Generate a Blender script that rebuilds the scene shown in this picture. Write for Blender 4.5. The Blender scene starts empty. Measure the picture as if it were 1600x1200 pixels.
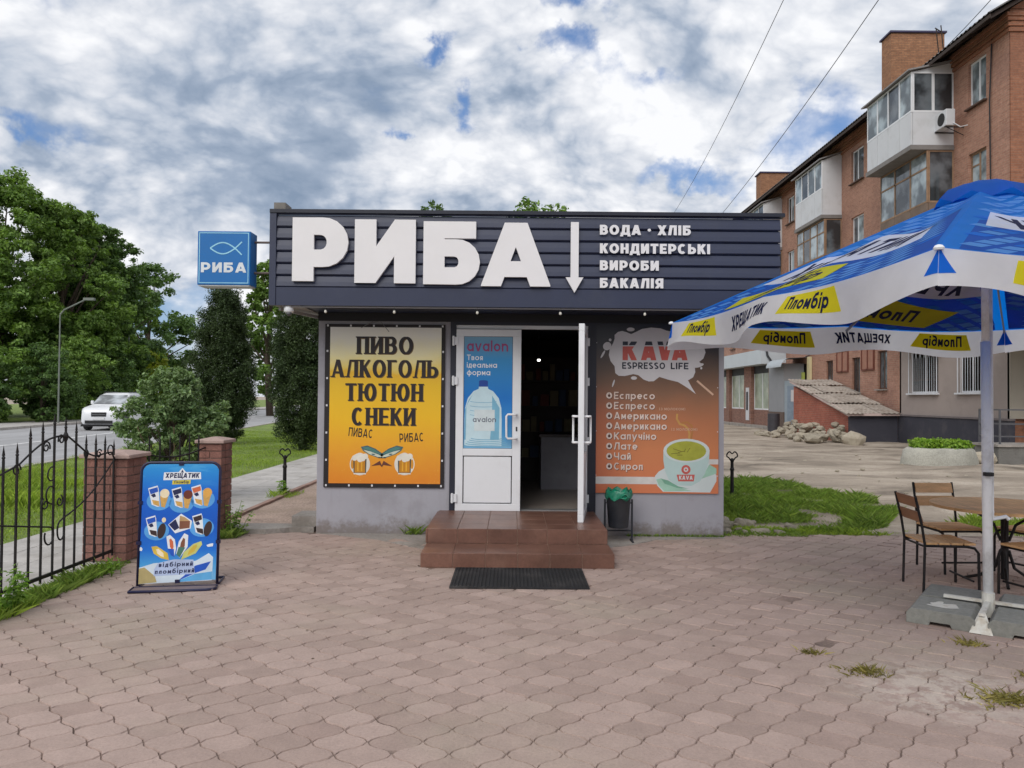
import bpy, math, random
import numpy as np
from mathutils import Vector, Matrix, noise as mnoise
from mathutils.geometry import tessellate_polygon
random.seed(7); rng = np.random.default_rng(11)
PI = math.pi
sc = bpy.context.scene
col = sc.collection

# ------------------------------------------------------------------ camera
CAMZ, PITCH, ROLL = 1.55, math.radians(1.05), math.radians(0.5)
cam = bpy.data.cameras.new('camera')
cam.sensor_width = 36; cam.lens = 27; cam.clip_start = 0.05; cam.clip_end = 3000
camo = bpy.data.objects.new('camera', cam); col.objects.link(camo)
CM = Matrix.Translation((0, 0, CAMZ)) @ Matrix.Rotation(PI/2+PITCH, 4, 'X') @ Matrix.Rotation(ROLL, 4, 'Z')
camo.matrix_world = CM
sc.camera = camo
sc.view_settings.view_transform = 'Standard'; sc.view_settings.look = 'None'
sc.view_settings.exposure = 0.0; sc.view_settings.gamma = 1.0
sc.view_settings.use_curve_mapping = False
sc.cycles.use_adaptive_sampling = True
sc.cycles.adaptive_threshold = 0.015
sc.cycles.max_bounces = 6; sc.cycles.diffuse_bounces = 3; sc.cycles.glossy_bounces = 3
sc.cycles.transparent_max_bounces = 8; sc.cycles.use_denoising = True
sc.cycles.caustics_reflective = False; sc.cycles.caustics_refractive = False

def dirpx(x, y):
    return (CM.to_3x3() @ Vector(((x-800)/1200, -(y-600)/1200, -1))).normalized()
def at(x, y, Y):
    "point of the plane at distance Y that shows at pixel x, y of the photograph"
    d = dirpx(x, y); return Vector((d.x/d.y*Y, Y, CAMZ+d.z/d.y*Y))

# ------------------------------------------------------------------ world
SUN_EL, SUN_AZ = math.radians(41), math.radians(205)   # azimuth clockwise from +Y: behind the camera, to the left
world = bpy.data.worlds.new("World"); sc.world = world; world.use_nodes = True
wn = world.node_tree; wn.nodes.clear()
class NT:
    def __init__(s, tree): s.t = tree; s.l = tree.links
    def n(s, typ, ins=None, **kw):
        nd = s.t.nodes.new(typ)
        for k, v in kw.items(): setattr(nd, k, v)
        for k, v in (ins or {}).items(): s.put(nd.inputs[k], v)
        return nd
    def put(s, sock, v):
        if isinstance(v, bpy.types.NodeSocket): s.l.new(v, sock)
        elif isinstance(v, bpy.types.Node): s.l.new(v.outputs[0], sock)
        else: sock.default_value = v
    def m(s, op, a, b=None, c=None, clamp=False):
        nd = s.t.nodes.new('ShaderNodeMath'); nd.operation = op; nd.use_clamp = clamp
        s.put(nd.inputs[0], a)
        if b is not None: s.put(nd.inputs[1], b)
        if c is not None: s.put(nd.inputs[2], c)
        return nd.outputs[0]
    def vm(s, op, a, b=None):
        nd = s.t.nodes.new('ShaderNodeVectorMath'); nd.operation = op
        s.put(nd.inputs[0], a)
        if b is not None: s.put(nd.inputs[1], b)
        return nd.outputs['Value'] if op in ('DOT_PRODUCT', 'LENGTH', 'DISTANCE') else nd.outputs[0]
    def mix(s, f, a, b, blend='MIX'):
        nd = s.t.nodes.new('ShaderNodeMix'); nd.data_type = 'RGBA'; nd.blend_type = blend
        s.put(nd.inputs[0], f); s.put(nd.inputs[6], a); s.put(nd.inputs[7], b); return nd.outputs[2]
    def ss(s, v, lo, hi):
        nd = s.t.nodes.new('ShaderNodeMapRange'); nd.interpolation_type = 'SMOOTHSTEP'
        s.put(nd.inputs[0], v); nd.inputs[1].default_value = lo; nd.inputs[2].default_value = hi; return nd.outputs[0]
    def lin(s, v, lo, hi, a=0., b=1.):
        nd = s.t.nodes.new('ShaderNodeMapRange')
        s.put(nd.inputs[0], v); nd.inputs[1].default_value = lo; nd.inputs[2].default_value = hi
        nd.inputs[3].default_value = a; nd.inputs[4].default_value = b; return nd.outputs[0]
    def noise(s, vec, scale, detail=4, rough=.55, dist=0., color=False):
        nd = s.t.nodes.new('ShaderNodeTexNoise'); s.put(nd.inputs['Vector'], vec)
        nd.inputs['Scale'].default_value = scale; nd.inputs['Detail'].default_value = detail
        nd.inputs['Roughness'].default_value = rough; nd.inputs['Distortion'].default_value = dist
        return nd.outputs[1 if color else 0]
    def ramp(s, v, stops):
        nd = s.t.nodes.new('ShaderNodeValToRGB'); s.put(nd.inputs[0], v)
        e = nd.color_ramp.elements
        while len(e) > 1: e.remove(e[-1])
        e[0].position = stops[0][0]; e[0].color = (*stops[0][1], 1)
        for p, c in stops[1:]:
            q = e.new(p); q.color = (*c, 1)
        return nd.outputs[0]
def L(c):
    c = c/255; return c/12.92 if c <= .04045 else ((c+.055)/1.055)**2.4
def C(r, g, b): return (L(r), L(g), L(b))

W = NT(wn)
tc = W.n('ShaderNodeTexCoord').outputs['Generated']
sky = W.n('ShaderNodeTexSky', sky_type='NISHITA', sun_disc=False, sun_elevation=SUN_EL, sun_rotation=SUN_AZ)
sep = W.n('ShaderNodeSeparateXYZ', {0: tc})
zz = W.m('MAXIMUM', sep.outputs[2], 0.0)
den = W.m('ADD', zz, 0.40)
cx = W.m('DIVIDE', sep.outputs[0], den); cy = W.m('DIVIDE', sep.outputs[1], den)
cp = W.n('ShaderNodeCombineXYZ', {0: cx, 1: cy, 2: 0.37}).outputs[0]
warp = W.vm('SCALE', W.vm('SUBTRACT', W.noise(cp, 1.1, 3, .5, color=True), (.5, .5, .5)))
warp.node.inputs[3].default_value = .38
cpw = W.vm('ADD', cp, warp)
n1 = W.noise(cpw, 2.5, 10, .53)           # cloud thickness
n2 = W.noise(W.vm('ADD', cpw, (0.03, -0.08, .05)), 2.5, 10, .53)   # shifted towards the light: relief
n3 = W.noise(cp, .9, 3, .5)               # broad grey bases
fine = W.noise(cpw, 10., 6, .55)
def puffs(vec, scale, det):      # billows: rounded bumps between creases
    return W.m('MULTIPLY', W.m('ABSOLUTE', W.m('SUBTRACT', W.noise(vec, scale, det, .5), .5)), 4.5)
pf1 = puffs(cpw, 4.2, 4); pf2 = puffs(W.vm('ADD', cpw, (.4, .2, .7)), 11., 4)
dwarp = W.vm('SCALE', W.vm('SUBTRACT', W.noise(tc, 7., 6, .62, color=True), (.5, .5, .5))); dwarp.node.inputs[3].default_value = .20
dirw = W.vm('ADD', tc, dwarp)
def blob(x, y, r, sq=1.):
    d = dirpx(x, y)
    dv = W.vm('MULTIPLY', W.vm('SUBTRACT', dirw, tuple(d)), (1., 1., sq))
    return W.m('SUBTRACT', 1., W.ss(W.vm('LENGTH', dv), 0., r), clamp=True)
def addup(lst):
    o = None
    for a, k in lst:
        t = W.m('MULTIPLY', a, k); o = t if o is None else W.m('ADD', o, t)
    return o
gaps = addup([(blob(612, 218, .05, 1.8), .36), (blob(722, 180, .045, 1.), .32), (blob(915, 120, .09, 1.8), .29), (blob(860, 85, .05, 1.6), .22), (blob(668, 57, .055, 1.8), .32),
              (blob(90, 195, .12, 2.6), .26), (blob(1090, 295, .12, 3.5), .30), (blob(1315, 182, .11), .32), (blob(262, 505, .17, 1.1), .33), (blob(1020, 105, .05, 1.5), .2),
              (blob(895, 3, .055, 1.5), .28), (blob(1200, 240, .1, 1.3), .24), (blob(15, 205, .07, 2.), .24), (blob(40, 10, .08), .16)])
dark = addup([(blob(400, 285, .23, 1.6), .42), (blob(480, 300, .14, 1.4), .34), (blob(330, 215, .2, 1.3), .15), (blob(90, 75, .2, 1.2), .30), (blob(300, 70, .12, .7), .3), (blob(570, 170, .18, 1.2), .28), (blob(500, 20, .15), .22),
              (blob(1150, 110, .26, 1.6), .2), (blob(270, 440, .12, 1.2), .22), (blob(1450, 60, .2), .16), (blob(860, 265, .2, 3.), .14), (blob(160, 300, .1, 2.5), .16), (blob(1000, 200, .15, 3.), .1)])
cov = W.m('SUBTRACT', W.m('ADD', W.m('ADD', n1, .195), W.m('MULTIPLY', pf2, .05)), gaps)
cmask = W.ss(cov, .33, .58)
relief = W.m('MULTIPLY', W.m('SUBTRACT', n1, n2), 2.7)
soft = W.m('SUBTRACT', 1., W.m('MULTIPLY', dark, 1.1), clamp=True)
tex = W.m('ADD', W.m('ADD', relief, W.m('MULTIPLY', W.m('SUBTRACT', fine, .5), .32)), W.m('ADD', W.m('MULTIPLY', W.m('SUBTRACT', pf1, .36), .46), W.m('MULTIPLY', W.m('SUBTRACT', pf2, .36), .34)))
lum = W.m('ADD', .81, W.m('MULTIPLY', tex, W.m('ADD', .45, W.m('MULTIPLY', soft, .55))))
lum = W.m('SUBTRACT', lum, W.m('MULTIPLY', W.ss(n1, .48, .66), .16))
lum = W.m('SUBTRACT', lum, W.m('MULTIPLY', W.ss(n3, .45, .62), .08))
lum = W.m('SUBTRACT', lum, W.m('MULTIPLY', dark, .78))
lum = W.m('ADD', W.m('MAXIMUM', lum, .0), W.m('MULTIPLY', W.ss(n1, .66, .46), .04))
ccol = W.ramp(lum, [(-.0, C(132, 150, 174)), (.25, C(160, 174, 194)), (.42, C(190, 199, 213)), (.62, C(219, 223, 231)), (.88, C(247, 248, 251))])
hz = W.ss(zz, .0, .12)
ccol = W.mix(hz, (*C(214, 218, 226), 1), ccol)
bg_sky = W.n('ShaderNodeBackground', {0: W.mix(.30, sky.outputs[0], (.9, 2.9, 8.2, 1)), 1: 0.105})
bg_cl = W.n('ShaderNodeBackground', {0: ccol, 1: 1.05})
mxs = W.n('ShaderNodeMixShader', {0: cmask, 1: bg_sky.outputs[0], 2: bg_cl.outputs[0]})
W.n('ShaderNodeOutputWorld', {0: mxs.outputs[0]})

sun = bpy.data.lights.new('sun', 'SUN'); sun.energy = 1.6; sun.angle = math.radians(38); sun.color = (1, .96, .9)
suno = bpy.data.objects.new('sun', sun); col.objects.link(suno)
sd = Vector((math.sin(SUN_AZ)*math.cos(SUN_EL), math.cos(SUN_AZ)*math.cos(SUN_EL), math.sin(SUN_EL)))
suno.rotation_euler = sd.to_track_quat('Z', 'Y').to_euler()

# ------------------------------------------------------------------ materials
MATS = {}
def newmat(name):
    m = bpy.data.materials.new(name); m.use_nodes = True; MATS[name] = m
    T = NT(m.node_tree); return m, T, m.node_tree.nodes['Principled BSDF']
def mat(name, c, rough=.7, var=.12, vs=6., bump=0., bs=60., metal=0., spec=.5, stretch=None, var2=0., dirt=None, dirtamt=0., ds=1.5, rnd=0., coord='pos', trans=0.):
    "plain surface: base colour with two scales of variation, optional dirt colour, bump"
    if name in MATS: return MATS[name]
    m, T, b = newmat(name)
    if coord == 'pos': v = T.n('ShaderNodeNewGeometry').outputs['Position']
    else: v = T.n('ShaderNodeTexCoord').outputs['Object']
    if stretch: v = T.vm('MULTIPLY', v, stretch)
    f = T.noise(v, vs, 5, .6)
    k = T.lin(f, .3, .7, 1-var, 1+var)
    if var2: k = T.m('MULTIPLY', k, T.lin(T.noise(v, vs*12, 3, .6), .3, .7, 1-var2, 1+var2))
    if rnd:
        oi = T.n('ShaderNodeObjectInfo').outputs['Random']; gi = T.n('ShaderNodeNewGeometry').outputs['Random Per Island']
        r = T.m('FRACT', T.m('ADD', oi, gi))
        k = T.m('MULTIPLY', k, T.lin(r, 0, 1, 1-rnd, 1+rnd))
    cc = T.n('ShaderNodeVectorMath', {0: (*c,), 3: k}, operation='SCALE').outputs[0]
    if dirt is not None:
        d = T.m('MULTIPLY', T.ss(T.noise(v, ds, 6, .65), .48, .68), dirtamt)
        cc = T.mix(d, cc, (*dirt, 1))
    T.put(b.inputs['Base Color'], cc)
    b.inputs['Roughness'].default_value = rough; b.inputs['Metallic'].default_value = metal
    b.inputs['Specular IOR Level'].default_value = spec
    if bump:
        bp = T.n('ShaderNodeBump', {'Strength': 1., 'Distance': bump, 'Height': T.noise(v, bs, 4, .6)})
        T.put(b.inputs['Normal'], bp)
    return m
def glass(name, c=(.02, .03, .035), rough=.06):
    if name in MATS: return MATS[name]
    m, T, b = newmat(name)
    v = T.n('ShaderNodeNewGeometry').outputs['Position']
    k = T.ss(T.noise(v, 1.3, 3, .5), .4, .65)  # cloud reflections painted into the glass colour as paler noise patches
    T.put(b.inputs['Base Color'], T.mix(k, (*c, 1), (*[min(1, x*4+.03) for x in c], 1)))
    b.inputs['Roughness'].default_value = rough; b.inputs['Specular IOR Level'].default_value = .8
    return m
def leafmat(name, c, var=.35, c2=None, tr=.35):
    m = bpy.data.materials.new(name); m.use_nodes = True; MATS[name] = m
    T = NT(m.node_tree); m.node_tree.nodes.clear()
    g = T.n('ShaderNodeNewGeometry'); r = g.outputs['Random Per Island']
    k = T.lin(r, 0, 1, 1-var, 1+var)
    cc = T.mix(T.m('FRACT', T.m('MULTIPLY', r, 17.3)), (*c, 1), (*(c2 or (c[0]*1.5, c[1]*1.15, c[2]*.8)), 1))
    cc = T.mix(T.m('MULTIPLY', T.ss(T.noise(g.outputs['Position'], .6, 2, .5), .4, .65), .35), cc, (c[0]*1.7, c[1]*1.45, c[2]*.9, 1))
    cc = T.n('ShaderNodeVectorMath', {0: cc, 3: k}, operation='SCALE').outputs[0]
    d = T.n('ShaderNodeBsdfPrincipled', {'Base Color': cc, 'Roughness': .55, 'Specular IOR Level': .35})
    t = T.n('ShaderNodeBsdfTranslucent', {0: T.n('ShaderNodeVectorMath', {0: cc, 1: (1.5, 1.6, .7)}, operation='MULTIPLY').outputs[0]})
    mx = T.n('ShaderNodeMixShader', {0: tr, 1: d.outputs[0], 2: t.outputs[0]})
    T.n('ShaderNodeOutputMaterial', {0: mx.outputs[0]})
    return m
def brickmat(name, c1, c2, mortar, bw=.26, bh=.077, ms=.011, dirt=.3):
    m, T, b = newmat(name)
    g = T.n('ShaderNodeNewGeometry').outputs['Position']; s = T.n('ShaderNodeSeparateXYZ', {0: g})
    v = T.n('ShaderNodeCombineXYZ', {0: T.m('ADD', s.outputs[0], s.outputs[1]), 1: s.outputs[2], 2: 0.}).outputs[0]
    br = T.n('ShaderNodeTexBrick', {'Vector': v, 'Color1': (*c1, 1), 'Color2': (*c2, 1), 'Mortar': (*mortar, 1), 'Scale': 1., 'Mortar Size': ms, 'Brick Width': bw, 'Row Height': bh, 'Bias': 0.})
    n = T.noise(g, .55, 6, .65)
    cc = T.mix(T.m('MULTIPLY', T.ss(n, .46, .66), dirt), br.outputs[0], (c1[0]*.62, c1[1]*.66, c1[2]*.75, 1))
    cc = T.mix(T.m('MULTIPLY', T.ss(T.noise(g, 1.7, 5, .7), .5, .72), dirt*.8), cc, (min(1, c1[0]*1.25), min(1, c1[1]*1.4), min(1, c1[2]*1.5), 1))
    kk = T.lin(T.noise(g, 9., 3, .6), .3, .7, .86, 1.14)
    cc = T.n('ShaderNodeVectorMath', {0: cc, 3: kk}, operation='SCALE').outputs[0]
    T.put(b.inputs['Base Color'], cc); b.inputs['Roughness'].default_value = .9
    bp = T.n('ShaderNodeBump', {'Strength': 1., 'Distance': .012, 'Height': T.m('SUBTRACT', 1., br.outputs['Fac'])})
    T.put(b.inputs['Normal'], bp)
    return m

# ------------------------------------------------------------------ mesh helpers
def wloc(o):
    v = Vector((0, 0, 0))
    while o: v = v+o.location; o = o.parent
    return v
class MB:
    def __init__(s): s.v = []; s.f = []; s.mi = []; s.cur = 0
    def add(s, vs, fs):
        k = len(s.v); s.v += [tuple(p) for p in vs]
        for f in fs: s.f.append([k+i for i in f]); s.mi.append(s.cur)
        return s
    def box(s, x0, x1, y0, y1, z0, z1):
        return s.add([(x, y, z) for z in (z0, z1) for y in (y0, y1) for x in (x0, x1)],
                     [(0, 2, 3, 1), (4, 5, 7, 6), (0, 1, 5, 4), (2, 6, 7, 3), (0, 4, 6, 2), (1, 3, 7, 5)])
    def obox(s, c, ax, ay, az):
        c = Vector(c); ax = Vector(ax); ay = Vector(ay); az = Vector(az)
        return s.add([c+ax*i+ay*j+az*k for k in (-1, 1) for j in (-1, 1) for i in (-1, 1)],
                     [(0, 2, 3, 1), (4, 5, 7, 6), (0, 1, 5, 4), (2, 6, 7, 3), (0, 4, 6, 2), (1, 3, 7, 5)])
    def bar(s, a, b, w, h=None, up=(0, 0, 1)):
        a = Vector(a); b = Vector(b); d = (b-a); h = h or w; u = Vector(up)
        if abs(d.normalized().dot(u)) > .95: u = Vector((1, 0, 0))
        sx = d.cross(u).normalized(); sz = sx.cross(d).normalized()
        return s.obox((a+b)/2, d/2, sx*w/2, sz*h/2)
    def tube(s, pts, r, n=8, cap=True):
        pts = [Vector(p) for p in pts]; rs = r if isinstance(r, (list, tuple)) else [r]*len(pts)
        k = len(s.v); u = None
        for i, p in enumerate(pts):
            d = (pts[min(i+1, len(pts)-1)]-pts[max(i-1, 0)]).normalized()
            if u is None: u = d.orthogonal().normalized()
            else:
                u = (u-d*u.dot(d)); u = u.normalized() if u.length > 1e-6 else d.orthogonal().normalized()
            w = d.cross(u)
            for j in range(n):
                a = 2*PI*j/n; s.v.append(tuple(p+(u*math.cos(a)+w*math.sin(a))*rs[i]))
        for i in range(len(pts)-1):
            for j in range(n):
                s.f.append([k+i*n+j, k+i*n+(j+1) % n, k+(i+1)*n+(j+1) % n, k+(i+1)*n+j]); s.mi.append(s.cur)
        if cap:
            s.f.append([k+j for j in range(n)][::-1]); s.mi.append(s.cur)
            s.f.append([k+(len(pts)-1)*n+j for j in range(n)]); s.mi.append(s.cur)
        return s
    def lathe(s, prof, c=(0, 0, 0), n=16):
        k = len(s.v); c = Vector(c)
        for r, z in prof:
            for j in range(n):
                a = 2*PI*j/n; s.v.append((c.x+r*math.cos(a), c.y+r*math.sin(a), c.z+z))
        for i in range(len(prof)-1):
            for j in range(n):
                s.f.append([k+i*n+j, k+i*n+(j+1) % n, k+(i+1)*n+(j+1) % n, k+(i+1)*n+j]); s.mi.append(s.cur)
        s.f.append([k+j for j in range(n)][::-1]); s.mi.append(s.cur)
        s.f.append([k+(len(prof)-1)*n+j for j in range(n)]); s.mi.append(s.cur)
        return s
    def prism(s, poly, ax, lo, hi):
        "poly of 2D points extruded along axis ax (0=x,1=y,2=z)"
        def P(p, t): return {0: (t, p[0], p[1]), 1: (p[0], t, p[1]), 2: (p[0], p[1], t)}[ax]
        n = len(poly); vs = [P(p, lo) for p in poly]+[P(p, hi) for p in poly]
        fs = [(i, (i+1) % n, n+(i+1) % n, n+i) for i in range(n)]
        tr = tessellate_polygon([[Vector((p[0], p[1], 0)) for p in poly]])
        fs += [tuple(t) for t in tr]+[tuple(n+i for i in t[::-1]) for t in tr]
        return s.add(vs, fs)
    def build(s, name, m, parent=None, world=True, smooth=False, bevel=0.):
        me = bpy.data.meshes.new(name)
        o3 = wloc(parent) if (parent and world) else Vector((0, 0, 0))
        me.from_pydata([(p[0]-o3.x, p[1]-o3.y, p[2]-o3.z) for p in s.v], [], s.f)
        ms = m if isinstance(m, (list, tuple)) else [m]
        for q in ms: me.materials.append(q)
        if len(ms) > 1: me.polygons.foreach_set('material_index', s.mi)
        if smooth: me.polygons.foreach_set('use_smooth', [True]*len(me.polygons))
        me.validate(); me.update()
        import bmesh
        bm = bmesh.new(); bm.from_mesh(me); bmesh.ops.recalc_face_normals(bm, faces=bm.faces); bm.to_mesh(me); bm.free()
        o = bpy.data.objects.new(name, me); col.objects.link(o); o.parent = parent
        if bevel:
            b = o.modifiers.new('bevel', 'BEVEL'); b.width = bevel; b.segments = 2; b.limit_method = 'ANGLE'
        return o
def tag(o, label=None, cat=None, group=None, kind=None):
    if label: o['label'] = label
    if cat: o['category'] = cat
    if group: o['group'] = group
    if kind: o['kind'] = kind
    return o
def thing(name, loc, label, cat, group=None, rz=0.):
    o = bpy.data.objects.new(name, None); col.objects.link(o); o.location = loc; o.rotation_euler = (0, 0, rz)
    o.empty_display_size = .2
    return tag(o, label, cat, group)
def copy_tree(o, parent=None):
    kids = list(o.children)
    c = o.copy(); col.objects.link(c); c.parent = parent
    for ch in kids: copy_tree(ch, c)
    return c
def dup(o, loc, rz=None, label=None):
    c = copy_tree(o); c.location = loc
    if rz is not None: c.rotation_euler = (0, 0, rz)
    if label: c['label'] = label
    return c
def npmesh(name, verts, nper, m, parent=None, kind=None):
    "many separate n-gons from an (N*nper,3) array"
    n = len(verts)//nper; me = bpy.data.meshes.new(name)
    o3 = wloc(parent) if parent else Vector((0, 0, 0))
    verts = np.asarray(verts, dtype=np.float32)-np.array(o3, dtype=np.float32)
    me.vertices.add(n*nper); me.vertices.foreach_set('co', verts.ravel())
    me.loops.add(n*nper); me.loops.foreach_set('vertex_index', np.arange(n*nper, dtype=np.int32))
    me.polygons.add(n); me.polygons.foreach_set('loop_start', np.arange(0, n*nper, nper, dtype=np.int32))
    me.polygons.foreach_set('loop_total', np.full(n, nper, dtype=np.int32))
    me.materials.append(m); me.update(calc_edges=True)
    o = bpy.data.objects.new(name, me); col.objects.link(o); o.parent = parent
    if kind: o['kind'] = kind
    return o
def unit(a): return a/np.maximum(np.linalg.norm(a, axis=1, keepdims=True), 1e-9)
def leafquads(p, nrm, size, aspect=.55):
    n = len(p); t = unit(np.cross(nrm, rng.normal(size=(n, 3)))); b = np.cross(nrm, t)
    sz = (size*rng.uniform(.6, 1.35, n))[:, None]
    q = np.stack([p-t*sz*.5, p+b*sz*.5*aspect, p+t*sz*.55, p-b*sz*.5*aspect], 1)
    q[:, 0] -= nrm*sz*.12; q[:, 2] -= nrm*sz*.12
    return q.reshape(-1, 3)
def blobleaves(blobs, n, size, up=.45, spread=.5, rmin=.62, aspect=.55):
    c = np.array([b[0] for b in blobs], float); r = np.array([b[1] if hasattr(b[1], '__len__') else (b[1],)*3 for b in blobs], float)
    w = (r[:, 0]*r[:, 2]); idx = rng.choice(len(blobs), n, p=w/w.sum())
    d = unit(rng.normal(size=(n, 3))); rad = rng.uniform(rmin**2, 1.05, n)**.5
    rad = rad*np.where(rng.random(n) < .22, rng.uniform(.9, 1.28, n), 1.)
    p = c[idx]+d*r[idx]*rad[:, None]
    nr = unit(d*(1-spread)+rng.normal(size=(n, 3))*spread*.8+np.array([0, 0, up]))
    return leafquads(p, nr, size, aspect)

# ------------------------------------------------------------------ flat print and lettering
def rib(pts, h, hh=None, closed=False):
    "ribbon polygons along a polyline; half width h for upright and hh for level strokes"
    hh = h if hh is None else hh; n = len(pts); P = [Vector(p) for p in pts]; left = []; right = []
    for i in range(n):
        a = P[(i-1) % n] if (closed or i > 0) else None; b = P[(i+1) % n] if (closed or i < n-1) else None
        d1 = (P[i]-a).normalized() if a is not None else None; d2 = (b-P[i]).normalized() if b is not None else None
        d = ((d1 or d2)+(d2 or d1)).normalized() if (d1 and d2) else (d1 or d2)
        nn = Vector((-d.y, d.x)); k = 1.
        if d1 and d2:
            cs = max(.45, nn.dot(Vector((-d1.y, d1.x)))); k = 1/cs
        w = (hh+(h-hh)*abs(d.y))*k
        left.append(P[i]+nn*w); right.append(P[i]-nn*w)
    out = []
    for i in range(n if closed else n-1):
        j = (i+1) % n; out.append([left[i], left[j], right[j], right[i]])
    return out
def clipy(poly, lo, hi):
    for s_, lim in ((1, lo), (-1, hi)):
        o = []
        for i in range(len(poly)):
            a, b = poly[i], poly[(i+1) % len(poly)]; ia = s_*(a.y-lim) >= 0; ib = s_*(b.y-lim) >= 0
            if ia: o.append(a)
            if ia != ib:
                t = (lim-a.y)/(b.y-a.y); o.append(a+(b-a)*t)
        poly = o
        if len(poly) < 3: return []
    return poly
def arc(cx, cy, rx, ry, a0, a1, n=10):
    return [(cx+rx*math.cos(math.radians(a0+(a1-a0)*i/n)), cy+ry*math.sin(math.radians(a0+(a1-a0)*i/n))) for i in range(n+1)]
DEFW = {'О': .86, 'O': .86, 'С': .78, 'Ю': 1.12, 'Щ': 1.06, 'Ш': 1.0, 'М': .9, 'Д': .84, 'А': .84, 'A': .84, 'V': .82, 'Х': .8, 'І': 0, 'I': 0, 'і': 0, 'l': 0, 'Т': .7, 'Г': .58, 'Е': .62, 'E': .62, 'F': .6, 'L': .56, 'Ф': .95, 'S': .68, 'Л': .78, 'а': .74, 'е': .7, 'о': .74, 'с': .66, 'р': .72}
LOW = dict(zip('вгдзиклмнптхчшщьюя', 'ВГДЗИКЛМНПТХЧШЩЬЮЯ'))
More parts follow.
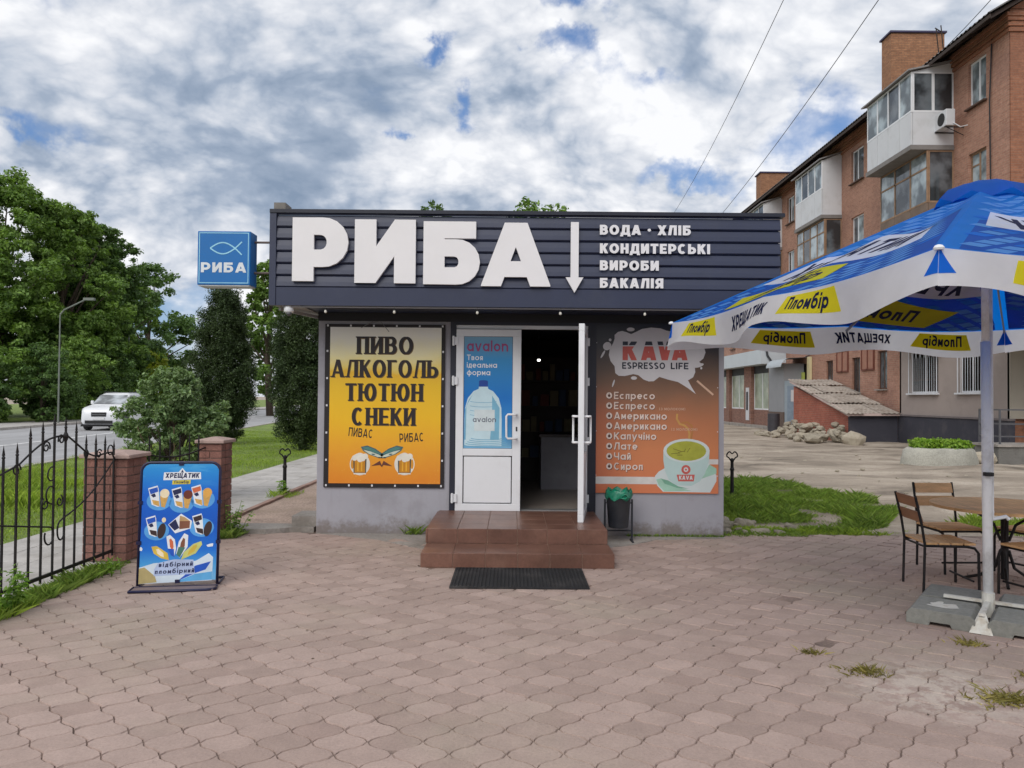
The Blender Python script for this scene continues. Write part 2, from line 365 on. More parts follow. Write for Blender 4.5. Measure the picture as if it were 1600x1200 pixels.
def glyph(c, h, hh=None, b=None, serif=False):
    "strokes of one letter of cap height 1: (advance width, groups of polygons)"
    hh = h if hh is None else hh; G = []
    x = .72
    if c in LOW:
        bb, g = glyph(LOW[c], h/x, hh/x, None, serif)
        return bb*x, [[[Vector((p.x*x, p.y*x)) for p in q] for q in s_] for s_ in g]
    b = b or DEFW.get(c, .72) or 2*h
    Lx, R, T, B, M = h, b-h, 1-hh, hh, .5
    def S(pts, lo=-9, hi=9, closed=False): G.append([q for q in (clipy(p, lo, hi) for p in rib(pts, h, hh, closed)) if len(q) > 2])
    def V(xx, y0=0, y1=1.):
        S([(xx, y0), (xx, y1)])
        if serif:
            for y in (y0, y1):
                if abs(y) < .01 or abs(y-1) < .01:
                    G.append([[Vector((xx-h*1.55, max(0, y-.06))), Vector((xx+h*1.55, max(0, y-.06))), Vector((xx+h*1.55, min(1, y+.06))), Vector((xx-h*1.55, min(1, y+.06)))]])
    def H(y, x0, x1): S([(x0, y), (x1, y)])
    def clipx(poly):
        q = clipy([Vector((p.y, p.x)) for p in poly], 0, b); return [Vector((p.y, p.x)) for p in q]
    def D(x0, y0, x1, y1, lo=0, hi=1, thin=False):
        k = .35; p = Vector((x0, y0)); q = Vector((x1, y1)); d = (q-p)*k
        w = hh*1.2 if (thin and hh < h) else h
        G.append([z_ for z_ in (clipx(clipy(pp, lo, hi)) for pp in rib([tuple(p-d), tuple(q+d)], w)) if len(z_) > 2])
    def bowl(y0, y1, xr=None):
        xr = xr if xr is not None else R; ry = (y1-y0)/2; rx = min(ry, (xr-Lx)*.7)
        S([(Lx, y1)]+arc(xr-rx, (y0+y1)/2, rx, ry, 90, -90, 10)+[(Lx, y0)])
    if c in 'ПP' and c == 'П': V(Lx); V(R); H(T, Lx, R)
    elif c == 'И': V(Lx); V(R); D(Lx, 0+h*.3, R, 1-h*.3, thin=True)
    elif c == 'Й': V(Lx); V(R); D(Lx, h*.3, R, 1-h*.3, thin=True); S(arc(b/2, 1.22, .16, .1, 180, 360, 6))
    elif c == 'й':
        bb, g = glyph('и', h, hh); G += g; S(arc(bb/2, .93, .12, .09, 180, 360, 6)); b = bb
    elif c == 'В': V(Lx); bowl(.54-hh*.1, T, R-.04); bowl(B, .54-hh*.1)
    elif c in 'РP': V(Lx); bowl(.36, T)
    elif c == 'R': V(Lx); bowl(.42, T); D(b*.4, .42, R+h*.2, 0, 0, .45)
    elif c == 'Я': V(R); G.append([[Vector((b-p.x, p.y)) for p in q][::-1] for q in rib([(Lx, T)]+arc(R-.2, (T+.42)/2, .2, (T-.42)/2, 90, -90)+[(Lx, .42)], h, hh)]); D(b*.6, .42, Lx-h*.2, 0, 0, .45)
    elif c == 'Б': V(Lx); H(T, 0, b*.93); bowl(B, .58)
    elif c == 'Ь': V(Lx); bowl(B, .58)
    elif c in 'ОO0': S(arc(b/2, .5, b/2-h, .5-hh, 0, 360, 24)[:-1], closed=True)
    elif c in 'СC': S(arc(b/2, .5, b/2-h, .5-hh, 48, 312, 16))
    elif c in 'КK': V(Lx); D(Lx+h*.6, .42, R, 1-h*.1, .36, 1, thin=True); D(Lx+h*1.3, .62, R+h*.05, 0, 0, .68)
    elif c == 'Н': V(Lx); V(R); H(M, Lx, R)
    elif c == 'Г': V(Lx); H(T, Lx-h*.99, b)
    elif c == 'Т': V(b/2); H(T, 0, b)
    elif c in 'ЕE': V(Lx); H(T, Lx, b); H(M, Lx, b*.9); H(B, Lx, b)
    elif c == 'F': V(Lx); H(T, Lx, b); H(M-.02, Lx, b*.88)
    elif c == 'L': V(Lx); H(B, Lx, b)
    elif c == 'Л': V(R); D(h*1.05, 0, b*.38, 1, thin=True); H(T, b*.38, R)
    elif c == 'Д': V(R-h*.3, 0, 1); D(h*1.6, 0, b*.36, 1, .0, 1, thin=True); H(T, b*.34, R); H(B, 0, b); V(hh*.8, -.16, 0); V(b-hh*.8, -.16, 0)
    elif c in 'АA': D(h*1.02, 0, b/2-h*.12, 1, thin=True); D(b-h*1.02, 0, b/2+h*.12, 1); H(.27, b*.24, b*.76)
    elif c == 'ZZ': pass
    elif c == 'V': D(h*1.02, 1, b/2-h*.12, 0); D(b-h*1.02, 1, b/2+h*.12, 0)
    elif c == 'Х': D(h*1.1, 0, b-h*1.1, 1); D(h*1.1, 1, b-h*1.1, 0)
    elif c in 'ІI': V(Lx)
    elif c == 'Ю': V(Lx); H(M, Lx, b*.4); S(arc(b*.66, .5, b*.34-h, .5-hh, 0, 360, 20)[:-1], closed=True)
    elif c == 'Щ': V(Lx); V(b/2-.03); V(R-.06); H(B, Lx, b+.02); V(b, -.16, .1)
    elif c == 'Ш': V(Lx); V(b/2); V(R); H(B, Lx, R)
    elif c == 'М': V(Lx); V(R); D(Lx, 1, b/2, .25, .2, 1); D(R, 1, b/2, .25, .2, 1)
    elif c == 'Ч': V(R); S([(Lx, 1)]+arc(Lx+.2, .62, .2, .22, 180, 270, 5)+[(R, .40)])
    elif c == 'З': S(arc(b*.45, .74, b*.33, .26-hh, 140, -80, 9)); S(arc(b*.45, .27, b*.38, .27-hh, 80, -140, 9))
    elif c == 'S': S(arc(b/2, .74, b/2-h, .26-hh, 30, 250, 9)+arc(b/2, .26, b/2-h, .26-hh, 70, -150, 9))
    elif c in 'оo': S(arc(b/2, x/2, b/2-h, x/2-hh, 0, 360, 18)[:-1], closed=True)
    elif c in 'сc': S(arc(b/2, x/2, b/2-h, x/2-hh, 45, 315, 12))
    elif c in 'еe': S(arc(b/2, x/2, b/2-h, x/2-hh, 0, 315, 14)); H(x/2-.01, h, b-h*.5)
    elif c in 'аa': S(arc(b/2, x/2, b/2-h, x/2-hh, 0, 360, 18)[:-1], closed=True); V(b-h, 0, x)
    elif c == 'р': V(Lx, -.28, x); S(arc(b/2, x/2, b/2-h, x/2-hh, 0, 360, 18)[:-1], closed=True)
    elif c == 'б': S(arc(b/2, x/2, b/2-h, x/2-hh, 0, 360, 18)[:-1], closed=True); S([(h, x/2), (h*1.2, .75), (b*.35, .93), (b*.85, 1.0)])
    elif c == 'і': V(Lx, 0, x); V(Lx, x+.1, x+.1+2*h)
    elif c in 'уy': D(h, x, b*.42, 0, 0, x); D(b-h, x, b*.3, -.25, -.28, x)
    elif c == 'v': D(h*.9, x, .34-h*.1, 0, 0, x); D(.68-h*.9, x, .34+h*.1, 0, 0, x); b = .68
    elif c == 'l': V(Lx, 0, 1); b = 2*h
    elif c == 'n': V(Lx, 0, x); S([(Lx, x*.45)]+arc(b/2-.02, x*.55, b/2-h-.02, x*.45-hh, 180, 0, 8)+[(b-h-.04, 0)])
    elif c == 'ф': S(arc(.44, x/2, .44-h, x/2-hh, 0, 360, 18)[:-1], closed=True); V(.44, -.25, .95); b = .88
    elif c in '()':
        q = arc(.5, .35, .42, .62, 140, 220, 8) if c == '(' else arc(-.2, .35, .42, .62, 40, -40, 8); S(q); b = .28
    elif c == '•': G.append([[Vector(p) for p in arc(.25, .5, .15, .15, 0, 360, 14)[:-1]]]); b = .5
    elif c == '.': H(h, 0, 2*h); b = 2*h
    if serif and c in 'АЛ':
        for xx in ((h*.9, b-h*.9) if c == 'А' else (h*.9,)): G.append([[Vector((xx-h*1.3, 0)), Vector((xx+h*1.3, 0)), Vector((xx+h*1.3, .06)), Vector((xx-h*1.3, .06))]])
    return b, G
class Print:
    def __init__(s): s.items = []; s.mats = []
    def mi(s, m):
        if m not in s.mats: s.mats.append(m)
        return s.mats.index(m)
    def poly(s, m, pts, z=1.):
        s.items.append((s.mi(m), [Vector((p[0], p[1])) for p in pts], z))
    def rect(s, m, x0, x1, y0, y1, z=1.): s.poly(m, [(x0, y0), (x1, y0), (x1, y1), (x0, y1)], z)
    def ell(s, m, cx, cy, rx, ry, z=1., n=24, rot=0.):
        s.poly(m, [(cx+math.cos(a)*rx*math.cos(rot)-math.sin(a)*ry*math.sin(rot), cy+math.cos(a)*rx*math.sin(rot)+math.sin(a)*ry*math.cos(rot)) for a in (2*PI*i/n for i in range(n))], z)
    def line(s, m, pts, w, z=1., closed=False):
        for q in rib(pts, w/2, closed=closed): s.poly(m, q, z)
    def text(s, m, t, x, y, H, wt=.09, z=1., align='l', gap=.14, wid=1., slant=0., serif=False, thin=None, rot=0., space=.35, fit=None):
        gl = []; X = 0
        for ch in t:
            if ch == ' ': X += space; continue
            b, g = glyph(ch, wt, thin, None, serif); gl.append((X, g)); X += b+gap
        tot = (X-gap)*H*wid
        if fit: wid = wid*fit/tot; tot = fit
        x0 = x-(tot/2 if align == 'c' else tot if align == 'r' else 0)
        cr, sr = math.cos(rot), math.sin(rot)
        for X, g in gl:
            for i, st in enumerate(g):
                for q in st:
                    pts = []
                    for p in q:
                        a = (X+p.x)*H*wid+slant*p.y*H; bb = p.y*H
                        dx = a-(tot/2 if align == 'c' else 0)
                        pts.append((x0+(tot/2 if align == 'c' else 0)+dx*cr-bb*sr, y+dx*sr+bb*cr))
                    s.poly(m, pts, z+i*.12)
        return tot
    def build(s, name, fn, parent=None, split=None, zs=.0005, world=True, both=False):
        mb = MB()
        for sgn in ((1, -1) if both else (1,)):
            for mi, pts, z in s.items:
                mb.cur = mi
                if len(pts) < 3: continue
                tr = tessellate_polygon([[Vector((p.x, p.y, 0)) for p in pts]])
                tris = [[pts[i].copy() for i in t] for t in tr]
                if split:
                    st = tris; tris = []
                    while st:
                        t = st.pop(); ls = [(t[i]-t[(i+1) % 3]).length for i in range(3)]; k = ls.index(max(ls))
                        if ls[k] > split:
                            a, b_, c_ = t[k], t[(k+1) % 3], t[(k+2) % 3]; m_ = (a+b_)/2
                            st += [[a, m_, c_], [m_, b_, c_]]
                        else: tris.append(t)
                for t in tris: mb.add([fn(p.x, p.y, sgn*z*zs) for p in t], [(0, 1, 2)])
        me_o = mb.build(name, s.mats, parent, world)
        return me_o
# ------------------------------------------------------------------ setting: ground
M_dirt = None
def dirtmat():
    m, T, b = newmat('dirt')
    g = T.n('ShaderNodeNewGeometry').outputs['Position']
    gs = T.vm('MULTIPLY', g, (1., 1.6, 1.))
    n = T.noise(gs, .45, 8, .62, .6)
    c = T.ramp(n, [(.30, C(104, 95, 84)), (.43, C(146, 134, 120)), (.55, C(172, 159, 144)), (.72, C(196, 185, 170))])
    n2 = T.noise(g, 14., 6, .7)
    c = T.mix(T.ss(n2, .5, .8), c, (*C(120, 110, 98), 1))
    n3 = T.noise(g, 90., 3, .6)
    c = T.n('ShaderNodeVectorMath', {0: c, 3: T.lin(n3, .2, .8, .8, 1.16)}, operation='SCALE').outputs[0]
    T.put(b.inputs['Base Color'], c); b.inputs['Roughness'].default_value = .95
    T.put(b.inputs['Normal'], T.n('ShaderNodeBump', {'Strength': 1., 'Distance': .03, 'Height': T.m('ADD', T.m('MULTIPLY', n2, .6), T.m('MULTIPLY', n3, .25))}))
    return m
M_dirt = dirtmat()
M_grassbase = mat('grass_soil', C(112, 132, 62), .95, .35, 1.2, .02, 40, var2=.3, dirt=C(120, 112, 70), dirtamt=.5)
M_asph = mat('asphalt', C(158, 158, 160), .9, .1, .35, .006, 90, stretch=(1, .12, 1), var2=.12, dirt=C(132, 130, 130), dirtamt=.5)
M_pathc = mat('path_concrete', C(172, 168, 164), .9, .1, 1.4, .004, 80, var2=.1, dirt=C(140, 134, 126), dirtamt=.5)
M_kerb = mat('kerb_stone', C(176, 170, 164), .9, .15, 3, .004, 50, dirt=C(110, 104, 96), dirtamt=.6)
M_line = mat('road_paint', C(214, 214, 214), .8, .1, 8, dirt=C(165, 165, 166), dirtamt=.9)
M_sand = mat('joint_sand', C(132, 114, 105), .95, .3, 5, .006, 120, var2=.25, dirt=C(92, 78, 70), dirtamt=1., ds=2.2)
M_paver = None
def pavermat():
    m, T, b = newmat('paver_concrete')
    gn = T.n('ShaderNodeNewGeometry'); g = gn.outputs['Position']
    r = T.m('FRACT', T.m('ADD', T.n('ShaderNodeObjectInfo').outputs['Random'], gn.outputs['Random Per Island']))
    c = T.mix(r, (*C(154, 134, 125), 1), (*C(172, 151, 142), 1))
    dk = T.m('MULTIPLY', T.m('GREATER_THAN', r, .965), .4)
    c = T.mix(dk, c, (*C(126, 104, 95), 1))
    c = T.mix(T.m('MULTIPLY', T.ss(T.noise(g, .5, 6, .6), .47, .68), .55), c, (*C(158, 147, 131), 1))
    c = T.mix(T.m('MULTIPLY', T.ss(T.noise(T.vm('ADD', g, (7, 3, 0)), .33, 5, .6), .5, .7), .5), c, (*C(184, 160, 149), 1))
    # pale lime bloom where tiles wore down at the right
    dd = T.m('SUBTRACT', 1., T.ss(T.vm('LENGTH', T.vm('MULTIPLY', T.vm('SUBTRACT', g, (2.35, 4.15, 0)), (1., 1.2, 0))), .15, .75))
    c = T.mix(T.m('MULTIPLY', T.m('MULTIPLY', dd, T.ss(T.noise(g, 9., 5, .7), .42, .55)), .7), c, (*C(196, 184, 172), 1))
    k = T.m('MULTIPLY', T.lin(T.noise(g, 75., 4, .7), .25, .75, .86, 1.13), T.lin(T.noise(g, 7., 4, .6), .3, .7, .92, 1.08))
    sp = T.m('SUBTRACT', 1., T.m('MULTIPLY', T.ss(T.noise(g, 55., 2, .5), .70, .76), .35))
    c = T.n('ShaderNodeVectorMath', {0: c, 3: T.m('MULTIPLY', k, sp)}, operation='SCALE').outputs[0]
    T.put(b.inputs['Base Color'], c); b.inputs['Roughness'].default_value = .9
    T.put(b.inputs['Normal'], T.n('ShaderNodeBump', {'Strength': .9, 'Distance': .004, 'Height': T.noise(g, 75., 4, .7)}))
    return m
M_paver = pavermat()

def gridsheet(name, x0, x1, y0, y1, nx, ny, zf, m):
    xs = np.linspace(x0, x1, nx+1); ys = np.linspace(y0, y1, ny+1); mb = MB()
    for j in range(ny+1):
        for i in range(nx+1): mb.v.append((xs[i], ys[j], zf(xs[i], ys[j])))
    for j in range(ny):
        for i in range(nx):
            a = j*(nx+1)+i; mb.f.append([a, a+1, a+nx+2, a+nx+1]); mb.mi.append(0)
    o = mb.build(name, m, None, smooth=True); o['kind'] = 'structure'; return o
g = MB()
for (a, b_, c_, d) in ((-900, 900, -300, 1500),):
    g.add([(a, c_, -.09), (b_, c_, -.09), (b_, d, -.09), (a, d, -.09)], [(0, 1, 2, 3)])
tag(g.build('ground', M_dirt), kind='structure')
def yardz(x, y):
    z = -.035+.05*(mnoise.noise(Vector((x*.35, y*.5, 1)))*1.0+.5*mnoise.noise(Vector((x*1.3, y*2.2, 4)))+.22*mnoise.noise(Vector((x*4, y*6, 9))))
    e = min(1, max(0, (y-8.8)/.6)); return z*e-.02*(1-e)
gridsheet('dirt_yard', 2.42, 17.0, 8.86, 62, 210, 420, yardz, M_dirt)
gridsheet('dirt_margin', -2.9, 2.42, 8.95, 30, 30, 60, lambda x, y: -.02+.01*mnoise.noise(Vector((x*2, y*2, 0))), M_dirt)

# far lawn, road and pavements run away from the camera, drifting to the left
def strip(name, xa, xb, y0, y1, z, m, sl=-.12, kind='structure'):
    mb = MB(); n = 30
    for i in range(n):
        a = y0+(y1-y0)*i/n; b = y0+(y1-y0)*(i+1)/n
        mb.add([(xa+sl*a, a, z), (xb+sl*a, a, z), (xb+sl*b, b, z), (xa+sl*b, b, z)], [(0, 1, 2, 3)])
    return tag(mb.build(name, m), kind=kind)
strip('road', -18.3, -8.6, -20, 300, -.055, M_asph)
strip('lane_line', -12.95, -12.75, -20, 300, -.051, M_line)['kind'] = 'structure'
strip('far_pavement', -21.6, -18.42, -20, 300, .03, M_pathc)
kb = MB(); kb2 = MB()
for i in range(64):
    a = -20+i*5; b = a+4.97
    for (x, mbx, zt) in ((-18.36, kb, .06), (-8.52, kb2, .0)):
        mbx.add([(x-.07-.12*a, a, -.08), (x+.07-.12*a, a, -.08), (x+.07-.12*b, b, -.08), (x-.07-.12*b, b, -.08), (x-.07-.12*a, a, zt), (x+.07-.12*a, a, zt), (x+.07-.12*b, b, zt), (x-.07-.12*b, b, zt)],
                [(0, 3, 2, 1), (4, 5, 6, 7), (0, 1, 5, 4), (1, 2, 6, 5), (2, 3, 7, 6), (3, 0, 4, 7)])
tag(kb.build('far_kerb', M_kerb), kind='structure'); tag(kb2.build('near_kerb', M_kerb), kind='structure')
mb = MB()
for i in range(40):
    a = -20+i*8; b = a+8
    mb.add([(-8.6-.12*a, a, -.03), (-2.9 if b > 9 else -3.45, a, -.03), (-2.9 if b > 9 else -3.45, b, -.03), (-8.6-.12*b, b, -.03)], [(0, 1, 2, 3)])
lawn = tag(mb.build('lawn', M_grassbase), kind='structure')
strip('verge', -60, -21.6, -20, 300, .02, M_grassbase)
# grey path beyond the fence: slabs where they can be told apart
path = strip('path', -5.28, -3.6, -8, 60, -.022, M_sand, 0)
slab = MB(); slab.box(0, .455, 0, .455, 0, .014); sl_me = None
k = 0; far = MB()
for j in range(150):
    y = 4.6+j*.36
    for i in range(4):
        x = -5.25+i*.41
        w = .404; zz_ = -.02+random.uniform(-.001, .002)
        if y < 22 and k < 150:
            if sl_me is None:
                o = MB().box(0, .404, 0, .354, 0, .012).build('path_slab', mat('slab', C(178, 174, 170), .9, .1, 2, .003, 90, var2=.1, dirt=C(136, 130, 122), dirtamt=.55, rnd=.07), path, world=False); sl_me = o
            else: o = sl_me.copy(); col.objects.link(o)
            o.location = (x, y, zz_); k += 1
        else: far.box(x, x+.404, y, y+.354, zz_, zz_+.012)
tag(far.build('path_slab_field', MATS['slab'], path), kind='stuff')
# edging kerb between path and gravel by the kiosk
mb = MB()
for i in range(11): mb.box(-3.56, -3.48, 9.2+i*1.0, 10.19+i*1.0, -.05, .035+random.uniform(-.008, .008))
tag(mb.build('path_edging', mat('edging', C(158, 128, 116), .9, .2, 4, .004, 50, dirt=C(110, 100, 88), dirtamt=.6)), kind='structure')
gridsheet('gravel_strip', -3.48, -2.2, 9.02, 20, 30, 150, lambda x, y: -.002+.012*mnoise.noise(Vector((x*5, y*5, 3))), mat('gravel', C(178, 156, 142), .95, .25, 3, .02, 60, var2=.35, dirt=C(130, 116, 96), dirtamt=.6))

# pavers: wavy interlocking tiles laid at about 45 degrees
bed = gridsheet('paving', -3.52, 9.5, -1, 8.95, 200, 160, lambda x, y: -.0064+.0026*mnoise.noise(Vector((x*1.1, y*1.1, 2)))+.0012*mnoise.noise(Vector((x*5, y*5, 2))), M_sand)
S_ = .176; A_ = .0108; ang = math.radians(46.5); ca, sa = math.cos(ang), math.sin(ang)
def outline(s, inset):
    pts = []; q = [(.008, .0), (.20, 1.), (.43, .5), (.57, -.5), (.80, -1.)]
    h = s/2
    for t, o in q: pts.append((-h+s*t, -h+A_*o))
    for t, o in q: pts.append((h+A_*o, -h+s*t))
    for t, o in q: pts.append((h-s*t, h-A_*o*-1 if False else h-A_*o))
    for t, o in q: pts.append((-h-A_*o, h-s*t))
    # opposite sides must match: mirror the offset of the two far sides
    pts = []
    for t, o in q: pts.append((-h+s*t, -h+A_*o))
    for t, o in q: pts.append((h+A_*o, -h+s*t))
    for t, o in q: pts.append((h-s*t, h-A_*o))
    for t, o in q: pts.append((-h+A_*(-o), h-s*t))
    n = len(pts); out = []
    for i in range(n):
        a = Vector(pts[i-1]); b = Vector(pts[i]); c = Vector(pts[(i+1) % n])
        d = ((b-a).normalized()+(c-b).normalized()).normalized(); out.append(b+Vector((-d.y, d.x))*inset)
    return out
def tile(mb, X, Y, rz=0., z=0., tx=0., ty=0.):
    o1 = outline(S_, .0016); o2 = outline(S_, .0058); c, s = math.cos(rz), math.sin(rz); n = len(o1); vs = []
    for o, zz_ in ((o1, -.0085), (o2, 0.)):
        for p in o:
            x = p.x*c-p.y*s; y = p.x*s+p.y*c; vs.append((X+x, Y+y, zz_+z+x*tx+y*ty))
    mb.add(vs, [tuple(n+i for i in range(n))]+[(i, (i+1) % n, n+(i+1) % n, n+i) for i in range(n)])
cells = []
for i in range(-90, 91):
    for j in range(-90, 91):
        jx = i*S_; jy = j*S_
        X = jx*ca-jy*sa; Y = 3+jx*sa+jy*ca
        if not (2.6 < Y < 8.86 and -3.5 < X < 7.4): continue
        if abs(X) > .72*Y+.35: continue
        if -.80 < X < .92 and 7.05 < Y: continue
        if -2.3 < X < 2.45 and Y > 8.72: continue
        if 3 < X < 3.9 and 5.2 < Y < 5.9: pass
        cells.append((math.hypot(X, Y), X, Y))
cells.sort(); proto = None; rest = MB()
for k, (d, X, Y) in enumerate(cells):
    z = random.gauss(0, .0016)+.004*mnoise.noise(Vector((X*.8, Y*.8, 0))); r90 = ang
    tx, ty = random.gauss(0, .009), random.gauss(0, .009)
    if k < 300:
        if proto is None:
            mb = MB(); tile(mb, 0, 0); proto = mb.build('paver', M_paver, bed, world=False); o = proto
        else: o = proto.copy(); col.objects.link(o)
        o.location = (X, Y, z); o.rotation_euler = (ty, -tx, r90+random.gauss(0, .004))
    else: tile(rest, X, Y, r90+random.gauss(0, .004), z, tx, ty)
tag(rest.build('paver_field', M_paver, bed), kind='stuff')

# ------------------------------------------------------------------ kiosk
M_wall = mat('grey_wall_paint', C(162, 161, 169), .8, .05, 1.5, .002, 70, dirt=C(140, 137, 142), dirtamt=.5, ds=2)
T_ = NT(M_wall.node_tree); b_ = M_wall.node_tree.nodes['Principled BSDF']; P_ = T_.n('ShaderNodeNewGeometry').outputs['Position']; z_ = T_.n('ShaderNodeSeparateXYZ', {0: P_}).outputs[2]
sp_ = T_.m('ADD', T_.lin(z_, .0, .30, .62, 0.), T_.noise(P_, 9., 5, .7)); st_ = T_.noise(T_.vm('MULTIPLY', P_, (14, 14, .7)), 1., 4, .6)
lk = b_.inputs['Base Color'].links[0].from_socket
T_.put(b_.inputs['Base Color'], T_.mix(T_.m('ADD', T_.m('MULTIPLY', T_.ss(sp_, .72, 1.1), .7), T_.m('MULTIPLY', T_.ss(st_, .56, .74), .16)), lk, (*C(112, 100, 90), 1)))
M_navy = mat('navy_metal', C(42, 49, 74), .45, .08, 2.5, .0006, 30, spec=.5, dirt=C(62, 66, 80), dirtamt=.35)
M_black = mat('black_trim', C(26, 26, 31), .6, .15, 5)
M_wpvc = mat('white_plastic', C(228, 230, 234), .35, .03, 3, dirt=C(190, 190, 190), dirtamt=.35)
M_letter = mat('letter_white', C(228, 226, 228), .5, .03, 2)
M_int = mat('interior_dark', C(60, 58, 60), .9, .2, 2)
M_tile = mat('step_tile', C(108, 76, 64), .35, .2, 3.5, .0012, 40, spec=.5, var2=.12, dirt=C(146, 112, 96), dirtamt=.4, rnd=.07)
M_grout = mat('grout', C(176, 146, 130), .9)
M_soffit = mat('soffit', C(150, 148, 150), .7, .06, 3)
kiosk = thing('kiosk', (0.1, 8.73, 0), 'grey single storey shop kiosk with a navy slatted fascia and big white letters', 'kiosk')
YW = 8.73
mb = MB()
mb.box(-2.205, -.70, YW, YW+.12, -.03, 2.50).box(.955, 2.41, YW, YW+.12, -.03, 2.50)
mb.box(-.70, .955, YW, YW+.12, -.03, .262)
mb.box(-2.205, -2.09, YW+.12, 13.2, -.03, 2.50).box(2.295, 2.41, YW+.12, 13.2, -.03, 2.50).box(-2.09, 2.295, 13.08, 13.2, -.03, 2.5)
mb.build('wall', M_wall, kiosk)
mb = MB(); mb.box(-2.40, 2.7, 8.06, 13.3, 2.505, 2.55); mb.box(-2.45, 2.75, 8.03, 13.35, 2.56, 3.42); mb.build('roof', M_navy, kiosk)
mb = MB(); mb.box(-2.205, 2.41, 8.70, YW, 2.41, 2.504); mb.build('header_trim', M_black, kiosk)
mb = MB(); mb.box(-2.49, -2.22, 8.0, 8.9, 2.494, 2.503)
mb.build('soffit', M_soffit, kiosk)
mb = MB(); mb.bar((-2.46, 8.1, 2.47), (-2.22, 8.72, 2.45), .03); mb.bar((-2.40, 8.02, 2.485), (2.8, 8.02, 2.485), .012); mb.build('soffit_rail', M_soffit, kiosk)
fas = MB().box(-2.475, 2.775, 8.012, 8.06, 2.55, 3.44).build('fascia', M_navy, kiosk)
def siding(mb, z0, z1):
    h = z1-z0
    prof = [(8.012, z0+.006), (7.996, z0), (7.984, z0+.012), (7.990, z0+h*.45), (8.002, z1-.012), (8.010, z1-.004), (8.012, z1)]
    mb.prism(prof, 0, -2.47, 2.79)
zb = [2.688+i*.1262 for i in range(7)]
for z in zb[:-1]: m_ = MB(); siding(m_, z, z+.1262-.001); m_.build('siding_panel', M_navy, fas)
m_ = MB(); m_.box(-2.47, 2.80, 7.985, 8.011, 2.497, 2.686); m_.build('bottom_board', M_navy, fas)
m_ = MB(); m_.box(-2.54, -2.472, 7.975, 8.06, 2.497, 3.46); m_.build('corner_post', M_navy, fas)
m_ = MB(); m_.box(-2.54, 2.83, 7.965, 8.08, 3.462, 3.50); m_.build('top_cap', mat('cap_dark', C(24, 28, 44), .4), fas)
m_ = MB(); siding(m_, zb[-1], 3.461); m_.build('siding_panel', M_navy, fas)
m_ = MB(); m_.box(-2.5, -2.38, 7.98, 8.2, 3.50, 3.57); m_.build('cable_box', mat('cable_box', C(120, 116, 112), .8), kiosk)
# letters
def letterbox(ch, pts, depth=.03, h=.168):
    "one thick sign letter inside the pixel box x0,x1,ytop,ybottom"
    x0, x1, yt, ybt = pts
    a = at((x0+x1)/2, yt, 7.975); b = at((x0+x1)/2, ybt, 7.975); l = at(x0, (yt+ybt)/2, 7.975); r = at(x1, (yt+ybt)/2, 7.975)
    H = a.z-b.z; Wd = (r.x-l.x)/H
    bw, G = glyph(ch, h*(.9 if ch == 'А' else 1), h*(.74 if ch == 'А' else .80), Wd)
    mb = MB(); i = 0
    for st in G:
        for q in st:
            P = [(l.x+p.x*H, b.z+p.y*H) for p in q]
            yf = 7.944-i*.0003
            mb.prism(P, 1, yf, 7.982)
        i += 1
    o = mb.build('letter', M_letter, kiosk); return o
for ch, bx in (('Р', (458, 545, 341, 440)), ('И', (555, 650, 344, 443)), ('Б', (662, 750, 347, 445)), ('А', (752, 860, 349, 448))):
    letterbox(ch, bx)
mb = MB()
a = at(898, 348, 7.975); b = at(898, 458, 7.975); wz = .041
mb.prism([(a.x-wz*1.0, a.z), (a.x+wz*1.0, a.z), (a.x+wz*1.0, b.z+.16), (a.x+.092, b.z+.16), (a.x, b.z), (a.x-.092, b.z+.16), (a.x-wz*1.0, b.z+.16)], 1, 7.944, 7.982)
mb.build('arrow', M_letter, kiosk)
for t, y, w in (('ВОДА • ХЛІБ', 367, 142), ('КОНДИТЕРСЬКІ', 396, 172), ('ВИРОБИ', 422.5, 92), ('БАКАЛІЯ', 450, 99)):
    p = at(937, y, 7.975); e = at(937+w, y, 7.975)
    pr = Print(); pr.text(M_letter, t, 0, 0, .103, .135, 1, gap=.13, fit=e.x-p.x, thin=.115)
    # raised letters: front face print on a shallow relief
    sl = -math.tan(ROLL)*.0
    pr.build('lettering', lambda x, y, z, p=p: (p.x+x, 7.962-z, p.z+y), kiosk, zs=.0012)

# door
M_dglass = glass('door_glass', (.015, .017, .02), .05)
dz0, dz1 = .276, 2.375
fr = MB(); fr.box(-.70, -.635, YW-.03, YW+.1, .262, 2.41).box(.86, .955, YW-.03, YW+.1, .262, 2.41).box(-.635, .86, YW-.03, YW+.1, 2.375, 2.41)
fr.build('door_surround', mat('door_navy', C(30, 33, 48), .5, .1, 4), kiosk)
fr = MB(); fr.box(-.635, .86, YW-.012, YW+.06, 2.335, 2.374); fr.box(.80, .859, YW-.012, YW+.06, .28, 2.335); fr.build('door_frame', M_wpvc, kiosk)
fr = MB(); fr.box(-.63, .855, YW-.0, YW+.12, .262, .285); fr.build('threshold', mat('metal_sill', C(150, 150, 150), .4, metal=.6), kiosk)
def doorleaf(name, w):
    "leaf in the local xz plane, x 0..w, hinge at 0, outside face at y=0 (towards -y)"
    t = .06; root = MB()
    root.box(0, w, 0, t, 0, .08).box(0, w, 0, t, 1.97, 2.05).box(0, .085, 0, t, .08, 1.97).box(w-.095, w, 0, t, .08, 1.97).box(.085, w-.095, 0, t, .62, .70)
    return root, t
lf = bpy.data.objects.new('door', None); col.objects.link(lf); lf.parent = kiosk; lf.location = Vector((-.633, YW-.055, dz0))-wloc(kiosk)
w = .735
r_, t = doorleaf('door', w); r_.build('leaf_frame', M_wpvc, lf, world=False, bevel=.004)
